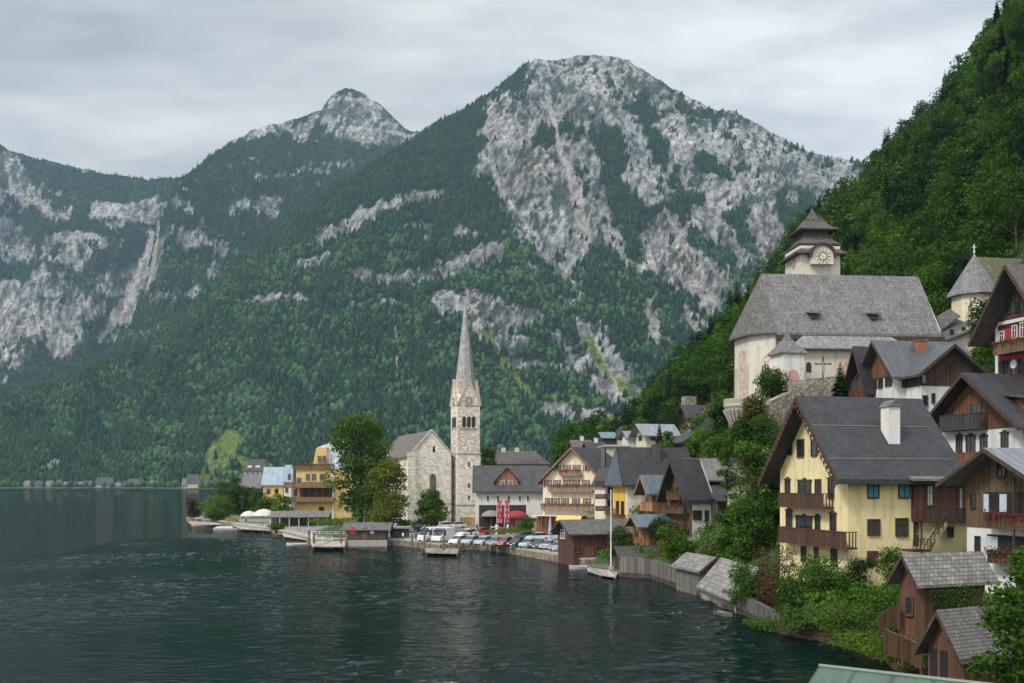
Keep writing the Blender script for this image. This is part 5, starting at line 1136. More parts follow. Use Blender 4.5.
b_ = MB(); b_.hull([(h.L*.35,-4.2,zz-1.2),(h.L*.75,-4.2,zz-1.2),(h.L*.75,-3.45,zz-.4),(h.L*.35,-3.45,zz-.4)], [(h.L*.35,-4.2,zz-1.1),(h.L*.75,-4.2,zz-1.1),(h.L*.75,-3.45,zz-.3),(h.L*.35,-3.45,zz-.3)]); b_.build('awning', paint(.75,.48,.10,.8), h.t)
for i in (0, 1): MB().box(h.L*(.66+.2*i), h.L*(.66+.2*i)+2.4, -4.6, -3.6, zz-1.5, zz-.9).build('white_awning', paint(.8,.8,.8,.8), h.t)
h.chimney(h.L*.85, 5, he, hr+.4, .8, paint(.1,.1,.1), hood=False)
h = House('hotel_side_wing', 'narrow timber fronted wing with stacked dark balconies squeezed between hotel and cream house', 'house', 598, 606, 618, 180, 10, 1.6, W=8)
he = h.zp(482, 0, 0); hr = he+2.2; h.walls(CREAM2, he, hr, 'y'); h.roof(SLATE2, he, hr, 'y', .5, .8, .2)
for q in ((481,486),(494,499),(506,511)): h.balcony('F', 597, q[0], 619, q[1], 1.4, BROWN, solid=True)
for q in (488, 501): h.win('F', 608, q, 612, q+5, frame=BROWN)
# ---- 14. white barn house
h = House('white_barn_house', 'long white house with dark roof and wooden dormer gable right of the church tower', 'house', 470, 476, 548, 222, 3, 1.6, W=11)
he = h.zp(489, 0, 0); hr = h.zp(467, 0, 5.5); print('barn', h.L, he, hr)
h.walls(plaster(.62,.61,.57), he, hr, 'x', z0=-3); h.roof(SLATE2, he, hr, 'x', 1.0, .6, .25)
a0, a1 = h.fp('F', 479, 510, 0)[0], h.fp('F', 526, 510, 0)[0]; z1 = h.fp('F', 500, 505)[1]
MB().box(a0, a1, -.06, -.001, -2, z1).build('carport_shade', paint(.035,.028,.022,.9), h.t)  # flat dark sheet on the wall, painted as the open carport's shade
for p in (487, 497, 508, 519, 527): h.win('F', p, 496, p+1.8, 501, frame=WHITE)
d0, d1 = h.fp('F', 496, 480, -1.0)[0], h.fp('F', 518, 480, -1.0)[0]; dz = h.zp(487, d0, 1); dt = h.zp(468, d0, 1); dm_ = (d0+d1)/2
P0_ = [(d0,.6,dz),(d1,.6,dz),(d1,.6,dz+1.3),(dm_,.6,dt),(d0,.6,dz+1.3)]; MB().hull(P0_, [(p[0],5,p[2]) for p in P0_]).build('dormer', planks(.26,.11,.055), h.t)
for sg, e_ in ((-1,d0-.6),(1,d1+.6)):
    zz = dz+.9; MB().hull(sorted([(dm_,.1,dt+.03),(e_,.1,zz),(e_,.1,zz+.25),(dm_,.1,dt+.3)], key=lambda p: 0), [(dm_,5.2,dt+.03),(e_,5.2,zz),(e_,5.2,zz+.25),(dm_,5.2,dt+.3)]).build('dormer_roof', SLATE2, h.t)
for p in (501, 508.5): h.win('F', h.fp('F', p, 480, -.6)[0], dz+.25, h.fp('F', p+3.5, 480, -.6)[0], dz+1.4, metre=True, base=-.6, frame=WHITE)
h = House('dark_hip_roof_house', 'large house with dark brown hipped roof and two pale chimneys behind the white barn house', 'house', 484, 488, 545, 262, 2, 3.0, W=14)
he = h.zp(464, 0, 0); hr = h.zp(451, 0, 7); h.walls(planks(.09,.07,.055), he, z0=-5); h.ro = h.hip(tiles(.085,.07,.062), he, hr, 0, h.L, 0, h.W, 3.4, 1.3)
h.hip(tiles(.07,.06,.055), h.zp(475, 0, -3), h.zp(467, 0, -1), -.5, h.L+.5, -3, h.W, 1.5, .3, name='lower_roof')
for p in (503.5, 517): h.chimney(h.fp('F', p, 450, -7)[0], 7, hr-1, h.zp(447.5, 5, 7), 1.2, plaster(.62,.55,.42), hood=False)
# ---- 16. stone church by the lake
h = House('stone_church', 'pale rough stone church with steep gable and very tall pointed spire by the lake', 'church', 404, 411, 452, 240, 20, 1.4, W=34)
he = h.zp(455, 0, 0); hr = h.zp(431.5, h.L/2, 0); print('stone church', h.W, h.L, he, hr); STC = stone(.80,.74,.64,.8,.42,.26)
h.walls(STC, he, hr, 'y', z0=-3); h.roof(shingle(.15,.135,.125,.35,.3), he, hr-.1, 'y', .6, -.35, .25, fascia=False)
sl_ = (hr-he)/(h.L/2)
for sg, nm in ((-1,'gable_coping'),(1,'gable_coping')):
    x0_ = h.L/2; x1_ = h.L/2+sg*(h.L/2+.5); z1_ = he-.5*sl_
    MB().hull([(x0_,-.25,hr+.1),(x1_,-.25,z1_+.1),(x1_,-.25,z1_+.6),(x0_,-.25,hr+.65)], [(x0_,.3,hr+.1),(x1_,.3,z1_+.1),(x1_,.3,z1_+.6),(x0_,.3,hr+.65)]).build(nm, plaster(.5,.45,.36), h.t)
MB().box(-.9,1.0,-.55,-.001,-3,he-.3).build('buttress', STC, h.t); MB().hull([(-.95,-.6,he-.3),(1.05,-.6,he-.3),(1.05,.0,he-.3),(-.95,.0,he-.3)], [(-.95,-.3,he+.6),(1.05,-.3,he+.6),(1.05,.0,he+.6),(-.95,.0,he+.6)]).build('buttress_cap', plaster(.5,.45,.36), h.t)
zc_ = h.fp('F', 430, 504)[1]; MB().box(1.05,h.L,-.12,-.001,zc_,zc_+.25).build('string_course', plaster(.42,.38,.32), h.t)
for y_ in (5, 12, 19, 26): MB().box(-.9,-.001,y_-.5,y_+.5,-3,he-1.5).build('buttress', STC, h.t)
a0 = h.fp('F', 429.3, 480)[0]; a1 = h.fp('F', 436.2, 480)[0]; z1 = h.fp('F', 432, 473)[1]; z0 = h.fp('F', 432, 492)[1]
w1 = arch_part(h, (a0,0), (a1,0), 0, 1, z0, z1, 'tall_window', plaster(.45,.38,.28), 0, .12); arch_part(h, (a0,0), (a1,0), .12, .88, z0+.2, z1-.25, 'pane', glass(), .121, .03, w1)
for f_ in (.35, .62): arch_part(h, (a0,0), (a1,0), f_-.03, f_+.03, z0+.2, z1-.5, 'mullion', plaster(.45,.38,.28), .152, .05, w1, False)
a0 = h.fp('F', 432.7, 450)[0]; z1 = h.fp('F', 433, 446)[1]; arch_part(h, (a0,0), (a0+.55,0), 0, 1, z1-1.5, z1, 'slit_window', glass(), 0, .04)
MB().tube([(h.L/2,0,hr+.5),(h.L/2,0,hr+2.6)], .06).tube([(h.L/2-.5,0,hr+2),(h.L/2+.5,0,hr+2)], .05).build('cross', paint(.05,.05,.05), h.t)
MB().tube([(h.L-.15,-.15,he),(h.L-.15,-.15,-1)], .1).build('drainpipe', paint(.08,.07,.06), h.t)
# tower
tx = h.fp('F', 458, 500)[0]; tw = 4.75; ty0 = -1.2                     # local tower square
bx0, by0 = h.fp('F', 457.2, 500, 1.2)[0], -1.2
tw = h.fp('F', 480.5, 500, 1.2)[0]-bx0; X0, X1, Y0, Y1 = bx0, bx0+tw, by0, by0+tw; xm, ym = (X0+X1)/2, (Y0+Y1)/2; print('tower w', tw)
zT = h.zp(405, X0, Y0); zM = h.zp(453.5, X0, Y0)
MB().box(X0, X1, Y0, Y1, -3, zM).build('tower_base', STC, h.t); MB().box(X0+.12, X1-.12, Y0+.12, Y1-.12, zM, zT).build('tower_shaft', stone(.72,.66,.57,.7,.42,.38), h.t)
for py_ in (453.5, 505): z_ = h.zp(py_, X0, Y0); MB().box(X0-.12, X1+.12, Y0-.12, Y1+.12, z_-.15, z_+.15).build('string_course', plaster(.42,.38,.32), h.t)
zG = h.zp(379, xm, Y0); TRI = plaster(.52,.46,.36)
for nm, A, B_, N in (('f', (X0,Y0), (X1,Y0), (0,-1)), ('l', (X0,Y1), (X0,Y0), (-1,0)), ('r', (X1,Y0), (X1,Y1), (1,0)), ('b', (X1,Y1), (X0,Y1), (0,1))):
    A, B_ = Vector((*A,0)), Vector((*B_,0)); N = Vector((*N,0)); M_ = (A+B_)/2
    up = lambda v, z, o=0: tuple(v+N*o+Vector((0,0,z)))
    ce = Vector((xm,ym,0)); MB().hull([up(A,zT,.001), up(B_,zT,.001), up(M_,zG,.001)], [up(A,zT,.001-tw*.45), up(B_,zT,.001-tw*.45), up(M_,zG,-tw*.45)]).build('tower_gable', stone(.72,.66,.57,.7,.42,.34), h.t)
    b_ = MB(); b_.bar(up(A,zT,.05), up(M_,zG+.15,.05), .3); b_.bar(up(B_,zT,.05), up(M_,zG+.15,.05), .3); b_.build('gable_coping', TRI, h.t)
    sd_ = (B_-A).normalized()
    # bell openings: three arches
    zb0 = h.zp(427, X0, Y0); zb1 = h.zp(416, X0, Y0)
    for i in (-1, 0, 1):
        c_ = M_+sd_*i*tw*.2-N*.10; arch_part(h, tuple((c_-sd_*tw*.072).xy), tuple((c_+sd_*tw*.072).xy), 0, 1, zb0, zb1, 'bell_opening', paint(.03,.028,.025,.9), 0, .07)
    b_ = MB(); b_.bar(up(M_-sd_*tw*.36,zb0-.2,-.05), up(M_+sd_*tw*.36,zb0-.2,-.05), .25); b_.build('sill', TRI, h.t)
    if nm in 'fl':
        cc = M_+N*.02; clock(h.t, (cc.x, cc.y, h.zp(400.5, X0, Y0)), tuple(N), tw*.21, (.55,.5,.42), (.2,.18,.15))
        for py_ in (463, 484, 496):
            c_ = M_-N*(.1 if py_ < 453 else 0); z_ = h.zp(py_, X0, Y0); arch_part(h, tuple((c_-sd_*.2).xy), tuple((c_+sd_*.2).xy), 0, 1, z_-.9, z_+.2, 'slit_window', paint(.03,.03,.03,.9), 0, .05)
# octagonal spire growing out of the gables
zA = h.zp(297, xm, ym); zS = h.zp(393, xm, ym); SPM = tiles(.33,.32,.31)
h.ro = MB().lathe([(tw*.52, zT+.2), (tw*.46, zS), (tw*.34, h.zp(368, xm, ym)), (tw*.25, h.zp(350, xm, ym)), (tw*.13, h.zp(325, xm, ym)), (.09, zA)], 8, (xm, ym), R(22.5)).build('spire', SPM, h.t)
MB().tube([(xm,ym,zA-.5),(xm,ym,h.zp(284,xm,ym))], .14).lathe([(.02,zA+.2),(.5,zA+.55),(.02,zA+.9)], 8, (xm,ym)).tube([(xm-1,ym,h.zp(288,xm,ym)),(xm+1,ym,h.zp(288,xm,ym))], .13).build('spire_cross', paint(.14,.12,.09), h.t)
zz = 1.4
b_ = MB(); b_.box(X0+.6, X1-.4, Y0-.9, Y0-.15, -.2, 2.0); b_.build('timber_hoarding', planks(.42,.28,.13), h.t)
# ---- 17. yellow terrace hotel on the left
h = House('yellow_terrace_hotel', 'bright ochre lakeside hotel with stacked wooden terraces and pale metal mansard roof', 'hotel', 283, 296, 352, 278, 5, 2.2, W=16)
zr1 = h.zp(469, 0, 0); zr2 = h.zp(448, 0, 0); print('yterrace', h.L, zr1, zr2)
a = lambda px, off=0: h.fp('F', px, 480, off)[0]
MB().box(0, h.L, 0, h.W, -3, zr1).build('wall', OCH, h.t)
zt = h.zp(434, h.L, 3)
b_ = MB(); b_.hull([(a(328,0),.3,zr1+.001),(h.L+.5,.3,zr1+.001),(h.L+.5,h.W-.5,zr1+.001),(a(328,0),h.W-.5,zr1+.001)], [(a(317,-2),3.2,zr2+.3),(h.L+.5,5.5,zt+.5),(h.L+.5,h.W-4,zt+.5),(a(317,-2),h.W-4,zr2+.3)]); h.ro = b_.build('roof', seam(.42,.45,.48,.8), h.t)
P0_ = [(a(312),.25,zr1),(a(328),.25,zr1),(a(328),.25,zr1+.6),(a(326.5),.25,zr2+.2),(a(316),.25,zr2)]; MB().hull(P0_, [(p[0],6,p[2]) for p in P0_]).build('gable_front', OCH, h.t)
for q0, q1, p0, p1, d_ in ((482,488,284,334,1.6),(497,502,284,334,1.6),(464,469,292,334,.6)): h.balcony('F', p0, q0, p1, q1, d_, planks(.17,.10,.055), solid=True, flowers=(.20,.08,.05) if q0 < 470 else None)
for p in ((297,478,301,482),(306,474,310,480),(312,474,316,480),(320,474,324,480),(318,456,321,462),(323,456,326,462),(319,507,324,514),(294,489,297,496),(288,474,291,480)): h.win('F', *p, frame=planks(.3,.2,.1))
b_ = MB(); b_.box(a(300), a(332), -.05, -.001, h.fp('F', 310, 497)[1], h.fp('F', 310, 488)[1]); b_.build('loggia_shade', paint(.05,.03,.02,.9), h.t)  # dark flat panel; the recess's shade is painted, not modelled
for px_ in (302,309,316,323,330): aa = h.fp('F', px_, 490, 1.5)[0]; h.bar('terrace_post', (aa,-1.5,h.fp('F', px_, 498, 1.5)[1]), (aa,-1.5,h.fp('F', px_, 484, 1.5)[1]), .14, BROWN)
b_ = MB(); b_.box(a(334)-.4, a(334), -.3, 0, -3, zr1).build('white_pier', WHITE, h.t)
h = House('yellow_metal_roof_house', 'ochre house with pale blue standing seam roof left of the terrace hotel', 'house', 258, 263, 283, 300, 4, 2.2, W=9)
he = h.zp(484, 0, 0); hr = h.zp(468, 0, 4.5); h.walls(OCH, he, hr, 'x'); h.roof(seam(.30,.36,.42,.6), he, hr, 'x', .5, .5, .2); h.win('F', 267, 489, 270, 493); h.win('F', 275, 489, 278, 493)
h = House('white_slim_house', 'slim white house with blue grey roof wedged against the ochre terrace hotel', 'house', 281, 284, 291, 292, 4, 2.2, W=8)
he = h.zp(482, 0, 0); hr = h.zp(466, 0, 4); h.walls(WHITE, he, hr, 'x'); h.roof(seam(.26,.32,.38,.6), he, hr, 'x', .4, .3, .2); h.win('F', 285.5, 487, 288, 492)
h = House('grey_shingle_house', 'weathered grey roofed house with dark brown gable behind the garden trees', 'house', 238, 243, 260, 318, 5, 2.5, W=9)
he = h.zp(487, 0, 0); hr = h.zp(475, 0, 4.5); h.walls(DARKWOOD, he, hr, 'x'); h.roof(SHIN, he, hr, 'x', .6, .6, .2)
h = House('white_villa', 'white villa with grey slate roof and attic dormers at the foot of the meadow', 'house', 240, 244, 267, 355, 4, 5.0, W=10)
he = h.zp(471, 0, 0); hr = h.zp(462, 0, 5); h.walls(plaster(.74,.72,.66), he, z0=-5); h.ro = h.hip(SLATE2, he, hr+1, 0, h.L, 0, h.W, 2.5, .6)
for p in (247,252,257,262): h.win('F', p, 473, p+1.5, 476)
for p in (250, 258): aa = h.fp('F', p, 465, -1.5)[0]; MB().hull([(aa-.8,1,he+.5),(aa+.8,1,he+.5),(aa+.8,4,he+.5),(aa-.8,4,he+.5)], [(aa-.8,1,he+1.9),(aa+.8,1,he+1.9),(aa+.8,4,he+2.2),(aa-.8,4,he+2.2)]).build('dormer', WHITE, h.t)
h = House('long_white_house', 'long white house with dark grey roof in front of the white villa', 'house', 234, 238, 262, 330, 4, 4.0, W=10)
he = h.zp(482, 0, 0); hr = h.zp(475, 0, 5); h.walls(plaster(.72,.72,.68), he, hr, 'x'); h.roof(SLATE2, he, hr, 'x', .5, .5, .2)
# ---- 27. houses above the village centre
h = House('pale_yellow_cottage', 'pale yellow cottage with grey metal roof beside a dark column cypress above the big roofs', 'house', 636, 647, 674, 218, 15, 18.0)
he = h.zp(434, 0, 0); hr = h.zp(425, 0, h.W/2); print('cottage', h.W, h.L); h.walls(plaster(.66,.60,.44), he, hr, 'x', z0=-6); h.roof(seam(.27,.28,.30,.6), he, hr, 'x', .9, 1.5, .2)
for p in ((651,436,655,440),(657,436,660,440),(652,445,656,448),(667,436,670,440)): h.win('F', *p)
h.win('L', 639, 436, 642, 440)
h = House('hillside_chalet', 'wooden topped chalet with curved gable roof and square stone chimney block below the wood', 'house', 680, 690, 720, 232, 12, 22.0)
he = h.zp(416, 0, 0); hr = h.zp(406, 0, h.W/2); print('hchalet', h.W, h.L); h.walls(plaster(.62,.48,.42), he, hr, 'x', z0=-8, split=h.fp('F', 700, 423)[1], m2=planks(.10,.06,.04)); h.roof(SLATE2, he, hr, 'x', 1., 1.2, .2)
a0 = h.fp('F', 703, 415, 1.5)[0]; b_ = MB(); P0_ = [(a0,-1.5,h.zp(421,0,0)),(a0+3.6,-1.5,h.zp(421,0,0)),(a0+3.6,-1.5,h.zp(413,0,0)),(a0+1.8,-1.5,h.zp(408,0,0)),(a0,-1.5,h.zp(413,0,0))]; b_.hull(P0_, [(p[0],3,p[2]) for p in P0_]); b_.build('bay', planks(.13,.075,.05), h.t)
MB().box(.6,3.4,h.W*.7,h.W*.7+2.6,he,h.zp(396,0,h.W*.7)).build('chimney_block', stone(.30,.28,.25,.5,.3), h.ro)
for p in ((694,424,698,428),(701,424,705,429),(709,424,713,428)): h.win('F', *p, frame=WHITE, pane=glass())
h = House('black_roof_house', 'dark timber house with broad black gable roof just below the hillside chalet', 'house', 682, 684, 716, 205, 10, 19.0, W=8)
he = h.zp(441, 0, 0); hr = h.zp(431, h.L/2, 0); h.walls(planks(.04,.035,.03), he, hr, 'y', z0=-6); h.roof(paint(.03,.03,.033,.6), he, hr, 'y', .9, .8, .2)
h.win('F', 696, 442, 700, 446)
h = House('white_gable_cottage', 'little cottage with white wall showing under a lean roof left of the yellow cottage', 'house', 624, 628, 638, 226, 8, 16.0, W=6)
he = h.zp(438, 0, 0); hr = h.zp(432, 0, 3); h.walls(WHITE, he, hr, 'x', z0=-6); h.roof(seam(.22,.23,.25,.6), he, hr, 'x', .6, .6, .2)
h = House('blue_roof_house', 'small house with blue green metal roof at the foot of the wooded slope', 'house', 600, 603, 616, 255, 6, 17.0, W=8)
he = h.zp(438, 0, 0); hr = h.zp(433, 0, 4); h.walls(DARKWOOD, he, hr, 'x', z0=-8); h.roof(seam(.13,.22,.25,.6), he, hr, 'x', .5, .5, .2)
h = House('flat_cream_house', 'flat topped cream building seen just above the big blue grey roof', 'house', 603, 606, 628, 215, 6, 10.0, W=8)
h.walls(plaster(.6,.55,.42), h.zp(446, 0, 0), z0=-8); h.ro = h.hip(seam(.3,.3,.29,.6), h.zp(446,0,0), h.zp(444,0,0), 0, h.L, 0, h.W, 1)
h = House('tan_tower_house', 'slim tan house with steep dark roof standing tall at the edge of the wood', 'house', 619, 621, 626, 250, 8, 18.0, W=4)
he = h.zp(434, 0, 0); hr = h.zp(428, .5, 0); h.walls(plaster(.5,.38,.26), he, hr, 'y', z0=-6); h.roof(SLATE, he, hr, 'y', .4, .4, .2)
for i, (pa, pb, ptop, pe, D_, lab) in enumerate(((575,592,441,450,238,'brown roofed house row peeking above the hotel roof, left part'), (590,606,443,450,228,'dark roofed house peeking between hotel roof and cream flat house'))):
    h = House('village_house', lab, 'house', pa-1, pa, pb, D_, 6, 6.0, W=9); he = h.zp(pe, 0, 0); hr = h.zp(ptop, 0, 4.5); h.walls(plaster(.45,.38,.3), he, hr, 'x', z0=-8); h.roof(tiles(.12,.085,.07) if i == 0 else SLATE, he, hr, 'x', .6, .6, .2); h.chimney(h.L*.6, 4.5, hr-.5, hr+1.2, .8, WHITE, hood=False)
# ---- boathouses and lake walls
h = House('long_boathouse', 'long dark red boarded boathouse with grey gable roof at the end of the car park', 'boathouse', 558, 574, 641, 141, 16, .2)
he = h.zp(533, 0, 0); hr = h.zp(521, -1, h.W/2); print('boathouse', h.W, h.L, he, hr)
h.walls(planks(.075,.028,.02), he, hr, 'x', z0=-1); h.roof(shingle(.12,.12,.12,.3,.3), he, hr, 'x', .7, 1., .16); h.win('F', 574, 547, 581, 552, pane=paint(.02,.02,.02), frame=RUST); h.win('F', 596, 546, 603, 551, pane=paint(.02,.02,.02), frame=RUST); h.door('F', 585, 547, 594, 560, planks(.11,.045,.03))
h.win('L', 561, 530, 565, 538, frame=WHITE)
zz = h.fp('F', 600, 534)[1]; MB().box(0,h.L,-.10,-.001,he-.55,he-.3).build('beam', BROWN, h.t)
h = House('low_boathouse', 'low boathouse with dark shingle roof on stone piers where the lake wall begins', 'boathouse', 617, 623, 657, 127, 6, .1, W=5)
he = h.zp(557, 0, 0); hr = h.zp(547, 0, 2.5); h.walls(DARKWOOD, he, hr, 'x', z0=.4); h.roof(shingle(.075,.07,.065,.3,.3), he, hr, 'x', .7, .6, .16); MB().box(-.3,1.2,-.6,.8,-1.5,he-.2).build('stone_pier', rubble(.22,.19,.15), h.t)
MB().box(0,h.L,-.2,-.01,-1,.9).build('stone_base', rubble(.2,.18,.14), h.t)
h = House('shingled_wall_shelter', 'long low shelter with light shingle roof built against the grey plank lake wall', 'shelter', 671, 676, 702, 111, -77, .2, W=2.8)
he = h.zp(564, 0, 0); hr = h.zp(554, 0, 1.4); print('shelter', h.L); h.walls(planks(.12,.11,.09), he, hr, 'x', z0=-1.5); h.roof(shingle(.20,.19,.18,.55,.42), he, hr, 'x', .5, .4, .14)
h = House('brick_boathouse', 'small brick boathouse standing in the water under a big light grey shingle roof', 'boathouse', 697, 702, 736, 103, -86, .1, W=4.2)
he = h.zp(583, 0, 0); hr = h.zp(560, 0, 2.1); print('brickb', h.L); h.walls(stone(.16,.07,.045,.25,.09,.35), he, hr, 'x', z0=-1.5); h.roof(shingle(.22,.21,.20,.6,.48), he, hr, 'x', .5, .5, .14); MB().box(-.06,h.L+.06,-.06,-.005,-1.2,.9).build('footing', plaster(.3,.28,.24), h.t)
def shwall(i0, i1, name, label, z, m, w=.5):
    return strip(name, shp[i0:i1+1], -1.5, z, w, m, label, 'wall')
shwall(14, 16, 'lake_wall', 'weathered grey plank wall along the water between low boathouse and brick boathouse', [2.6,2.4,2.3], planks(.10,.092,.078,.5))
shwall(17, 19, 'lake_wall', 'grey plank wall standing in the water right of the brick boathouse', [1.9,1.8,1.6], planks(.085,.08,.068,.4))
shwall(19, 22, 'brick_bank_wall', 'low mossy brick bank wall under the garden bushes of the yellow house', [.75,.75,.7,.6], stone(.13,.06,.035,.25,.1,.4))
# ---- two sheds in the right foreground
h = House('shingled_boat_shed', 'rust brown boat shed with silvery wide shingle roof below the outside stair', 'shed', 900, 924, 985, 60, 22, .8)
he = h.zp(581, 0, 0); hr = h.zp(557, -.6, h.W/2); print('shed1', h.W, h.L, he, hr); h.walls(planks(.10,.045,.026), he, hr, 'x', z0=-2); h.roof(shingle(.20,.19,.18,.34,.28), he, hr, 'x', .3, .8, .1)
h.win('L', 907, 598, 913, 614, frame=BROWN)
h = House('grey_roofed_shed', 'rust brown gabled shed with mottled grey shingle roof nearest the camera', 'shed', 928, 964, 1010, 51, 28, 1.2)
he = h.zp(651, 0, 0); hr = h.zp(614, -.6, h.W/2); print('shed2', h.W, h.L, he, hr); h.walls(planks(.09,.042,.024), he, hr, 'x', z0=-2); h.roof(shingle(.17,.16,.155,.16,.2), he, hr, 'x', .35, .7, .1)
for p in ((930,648,937,683),(940,650,948,683)):
    b_ = MB(); q0, z0_ = h.fp('L', p[0], p[1]); q1, z1_ = h.fp('L', p[2], p[3]); h.bx(b_, 'L', q0, q1, z1_, z0_, .0, .03); b_.build('door', paint(.015,.01,.01,.8), h.t)
def fence(label, p, q, D0, D1, zt0, zt1, hgt, m):
    A, B_ = at(p, zt0, D0), at(q, zt1, D1); b = MB(); t_ = thing('plank_fence', label, 'fence', (A.x, A.y, A.z-hgt)); n_ = int((B_-A).length/.16)
    for i in range(n_+1):
        c_ = (B_-A)*(i/n_); b.box(c_.x-.065, c_.x+.065, c_.y-.012, c_.y+.012, c_.z-.6, c_.z+hgt)
    b.build('boards', m, t_)
    for f_ in (0, .5, 1): c_ = (B_-A)*f_; MB().box(c_.x-.06, c_.x+.06, c_.y+.02, c_.y+.14, c_.z-1, c_.z+hgt+.1).build('post', m, t_)
    MB().bar(Vector((0,-.03,hgt)), (B_-A)+Vector((0,-.03,hgt)), .1, .05).build('cap_rail', m, t_)
fence('brown plank fence sloping down left of the shingled boat shed', 880, 899, 64, 61, 614, 604, .6, BROWN); fence('brown plank fence running down to the grey roofed shed', 886, 922, 57, 53.5, 630, 645, .7, BROWN)
# green roof at the bottom edge
h = House('green_roofed_hut', 'pale green painted metal roof of a hut at the bottom edge of the picture', 'hut', 800, 819, 1010, 24.5, -37, 3.5, W=3, L=7)
zr = h.zp(666, 0, 0); MB().box(.2,h.L-.2,-2,-.3,-2,zr-1.2).build('wall', planks(.1,.06,.04), h.t)
b_ = MB(); b_.hull([(0,-2.6,zr-1.15),(h.L,-2.6,zr-1.15),(h.L,0,zr-.08),(0,0,zr-.08)], [(0,-2.6,zr-1.07),(h.L,-2.6,zr-1.07),(h.L,0,zr),(0,0,zr)]); b_.build('roof', seam(.085,.135,.095,.9), h.t)
MB().tube([(0,0,zr+.01),(h.L,0,zr+.01)], .05).build('ridge_cap', paint(.13,.18,.14), h.t)

# ---- distant shore houses
fard = [(24,5,484,480,'w'),(34,8,483,480,'g'),(46,6,484,480,'w'),(56,5,483,479,'g'),(63,8,484,481,'w'),(76,5,484,481,'w'),(82,9,484,480,'g'),(96,16,483,477,'c'),(113,7,485,482,'w'),(122,6,485,482,'g'),(128,10,484,478,'g'),(150,6,484,480,'w'),(182,6,484,478,'w'),(187,11,482,474,'y'),(204,8,484,480,'g'),(160,5,485,482,'w')]
fl_ = {'w': plaster(.36,.36,.34), 'g': plaster(.15,.15,.14), 'c': plaster(.62,.6,.52), 'y': plaster(.68,.62,.34)}
desc = ['tiny white house at the far left of the distant shore','low grey house second from left on the distant shore','small white cube house on the far shore before the pale rock','grey narrow house on the far shore under the pale rock','wide white house on the far shore right of the pale rock','little white house on the far shore between wide white and grey ones','grey house on the far shore left of the long cream building','long cream building on the far shore with grey roof','small white house just right of the long cream building','small grey house right of the long cream building','grey roofed tall house mid far shore','small white house by the far jetty','white slim house beside the yellow villa on the far shore','yellow villa with grey roof on the far shore','grey house right of the yellow villa on the far shore','low white boathouse near the far jetty']
for (px_, w_, pe_, pt_, cc_), lb_ in zip(fard, desc):
    D_ = 1950 if px_ < 170 else 1745; h = House('distant_house', lb_, 'house', px_-.1, px_, px_+w_, D_, 3, 0.5, W=11, group='houses along the far shore'); he = h.zp(pe_+1., 0, 0); hr = h.zp(pt_+1., 0, 5.5)
    h.walls(fl_[cc_], he, hr, 'x', z0=-3); h.roof(SLATE2 if cc_ != 'w' else tiles(.16,.13,.12), he, hr, 'x', .8, .8, .4, fascia=False)
    for i in range(max(1, int(w_/2.5))): h.win('F', h.L*(i+.3)/max(1, int(w_/2.5)), he*.35, h.L*(i+.3)/max(1, int(w_/2.5))+1.6, he*.35+2, metre=True, mull=False)
# ================================================================ trees and bushes
LG = leaf(.05,.115,.014); LB = leaf(.062,.135,.017); LD = leaf(.022,.052,.012); LY = leaf(.07,.105,.014); LRED = leaf(.055,.02,.018); LBR = leaf(.085,.06,.035)
def tr(label, px, py, D, top, rpx, m, n=6000, size=.45, **kw):
    p = at(px, py, D); hh = (py-top)/F*D
    return tree(label, p.x, p.y, p.z, hh, rpx/F*D, m, n=n, size=size, **kw)
tr('very tall full green maple between the ochre hotel and the stone church', 361, 529, 224, 397, 31, leaf(.045,.10,.014), 17000, .6, seed=5, crown0=0.02, blobs=46, small=.44, jag=.26)
tr('olive yellow green weeping tree in front of the tall maple', 387, 529, 212, 455, 21, leaf(.10,.135,.016), 10000, .5, seed=8, crown0=-.06, blobs=26, small=.48, cat='tree', name='willow_tree')
tr('small dense round tree in front of the stone church gable', 431, 530, 214, 487, 15, LG, 8000, .42, seed=11, crown0=-.08, blobs=18, jag=.1, small=.5)
tr('bright green tree showing behind the stone tower, right side', 489, 480, 250, 449, 10, LB, 2500, .45, seed=12)
tr('light green spreading tree on the garden point by the lake', 219, 521, 287, 495, 18, LB, 4500, .5, seed=21, crown0=.1)
tr('dark green tree right of the light green spreading one on the point', 243, 520, 292, 482, 15, LD, 4500, .55, seed=22, crown0=.1)
tr('mid green tree in front of the ochre house with metal roof', 262, 519, 284, 486, 12, LG, 3500, .5, seed=23, crown0=.05)
tr('slender green poplar behind the garden trees on the point', 235, 512, 330, 470, 6, leaf(.06,.11,.02), 2500, .5, seed=24, crown0=.05)
tr('rounded green tree in front of the slim white house', 280, 519, 272, 494, 12, LG, 3200, .45, seed=25, crown0=.05)
tr('second slender tree left behind the garden point trees', 224, 512, 340, 479, 8, LG, 2500, .5, seed=26, crown0=.05)
bush('dark purple red leaved shrub at the tip of the garden point', 193, 522, 292, 5, 7, LRED, 2500, .4, seed=31)
bush('dark green hedge along the lakeside under the light green tree', 222, 522, 284, 12, 3, LD, 2500, .4, seed=32); bush('pale flowering bush beside the white parasols', 231, 523, 268, 4, 2.2, leaf(.35,.33,.2), 900, .3, seed=33)
bush('reed like green shrub standing at the water below the long low roof', 278, 533, 228, 4.5, 2.6, LG, 1200, .35, seed=34); bush('green lawn hedge between ochre hotel and dark lake hut', 330, 527, 232, 12, 2.2, leaf(.08,.15,.02), 1600, .35, seed=35)
bush('hedge left of the small round tree by the church', 408, 530, 213, 5, 2.2, LG, 1500, .3, seed=36); bush('round dark green bush in front of the hotel restaurant', 527, 533, 196, 4, 3.4, LG, 2200, .3, seed=37)
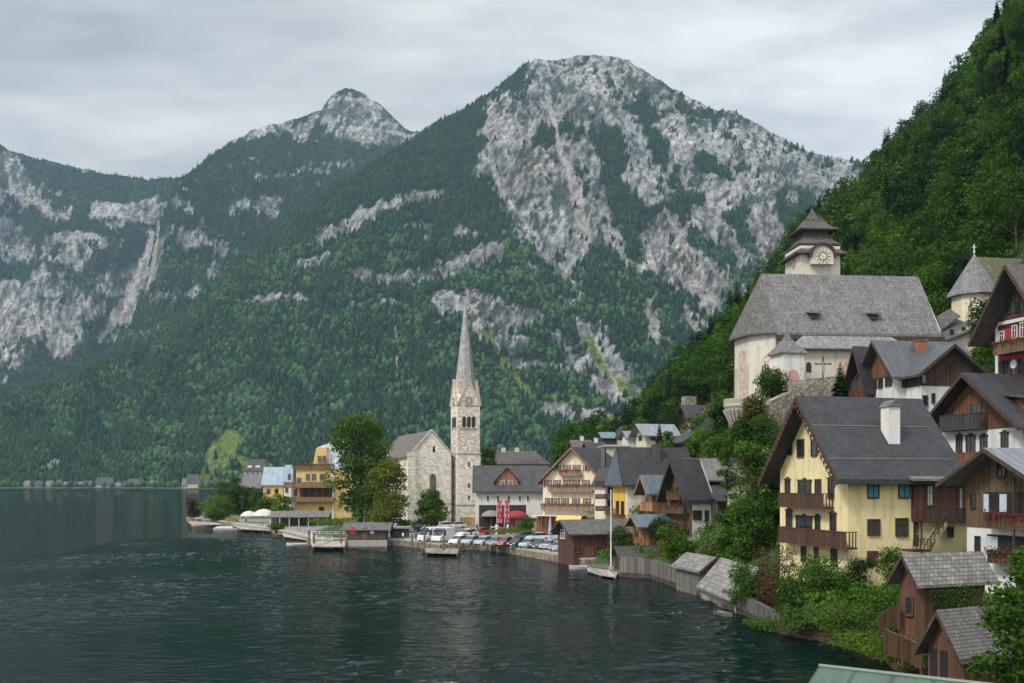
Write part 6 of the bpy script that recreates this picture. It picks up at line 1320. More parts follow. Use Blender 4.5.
bush('low hedge strip behind the parked cars', 512, 534, 192, 10, 1.3, leaf(.07,.12,.02), 1500, .28, seed=38)
tr('tall leafy tree filling the gap left of the yellow house', 752, 590, 104, 424, 27, LG, 9000, .36, seed=41, crown0=.02, blobs=26)
tr('dark leafy tree close against the gable of the yellow house', 776, 560, 108, 452, 18, LD, 6000, .34, seed=42, crown0=.02, blobs=18)
tr('round green tree beside the white lower wall of the chalet', 735, 590, 112, 490, 19, LG, 6000, .34, seed=43, crown0=.02, blobs=18)
tr('slim green tree under the round stone bastion', 756, 470, 119, 398, 13, LD, 4500, .34, seed=44, crown0=.02, blobs=16)
tr('light green tree rising below the bastion on the slope', 738, 500, 124, 428, 17, LG, 4500, .36, seed=45, crown0=.02)
tr('leafy tree on the slope above the grey roofed house', 715, 480, 148, 433, 16, LB, 4000, .4, seed=46, crown0=.02)
tr('dark tree on the slope left of the bastion', 722, 450, 160, 398, 14, LD, 4000, .42, seed=47, crown0=.02)
tr('green tree above the grey roofed house, left one', 694, 472, 165, 432, 12, LG, 3500, .42, seed=48, crown0=.02)
tr('small green tree between black roof house and hillside chalet', 668, 462, 195, 432, 9, LG, 2500, .42, seed=49, crown0=.02)
tr('small tree before the wood above the pale yellow cottage', 640, 445, 250, 418, 11, LG, 2500, .5, seed=50, crown0=.02)
tr('leafy tree below the hillside chalet, right side', 736, 440, 175, 404, 12, LG, 3000, .42, seed=51, crown0=.02)
bush('clipped round bush on the churchyard wall beside the painted turret', 773, 402, 120.5, 3.9, 4.0, leaf(.035,.08,.012), 7000, .24, seed=52, blobs=16)
bush('brownish ivy hanging down the slope under the clipped round bush', 760, 438, 118, 4.2, 5.4, leaf(.06,.075,.02), 6000, .26, seed=53)
conifer('small pointed fir in front of the churchyard wall', *at(840, 402, 111), 4.5, 1.25, LD, 7, 'fir_tree', tiers=20, per=12)
conifer('dark column cypress in front of the pale yellow cottage', *at(659.5, 452, 210), 6.6, 1.3, LD, 9, 'cypress_tree', tiers=26, per=14)
bush('green ivy bush on the bank right of the white timber house', 958, 385, 118, 6, 4.2, LG, 2800, .3, seed=54); bush('dark climbing bush between the chapel and the red house', 985, 350, 122, 4.5, 7, LD, 3200, .32, seed=55)
bush('leafy bush left of the hillside chapel', 944, 325, 150, 6, 5, LG, 2600, .36, seed=56); bush('bright green bush below the red house', 972, 392, 108, 4, 2.4, LB, 1800, .26, seed=57); bush('shrub behind the church roof end', 928, 300, 160, 7, 6, LG, 2600, .4, seed=58)
bush('big green shrub right of the orange lakeside shed', 676, 560, 121, 5.2, 4.2, LG, 5000, .26, seed=61); bush('ivy covered bush between orange shed and chalet', 662, 545, 128, 4.5, 4, LD, 3200, .26, seed=62)
bush('rounded shrub in front of the long boathouse by the flagpole', 622, 553, 131, 3.8, 3.6, leaf(.06,.10,.02), 2600, .24, seed=63); bush('light green shrub behind the shingled wall shelter', 716, 566, 113, 3.4, 3.2, leaf(.09,.14,.03), 3000, .22, seed=64)
bush('dark green shrub against the right end of the brick boathouse', 745, 612, 89, 3.6, 4.6, LG, 4200, .2, seed=65); bush('reddish brown bare looking shrub in the garden', 774, 615, 87, 3.6, 6.2, LBR, 4200, .17, seed=66)
bush('tall bright green bush in front of the yellow gable wall', 817, 612, 81, 5.2, 4.8, LB, 6500, .2, seed=67, blobs=14); bush('green bush right of the tall bright one below the yellow wall', 848, 610, 80, 4.2, 3.2, LG, 4200, .2, seed=68)
bush('shrub climbing beside the red cellar door', 886, 584, 80, 2.4, 3.2, LG, 2000, .18, seed=69); bush('small dark shrub left of the red cellar door', 857, 588, 80, 2.4, 2.6, LD, 1800, .18, seed=70)
bush('broad leafy shrub in the middle of the lower garden', 800, 634, 76, 4.8, 2.2, leaf(.06,.12,.02), 4200, .2, seed=71, blobs=14); bush('light yellow green shrub on the lower garden bank', 842, 638, 72, 5, 2.6, leaf(.065,.125,.018), 5200, .19, seed=72, blobs=14)
bush('vine tangle in front of the shingled boat shed', 882, 625, 68, 4.4, 3.2, LG, 4200, .18, seed=73, blobs=12); bush('trailing plants over the brick bank wall', 870, 655, 66, 5, 1.6, leaf(.06,.12,.015), 4200, .16, seed=74, blobs=14)
bush('leafy plants hanging to the water beside the grey roofed shed', 905, 672, 60, 4.2, 2, leaf(.05,.105,.014), 4200, .16, seed=75, blobs=14); bush('low ferns along the bank wall under the brown shrub', 770, 632, 80, 4.4, 1.2, LG, 2400, .18, seed=76)
bush('dark ivy on the eaves side of the shingled boat shed', 953, 616, 60.2, 4.2, 1.9, LD, 4000, .14, seed=77); bush('garden shrub left below the tall bright green bush', 793, 612, 83, 3.2, 3, LG, 3000, .2, seed=78)
bush('leafy shrub filling the corner under the annex', 905, 600, 72, 3.4, 2.2, LG, 2600, .18, seed=79)
t_ = tr('leafy tree with long leaves close to the camera at the right edge', 1034, 735, 35, 533, 50, leaf(.05,.11,.014), 7500, .21, seed=81, crown0=.0, blobs=34, small=.34, name='near_tree')
t_ = tr('second leafy tree behind the near one, running out of the right edge', 1070, 700, 41, 520, 62, LG, 6000, .22, seed=82, crown0=.0, blobs=24, name='near_tree')
bush('ivy mass covering the shaft of the round stone bastion', 741, 462, 121, 4.6, 5.4, LG, 7000, .26, seed=97, blobs=14); bush('leafy shrub between the bastion and the yellow house gable', 768, 452, 114, 4.2, 4.4, LG, 5000, .24, seed=98)
bush('leafy shrub on the slope just right of the hillside chalet', 726, 438, 205, 8, 5, LG, 2600, .42, seed=91); bush('green shrub below the hillside chalet, right of the black roof house', 716, 452, 190, 8, 4.5, LB, 2600, .42, seed=92); bush('dark shrub left of the hillside chalet', 672, 432, 235, 7, 6, LD, 2600, .45, seed=93); bush('wide shrub behind the hillside chalet chimney block', 708, 404, 262, 14, 6, LG, 3600, .5, seed=94)
bush('broad green shrub on the slope above the grey roofed house', 742, 458, 150, 7, 5, LG, 3200, .36, seed=95)
# undergrowth on the steep village slopes: low shrubs nobody could count
g = np.random.default_rng(5); n_ = 5200; xs = g.uniform(12, 80, n_*3); ys = g.uniform(52, 265, n_*3)
k_ = inside(xs, ys) & (dshore(xs, ys) > 2.2); xs, ys = xs[k_][:n_], ys[k_][:n_]; zs_ = np.minimum(gz(xs, ys), 1.15+dshore(xs, ys)*.55)
keep = np.array([not any((o_.type == 'EMPTY' and o_.get('category') in ('house','church','chapel','shed','boathouse') and (o_.location.x-x)**2+(o_.location.y-y)**2 < 4) for o_ in []) for x, y in zip(xs, ys)])
VV, TT_ = [], []
for i in range(len(xs)):
    s_ = g.uniform(.5, 1.3)*(1+ys[i]/260); V, Q, T = leaf_cloud(60, [(0,0,.35,s_,s_,s_*.6)], .38, i, core=.3); VV.append(V+np.array([xs[i], ys[i], zs_[i]])); TT_.append(np.clip(T+g.uniform(-.25,.25), 0, 1))
V = np.vstack(VV); tag(link('undergrowth', npmesh('undergrowth', V, np.arange(len(V)).reshape(-1,4), LG, {'tint': np.concatenate(TT_)})), kind='stuff')

# ================================================================ cars
def car_proto(name, label, cat, L=4.3, Wd=1.78, hh=1.5, van=False):
    t = thing(name, label, cat)
    if not van: prof = [(-.5,.28),(-.5,.62),(-.47,.68),(-.30,.74),(-.12,1.0*0+1.30/1.5*1),( .20,1.0),(.38,.93),(.49,.70),(.5,.30)]
    body = MB(); hl = L/2; zt = hh
    if van: P = [(-hl,.32),(-hl,1.0),(-hl+.55,1.15),(-hl+1.35,hh-.05),(-hl+1.7,hh),(hl-.08,hh),(hl,hh-.15),(hl,.32)]; cut = 1.05
    else: P = [(-hl,.32),(-hl,.66),(-hl+.12,.76),(-hl+1.1,.93),(hl-.75,.97),(hl-.05,.9),(hl,.7),(hl,.32)]; cut = None
    k = Wd/2
    def ext(P, wfun, nm, m, par):
        n = len(P); cx_ = sum(p[0] for p in P)/n; cz = sum(p[1] for p in P)/n; b = MB()
        ring = lambda y, s, P=P: [(cx_+(x-cx_)*s, y, cz+(z-cz)*s) for x, z in P]
        ys_ = [(-k,.93),(-k*.93,1.0),(k*.93,1.0),(k,.93)] if wfun is None else wfun
        for y, s in ys_: b.v += ring(y, s)
        b.f.append(tuple(range(n))); b.f.append(tuple(reversed(range(3*n, 4*n))))
        for r in range(3):
            for i in range(n): j = (i+1) % n; b.f.append((r*n+j, r*n+i, (r+1)*n+i, (r+1)*n+j))
        return b.build(nm, m, par)
    body_o = ext(P, None, 'body', paint(.7,.7,.7,.25), t)
    if not van:
        G = [(-hl+1.0,.92),(-hl+1.75,hh-.06),(hl-1.15,hh-.03),(hl-.42,.95)]
        ext(G, [(-k*.86,.90),(-k*.80,1.0),(k*.80,1.0),(k*.86,.90)], 'windows', glass(.015,.018,.02), t)
        Rf = [(-hl+1.72,hh-.075),(-hl+1.8,hh),(hl-1.25,hh+.02),(hl-1.12,hh-.045)]
        ext(Rf, [(-k*.84,.97),(-k*.79,1.0),(k*.79,1.0),(k*.84,.97)], 'roof_panel', paint(.7,.7,.7,.25), t)
    else:
        MB().box(-hl+.9,-hl+2.0,-k-.01,k+.01,1.15,hh-.35).build('windows', glass(), t)
        MB().hull([(-hl+.56,-k*.85,1.16),(-hl+.5,-k*.85,1.2),(-hl+.5,k*.85,1.2),(-hl+.56,k*.85,1.16)][::-1], [(-hl+1.33,-k*.8,hh-.08),(-hl+1.27,-k*.8,hh-.04),(-hl+1.27,k*.8,hh-.04),(-hl+1.33,k*.8,hh-.08)][::-1]).build('windscreen', glass(), t)
    for sx in (-hl+.8, hl-.8):
        for sy in (-1, 1):
            w = MB().disc((sx, sy*(k-.18), .32), (0, sy, 0), .32, .19, 14).build('wheel', paint(.02,.02,.02,.8), t)
            MB().disc((sx, sy*(k+.011), .32), (0, sy, 0), .19, .015, 10).build('rim', paint(.4,.4,.42,.3,.6), w)
    for sy in (-1, 1):
        MB().box(-hl-.02,-hl+.06,sy*k*.62-.17,sy*k*.62+.17,.58,.72).build('headlight', paint(.75,.75,.72,.15), t)
        MB().box(hl-.06,hl+.02,sy*k*.68-.13,sy*k*.68+.13,.62,.80).build('tail_light', paint(.3,.01,.01,.3), t)
    MB().box(-hl-.025,-hl-.0,-.26,.26,.38,.5).build('number_plate', paint(.7,.7,.7), t)
    return t
def recolor(t, c):
    for o in t.children:
        if o.name.startswith('body') or o.name.startswith('roof_panel'):
            o.data = o.data.copy(); o.data.materials.clear(); o.data.materials.append(paint(*c, .25))
car0 = car_proto('parked_car', 'x', 'car'); van0 = car_proto('parked_van', 'x', 'van', 5.4, 2.0, 2.5, True)
used = {'c': 0, 'v': 0}
def car(px, py, c, label, rz, kind='c', cat=None, group='cars in the lakeside car park', zg=1.32):
    D = (H-zg)*F/(py-HY); x = (px-CX)/F*D; src = car0 if kind == 'c' else van0
    t = src if used[kind] == 0 else copy_tree(src); used[kind] += 1
    t.location = (x, D, zg); t.rotation_euler.z = R(rz); recolor(t, c); tag(t, label, 'car' if kind == 'c' else 'van', group)
wh, si, dk, bl, rd, nv = (.75,.75,.75), (.42,.45,.48), (.03,.03,.035), (.10,.16,.28), (.40,.02,.03), (.03,.05,.10)
row = [(459,544,wh,'white car at the left end of the waterfront row'),(471.5,544.4,(.40,.42,.45),'pale silver car second from the left in the waterfront row'),(484,545,si,'silver grey car with dark roof line third in the waterfront row'),(496,545.6,(.2,.22,.24),'dark grey car between silver and dark red cars in the waterfront row'),(505,546,(.33,.06,.05),'dark red car left of the black one in the waterfront row'),(517,546.6,dk,'black car in the middle of the waterfront row'),(529,547.4,(.45,.52,.6),'light blue silver car right of the black one'),(539.5,548.2,nv,'navy blue car near the furled parasol'),(549,549,(.36,.38,.40),'light grey car at the right of the waterfront row'),(559,550.6,(.30,.34,.38),'grey blue car last in the waterfront row by the boathouse')]
for px_, py_, c_, l_ in row: car(px_, py_, c_, l_, 62)
car(445, 528.5, wh, 'white car parked beside the church wall, left of two', 20); car(457, 528, (.6,.62,.64), 'pale car parked right beside the other one at the church wall', 15)
car(482, 534.5, rd, 'bright red car standing alone in front of the red banners', 25); car(493.5, 534, (.7,.72,.75), 'white car just right of the red car', 20); car(468, 536.5, wh, 'white car in the middle of the car park', 40)
car(538, 540.5, (.62,.65,.7), 'pale car behind the navy one near the hotel terrace', 10); car(552, 540, (.5,.5,.52), 'grey car behind the furled lilac parasol', 10); car(524, 539.5, (.10,.11,.12), 'dark car tucked behind the light blue one', 12)
car(430, 541, wh, 'big white van at the quay, left of two', 60, 'v', group='white vans on the quay'); car(443, 541.6, (.78,.78,.78), 'tall white van on the quay beside the mooring piles', 66, 'v', group='white vans on the quay')
# white and blue trailer
p = at(421, 532, 216); t_ = thing('box_trailer', 'white and blue box trailer parked by the small round tree', 'trailer', p, R(4)); MB().box(-1.6,1.6,-1,1,.45,1.2).build('lower_body', paint(.04,.12,.22), t_); MB().box(-1.62,1.62,-1.02,1.02,1.2,2.5).build('upper_body', paint(.75,.76,.78), t_)
for sx in (-.5,.5):
    w = MB().disc((sx,-.98,.32),(0,-1,0),.32,.12,12).build('wheel', paint(.02,.02,.02), t_)
# ================================================================ people
def person(px, py, zg, label, shirt, trous, rz=0, arm=0.2, hair=(.03,.02,.015)):
    D = (H-zg)*F/(py-HY); t = thing('person', label, 'person', ((px-CX)/F*D, D, zg), R(rz)); sk = paint(.42,.26,.18,.6)
    def skin(name, vs, es, rad, m, par, root=0):
        me = bpy.data.meshes.new(name); me.from_pydata(vs, es, []); o = link(name, me, par); me.materials.append(m)
        md = o.modifiers.new('skin', 'SKIN'); sb = o.modifiers.new('sub', 'SUBSURF'); sb.levels = sb.render_levels = 1
        if not me.skin_vertices: me.attributes  # layer is created with the modifier below
        me_s = me.skin_vertices[0] if len(me.skin_vertices) else None
        if me_s:
            for i, r_ in enumerate(rad): me_s.data[i].radius = (r_, r_)
            me_s.data[root].use_root = True
        return o
    # one continuous tapered body built as joined rings
    b = MB()
    b.tube([(-.09,.04,0),(-.09,.0,.09),(-.09,.0,.48),(-.085,0,.86)], [.05,.05,.06,.09], 8).tube([(.09,-.06,0),(.09,-.03,.09),(.09,-.01,.48),(.085,0,.86)], [.05,.05,.06,.09], 8)
    tz = MB(); tz.v, tz.f = [], []
    body = MB().tube([(0,0,.84),(0,0,1.0),(0,0,1.22),(0,0,1.40),(0,0,1.47),(0,-.01,1.53),(0,-.015,1.60),(0,-.01,1.70),(0,0,1.76)], [.13,.15,.16,.17,.07,.055,.085,.095,.03], 10)
    for sg in (-1, 1): body.tube([(sg*.16,0,1.40),(sg*.22,-.02-arm*.1,1.12),(sg*.23,-.05-arm*.3,.90),(sg*.23,-.07-arm*.4,.80)], [.06,.045,.035,.03], 7)
    bo = body.build('body', sk, t, True); b.build('trousers', paint(*trous, .8), t, True)
    sh = MB().tube([(0,0,.86),(0,0,1.0),(0,0,1.22),(0,0,1.40),(0,0,1.455)], [.15,.165,.175,.19,.09], 10)
    for sg in (-1, 1): sh.tube([(sg*.15,0,1.41),(sg*.22,-.02-arm*.1,1.12),(sg*.225,-.03-arm*.2,1.02)], [.075,.06,.055], 7)
    sh.build('shirt', paint(*shirt, .8), t, True); MB().tube([(0,.02,1.62),(0,.03,1.70),(0,.01,1.785)], [.09,.11,.05], 9).build('hair', paint(*hair, .8), t, True)
    return t
person(471, 537.5, 1.32, 'person in dark clothes walking across the car park behind the white car', (.03,.03,.04), (.04,.04,.06), 30)
person(498.5, 533, 1.35, 'person in light blue top standing by the red banners', (.25,.35,.5), (.05,.05,.08), 80)
person(477, 531.5, 1.35, 'person in black standing at the foot of the stone tower', (.02,.02,.02), (.03,.03,.03), 200)
person(403, 541.2, 1.25, 'person in white shirt on the quay near the mooring post', (.7,.7,.7), (.06,.07,.12), 120)
person(246, 524.6, .8, 'person in dark coat on the restaurant deck beside the parasols', (.04,.04,.06), (.05,.05,.05), 0)
person(520, 535, 1.32, 'person in red jacket on the car park behind the dark car', (.35,.03,.03), (.05,.05,.08), 0)
person(512, 533, 1.32, 'person in grey walking under the crimson parasol', (.2,.2,.22), (.05,.05,.05), 70)
person(556, 537, 1.32, 'person in white shirt at the hotel terrace edge', (.65,.65,.62), (.08,.09,.14), 140)
person(416, 540.5, 1.32, 'person in green jacket at the quay edge by the short dark post', (.06,.14,.07), (.1,.09,.07), 210)
# ================================================================ signs, poles, umbrellas
def banner(px, label, ch):
    p = at(px, 531, 205); t_ = thing('red_banner', label, 'banner', (p.x, p.y, 1.4), 0, 'red banners at the car park'); hb = 4.6
    MB().tube([(-.55,0,0),(-.55,0,6.9)], .05).build('pole', paint(.6,.6,.6), t_); MB().box(-.5,.55,-.02,.02,2.2,6.8).build('cloth', paint(.36,.02,.045,.8), t_)
    b = MB(); z = 6.1
    for c in ch:
        x0, x1, zt, zb = -.28, .32, z+.35, z-.45
        segs = {'H': [((x0,zb),(x0,zt)),((x1,zb),(x1,zt)),((x0,(zb+zt)/2),(x1,(zb+zt)/2))], 'N': [((x0,zb),(x0,zt)),((x1,zb),(x1,zt)),((x0,zt),(x1,zb))], 'A': [((x0,zb),(0,zt)),((x1,zb),(0,zt)),((x0*.6,zb+.3),(x1*.6,zb+.3))]}[c]
        for (a0, a1), (c0, c1) in segs: b.bar((a0,-.035,a1), (c0,-.035,c1), .09, .02)
        z -= 1.15
    b.build('lettering', paint(.75,.7,.7), t_)
banner(499.5, 'narrow red banner with pale letters, left of the pair at the car park', 'NHAN'); banner(507, 'narrow red banner with pale letters, right of the pair at the car park', 'HNNA')
p = at(502, 533, 203); t_ = thing('info_stand', 'white notice stand with red oval sign under the red banners', 'sign', (p.x, p.y, 1.35)); MB().box(-1.4,-.9,-.3,.3,0,2.0).build('post', WHITE, t_); MB().box(.9,1.4,-.3,.3,0,2.0).build('post', WHITE, t_); MB().box(-.9,.9,-.1,.1,.3,1.5).build('panel', paint(.45,.04,.06), t_)
def parasol(px, py, zg, r, h_, c, label, cat='parasol', group=None, closed=False, name='parasol', dome=.6):
    D = (H-zg)*F/(py-HY); t_ = thing(name, label, cat, ((px-CX)/F*D, D, zg), 0, group); MB().tube([(0,0,0),(0,0,h_+(.0 if not closed else .2))], .05).build('pole', paint(.5,.45,.4), t_); MB().lathe([(.4,0),(.4,.12),(.1,.16)], 10).build('base', paint(.3,.3,.3), t_)
    if closed: MB().lathe([(.10,h_*.35),(.30,h_*.42),(.22,h_*.75),(.04,h_+.3)], 9).build('canopy', paint(*c, .8), t_)
    else:
        pr = [(r,h_-.25),(r*.98,h_),(r*.75,h_+r*dome*.42),(r*.4,h_+r*dome*.72),(.05,h_+r*dome*.85)]; MB().lathe(pr, 12).build('canopy', paint(*c, .8), t_)
    return t_
parasol(249, 524.3, .8, 2.3, 2.4, (.55,.53,.48), 'large domed cream parasol on the restaurant deck, left of two', group='cream parasols on the restaurant deck'); parasol(264, 524.8, .8, 3.1, 2.6, (.55,.53,.48), 'large domed cream parasol on the restaurant deck, right and wider one', group='cream parasols on the restaurant deck')
parasol(550, 545, 1.3, .5, 4.6, (.42,.42,.68), 'tall furled lilac parasol among the parked cars', closed=True); parasol(516, 532.5, 1.35, 2.7, 3.6, (.28,.015,.035), 'wide crimson parasol in front of the white barn house', dome=.45); parasol(491, 530, 1.4, 2.2, 3.3, (.22,.20,.19), 'grey market parasol left of the crimson one', dome=.6)
p = at(526, 530, 212); t_ = thing('restaurant_kiosk', 'small brick coloured kiosk with tan counter front below the crimson parasol', 'kiosk', (p.x, p.y, 1.3)); MB().box(-3,3,0,3,0,3.1).build('wall', planks(.22,.09,.05), t_); MB().box(-3.4,3.4,-.8,3.2,3.1,3.35).build('roof', paint(.55,.52,.46), t_); MB().box(-2.2,.6,-.03,-.001,.9,2.5).build('counter', paint(.5,.3,.12), t_); MB().box(1.2,2.2,-.04,-.001,.2,2.3).build('door', WHITE, t_)  # counter is a flat tan panel
p = at(611, 565, 130); t_ = thing('flagpole', 'tall white flagpole standing at the lake edge beside the long boathouse', 'flagpole', (p.x, p.y, .9)); MB().tube([(0,0,0),(0,0,zat(491,p.y)-.9)], [.10,.06], 10).build('pole', paint(.75,.75,.75), t_); MB().lathe([(.02,0),(.12,.08),(.02,.18)], 8).build('ball', paint(.7,.6,.2), t_).location.z = zat(491,p.y)-.9; MB().box(-.3,.3,-.3,.3,-1,.1).build('base', cm, t_)
# ================================================================ docks, boats, huts
def boat(px, py, L, Wd, rz, c, label, inner=(.25,.18,.12), name='rowing_boat', cover=None):
    D = H*F/(py-HY); t_ = thing(name, label, 'boat', ((px-CX)/F*D, D, 0), R(rz)); n = 9; V = []; hl = L/2
    b = MB()
    for i in range(n):
        f = -1+2*i/(n-1); w = Wd/2*(1-abs(f)**2.6*(1 if f > 0 else .45)); sh = .12*f*f; x = f*hl
        b.v += [(x,-w,.42+sh),(x,-w*.75,-.05+sh*.5),(x,0,-.16+sh*.6),(x,w*.75,-.05+sh*.5),(x,w,.42+sh),(x,w-.07 if w > .1 else 0,.42+sh),(x,0 if w<.15 else w*.6,.08+sh*.5),(x,0 if w<.15 else -w*.6,.08+sh*.5),(x,-w+.07 if w > .1 else 0,.42+sh)]
    for i in range(n-1):
        for k in range(9): l = (k+1) % 9; b.f.append((i*9+k, i*9+l, (i+1)*9+l, (i+1)*9+k))
    b.f.append(tuple(range(9))); b.f.append(tuple(reversed(range((n-1)*9, n*9)))); b.build('hull', paint(*c, .4), t_)
    for x in (-.4*hl, .1*hl, .5*hl): MB().box(x-.12,x+.12,-Wd*.40,Wd*.40,.28,.32).build('bench', paint(*inner, .7), t_)
    if cover: MB().hull([(-hl*.9,-Wd*.4,.45),(hl*.3,-Wd*.45,.45),(hl*.3,Wd*.45,.45),(-hl*.9,Wd*.4,.45)], [(-hl*.8,-Wd*.1,.9),(hl*.2,-Wd*.1,.95),(hl*.2,Wd*.1,.95),(-hl*.8,Wd*.1,.9)]).build('cover', paint(*cover, .8), t_)
    return t_
boat(588, 569, 5.2, 1.5, 8, (.5,.5,.48), 'white rowing boat moored in front of the long boathouse'); boat(300, 545.5, 5, 1.6, 10, (.65,.63,.58), 'pale rowing boat moored left of the white railed jetty'); boat(229, 530, 8, 1.6, -8, (.5,.5,.48), 'long white flat boat lying off the parasol deck', cover=(.4,.4,.38), name='flat_boat')
boat(203, 526, 6, 1.6, 4, (.5,.42,.34), 'tan rowing boat at the tip of the garden point'); boat(285, 536.5, 4.5, 1.5, 30, (.2,.12,.08), 'brown wooden boat between the deck and the jetty'); boat(440, 553.8, 6, 1.7, 2, (.08,.07,.06), 'dark wooden boat tied to the piles below the vans'); boat(724, 617, 1.9, 1., -50, (.12,.12,.10), 'small dark boat beside the plank lake wall')
def deck(name, label, pts, z, m, th=.18, legs=True, cat='jetty'):
    P = [((px-CX)/F*((H-z)*F/(py-HY)), (H-z)*F/(py-HY)) for px, py in pts]; c = Vector((sum(p[0] for p in P)/len(P), sum(p[1] for p in P)/len(P), 0)); t_ = thing(name, label, cat, c); Q_ = [(p[0]-c.x, p[1]-c.y) for p in P]
    if sum(Q_[i][0]*Q_[(i+1) % len(Q_)][1]-Q_[(i+1) % len(Q_)][0]*Q_[i][1] for i in range(len(Q_))) < 0: Q_.reverse()
    MB().hull([(x,y,z-th) for x,y in Q_], [(x,y,z) for x,y in Q_]).build('deck', m, t_)
    for i in range(len(Q_)):
        a, b = Vector(Q_[i]), Vector(Q_[(i+1) % len(Q_)]); k = max(1, int((b-a).length/4))
        for j in range(k): q = a+(b-a)*(j/k); q = q*.96; MB().tube([(q.x,q.y,-2),(q.x,q.y,z-th-.001)], .12, 7).build('pile', bark(.10,.08,.06), t_)
    return t_, Q_
def railing(px0, D0, px1, D1, z, label, c=(.75,.75,.75), hgt=1.05, step=1.6, name='railing'):
    A, B_ = Vector((*pw(px0, D0), z)), Vector((*pw(px1, D1), z)); t_ = thing(name, label, 'railing', A); d = B_-A; n = max(1, int(d.length/step)); m = paint(*c); b = MB()
    for i in range(n+1): q = d*(i/n); MB().bar(q, q+Vector((0,0,hgt)), .07).build('post', m, t_)
    for f_ in (1., .66, .33): MB().bar(Vector((0,0,hgt*f_)), d+Vector((0,0,hgt*f_)), .05).build('rail', m, t_)
    return t_
JW = planks(.32,.29,.25,.3)
deck('boat_jetty', 'pale plank jetty with white railings left of the dark lake hut', [(311,541),(345,541),(345,546),(312,546)], 1.0, JW); railing(311.5, 200, 344, 200, 1.0, 'white railing along the back of the plank jetty'); railing(311.8, 175, 311.4, 200, 1.0, 'white railing on the left end of the plank jetty') ; railing(313, 184, 332, 184, 1.0, 'white railing along the front of the plank jetty')
deck('restaurant_deck', 'pale timber restaurant deck over the water below the cream parasols', [(232,524.5),(286,525.5),(288,531),(240,528.5)], .8, JW); deck('bathing_deck', 'low pale deck along the tip of the garden point', [(188,521),(215,522),(222,524.5),(190,523.5)], .6, JW); deck('landing_stage', 'pale concrete landing stage between the parasol deck and the railed jetty', [(282,533),(312,536),(312,540),(284,536)], .7, plaster(.4,.38,.33)); deck('mooring_stage', 'dark wooden landing stage between mooring piles below the white vans', [(425,548),(458,548.5),(458,553),(426,552)], .7, planks(.22,.18,.14,.3)); deck('plank_landing', 'pale plank landing curving out from the long boathouse', [(588,567),(618,571.5),(616,576.5),(600,574),(587,570)], .5, JW)
def pole_at(px, py, z1, label, r=.18):
    D = H*F/(py-HY); t_ = thing('mooring_post', label, 'post', ((px-CX)/F*D, D, 0), 0, 'mooring posts along the quay'); MB().tube([(0,0,-1.5),(0,0,z1)], [r*1.1, r], 8).build('shaft', bark(.16,.12,.09), t_); MB().lathe([(r*1.15,z1),(r*1.15,z1+.12),(r*.4,z1+.2)], 8).build('cap', paint(.25,.22,.2), t_)
for px_, py_, z_, l_ in ((309,548,3.2,'thick mooring post at the left corner of the railed jetty'),(314,549,2.8,'second mooring post beside the left jetty corner'),(341,549,3.4,'thick mooring post at the right corner of the railed jetty'),(347,549,2.4,'mooring post in front of the dark lake hut'),(412,548.5,2.6,'short dark post standing on the quay edge left of the vans'),(424.5,550,4.2,'tall mooring post left of the dark landing stage'),(443.5,554.5,4.2,'tall mooring post at the front of the dark landing stage'),(459,554,2.6,'low mooring post at the right end of the dark landing stage')): pole_at(px_, py_, z_, l_)
ql = [shp[i] for i in range(9, 14)]
for i, lb in ((0,'thin railing along the quay, left section before the cars'),(1,'thin railing along the quay, middle section before the cars'),(2,'thin railing along the quay, right section before the cars')):
    a, b = Vector((*ql[i], 1.28)), Vector((*ql[i+1], 1.28)); o_ = Vector((0, .4, 0)); A = a+o_; t_ = thing('quay_railing', lb, 'railing', A); d = b-a; n = max(2, int(d.length/2.6)); m = paint(.12,.10,.09)
    for k in range(n): q = d*(k/n); MB().bar(q, q+Vector((0,0,1.0)), .09).build('post', m, t_)
    for f_ in (.95, .5): MB().bar(Vector((0,0,f_)), d+Vector((0,0,f_)), .045).build('rail', m, t_)
h = House('lake_hut', 'dark boarded lake hut with low grey roof and red lifebuoy on its wall', 'hut', 343, 347, 386, 186, 2, 1.0, W=5)
he = h.zp(529.5, 0, 0); hr = h.zp(523.5, 0, 2.5); h.walls(planks(.055,.04,.03), he, hr, 'x', z0=-1.5); h.roof(shingle(.13,.13,.13,.35,.3), he, hr, 'x', .5, .9, .14)
a_, z_ = h.fp('F', 353, 530.5); lb = MB().ring((a_,-.02,z_), (0,-1,0), .42, .72, .14).build('lifebuoy', paint(.6,.02,.04), h.t); MB().disc((a_,-.01,z_), (0,-1,0), .4, .05).build('lifebuoy_board', paint(.55,.05,.06), h.t)
a_, z_ = h.fp('F', 372, 531.5); MB().box(a_-.35,a_+.35,-.05,-.001,z_-.4,z_+.3).build('notice', paint(.55,.58,.62), h.t); h.door('F', 362, 528, 368, 540, planks(.075,.055,.04)); MB().box(-.3,h.L+.3,-1.4,0,-.9,.55-1+.6).build('plinth', plaster(.35,.32,.27), h.t)
h = House('small_lake_kiosk', 'small dark kiosk with flat grey roof right of the lake hut', 'kiosk', 389, 390, 408, 192, 2, 1.2, W=3.5)
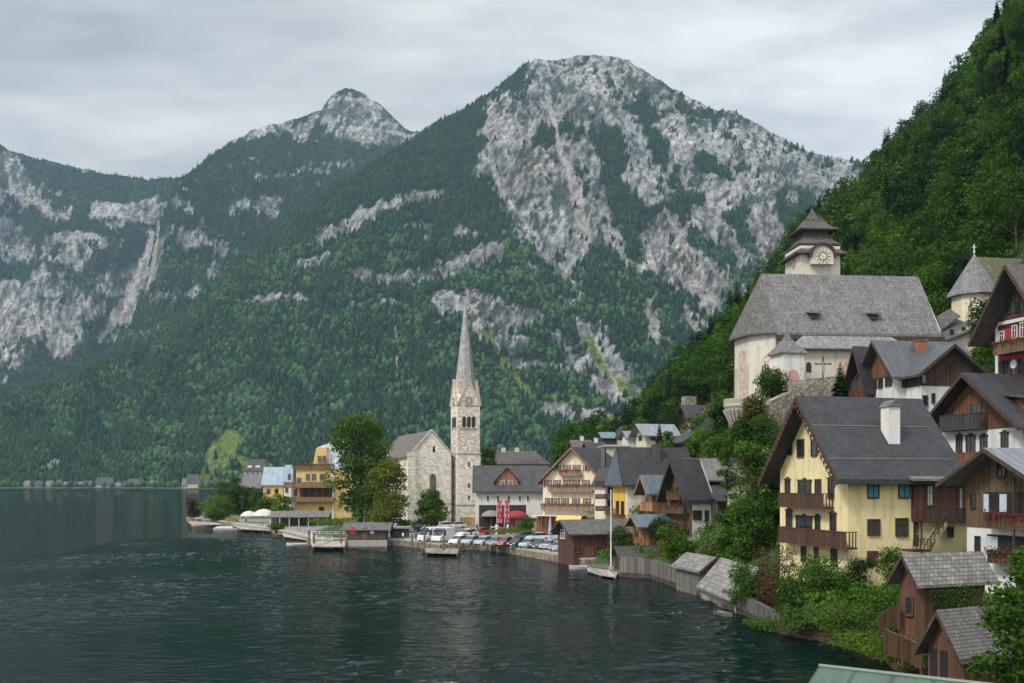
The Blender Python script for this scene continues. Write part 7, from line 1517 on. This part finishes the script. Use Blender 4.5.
he = h.zp(528.5, 0, 0); h.walls(planks(.06,.05,.045), he, z0=-1); h.ro = MB().box(-.4,h.L+.5,-.7,h.W+.3,he+.001,he+.3).build('roof', paint(.22,.22,.22,.7), h.t); h.win('F', 394, 531, 404, 537, pane=glass())
p = at(300, 524, 240); t_ = thing('boat_shelter', 'long low open shelter with grey shingle roof in front of the ochre hotel', 'shelter', (p.x, p.y, 1.2), R(3)); LS = 7.2; b_ = MB(); b_.hull([(-LS,-1.6,2.3),(LS,-1.6,2.3),(LS,2.2,3.6),(-LS,2.2,3.6)], [(-LS,-1.6,2.5),(LS,-1.6,2.5),(LS,2.2,3.8),(-LS,2.2,3.8)]); b_.build('roof', shingle(.17,.165,.16,.35,.3), t_)
for i in range(7): MB().box(-LS+.3+i*2.25,-LS+.48+i*2.25,-1.4,-1.22,-1,2.28).build('post', paint(.55,.52,.48), t_)
MB().box(-LS,LS,2.0,2.15,-1,3.4).build('back_wall', planks(.07,.05,.04), t_)
# bathing guests' benches and planters on the restaurant deck
for i, (px_, py_) in enumerate(((240,525.6),(247,526.4),(257,526.6),(270,526.8))):
    D = (H-.8)*F/(py_-HY); t_ = thing('cafe_table', ['small cafe table at the left end of the parasol deck','cafe table under the left cream parasol','cafe table between the two cream parasols','cafe table under the wider cream parasol'][i], 'table', ((px_-CX)/F*D, D, .8)); MB().lathe([(.55,.70),(.55,.75)], 12).build('tabletop', paint(.6,.5,.4), t_); MB().tube([(0,0,0),(0,0,.7)], .05).build('leg', paint(.2,.2,.2), t_)
for i, px_ in enumerate((449, 508, 566)):
    p = at(px_, 528, 206); t_ = thing('street_lamp', ['slim dark street lamp left of the red car','slim dark street lamp beside the right red banner','slim dark street lamp in front of the hotel'][i], 'lamp', (p.x, p.y, 1.3)); MB().tube([(0,0,0),(0,0,4.6)], [.07,.05]).build('pole', paint(.05,.05,.05), t_); MB().lathe([(.10,4.6),(.22,4.7),(.28,5.1),(.05,5.3)], 8).build('lamp_head', paint(.5,.5,.46,.3), t_)
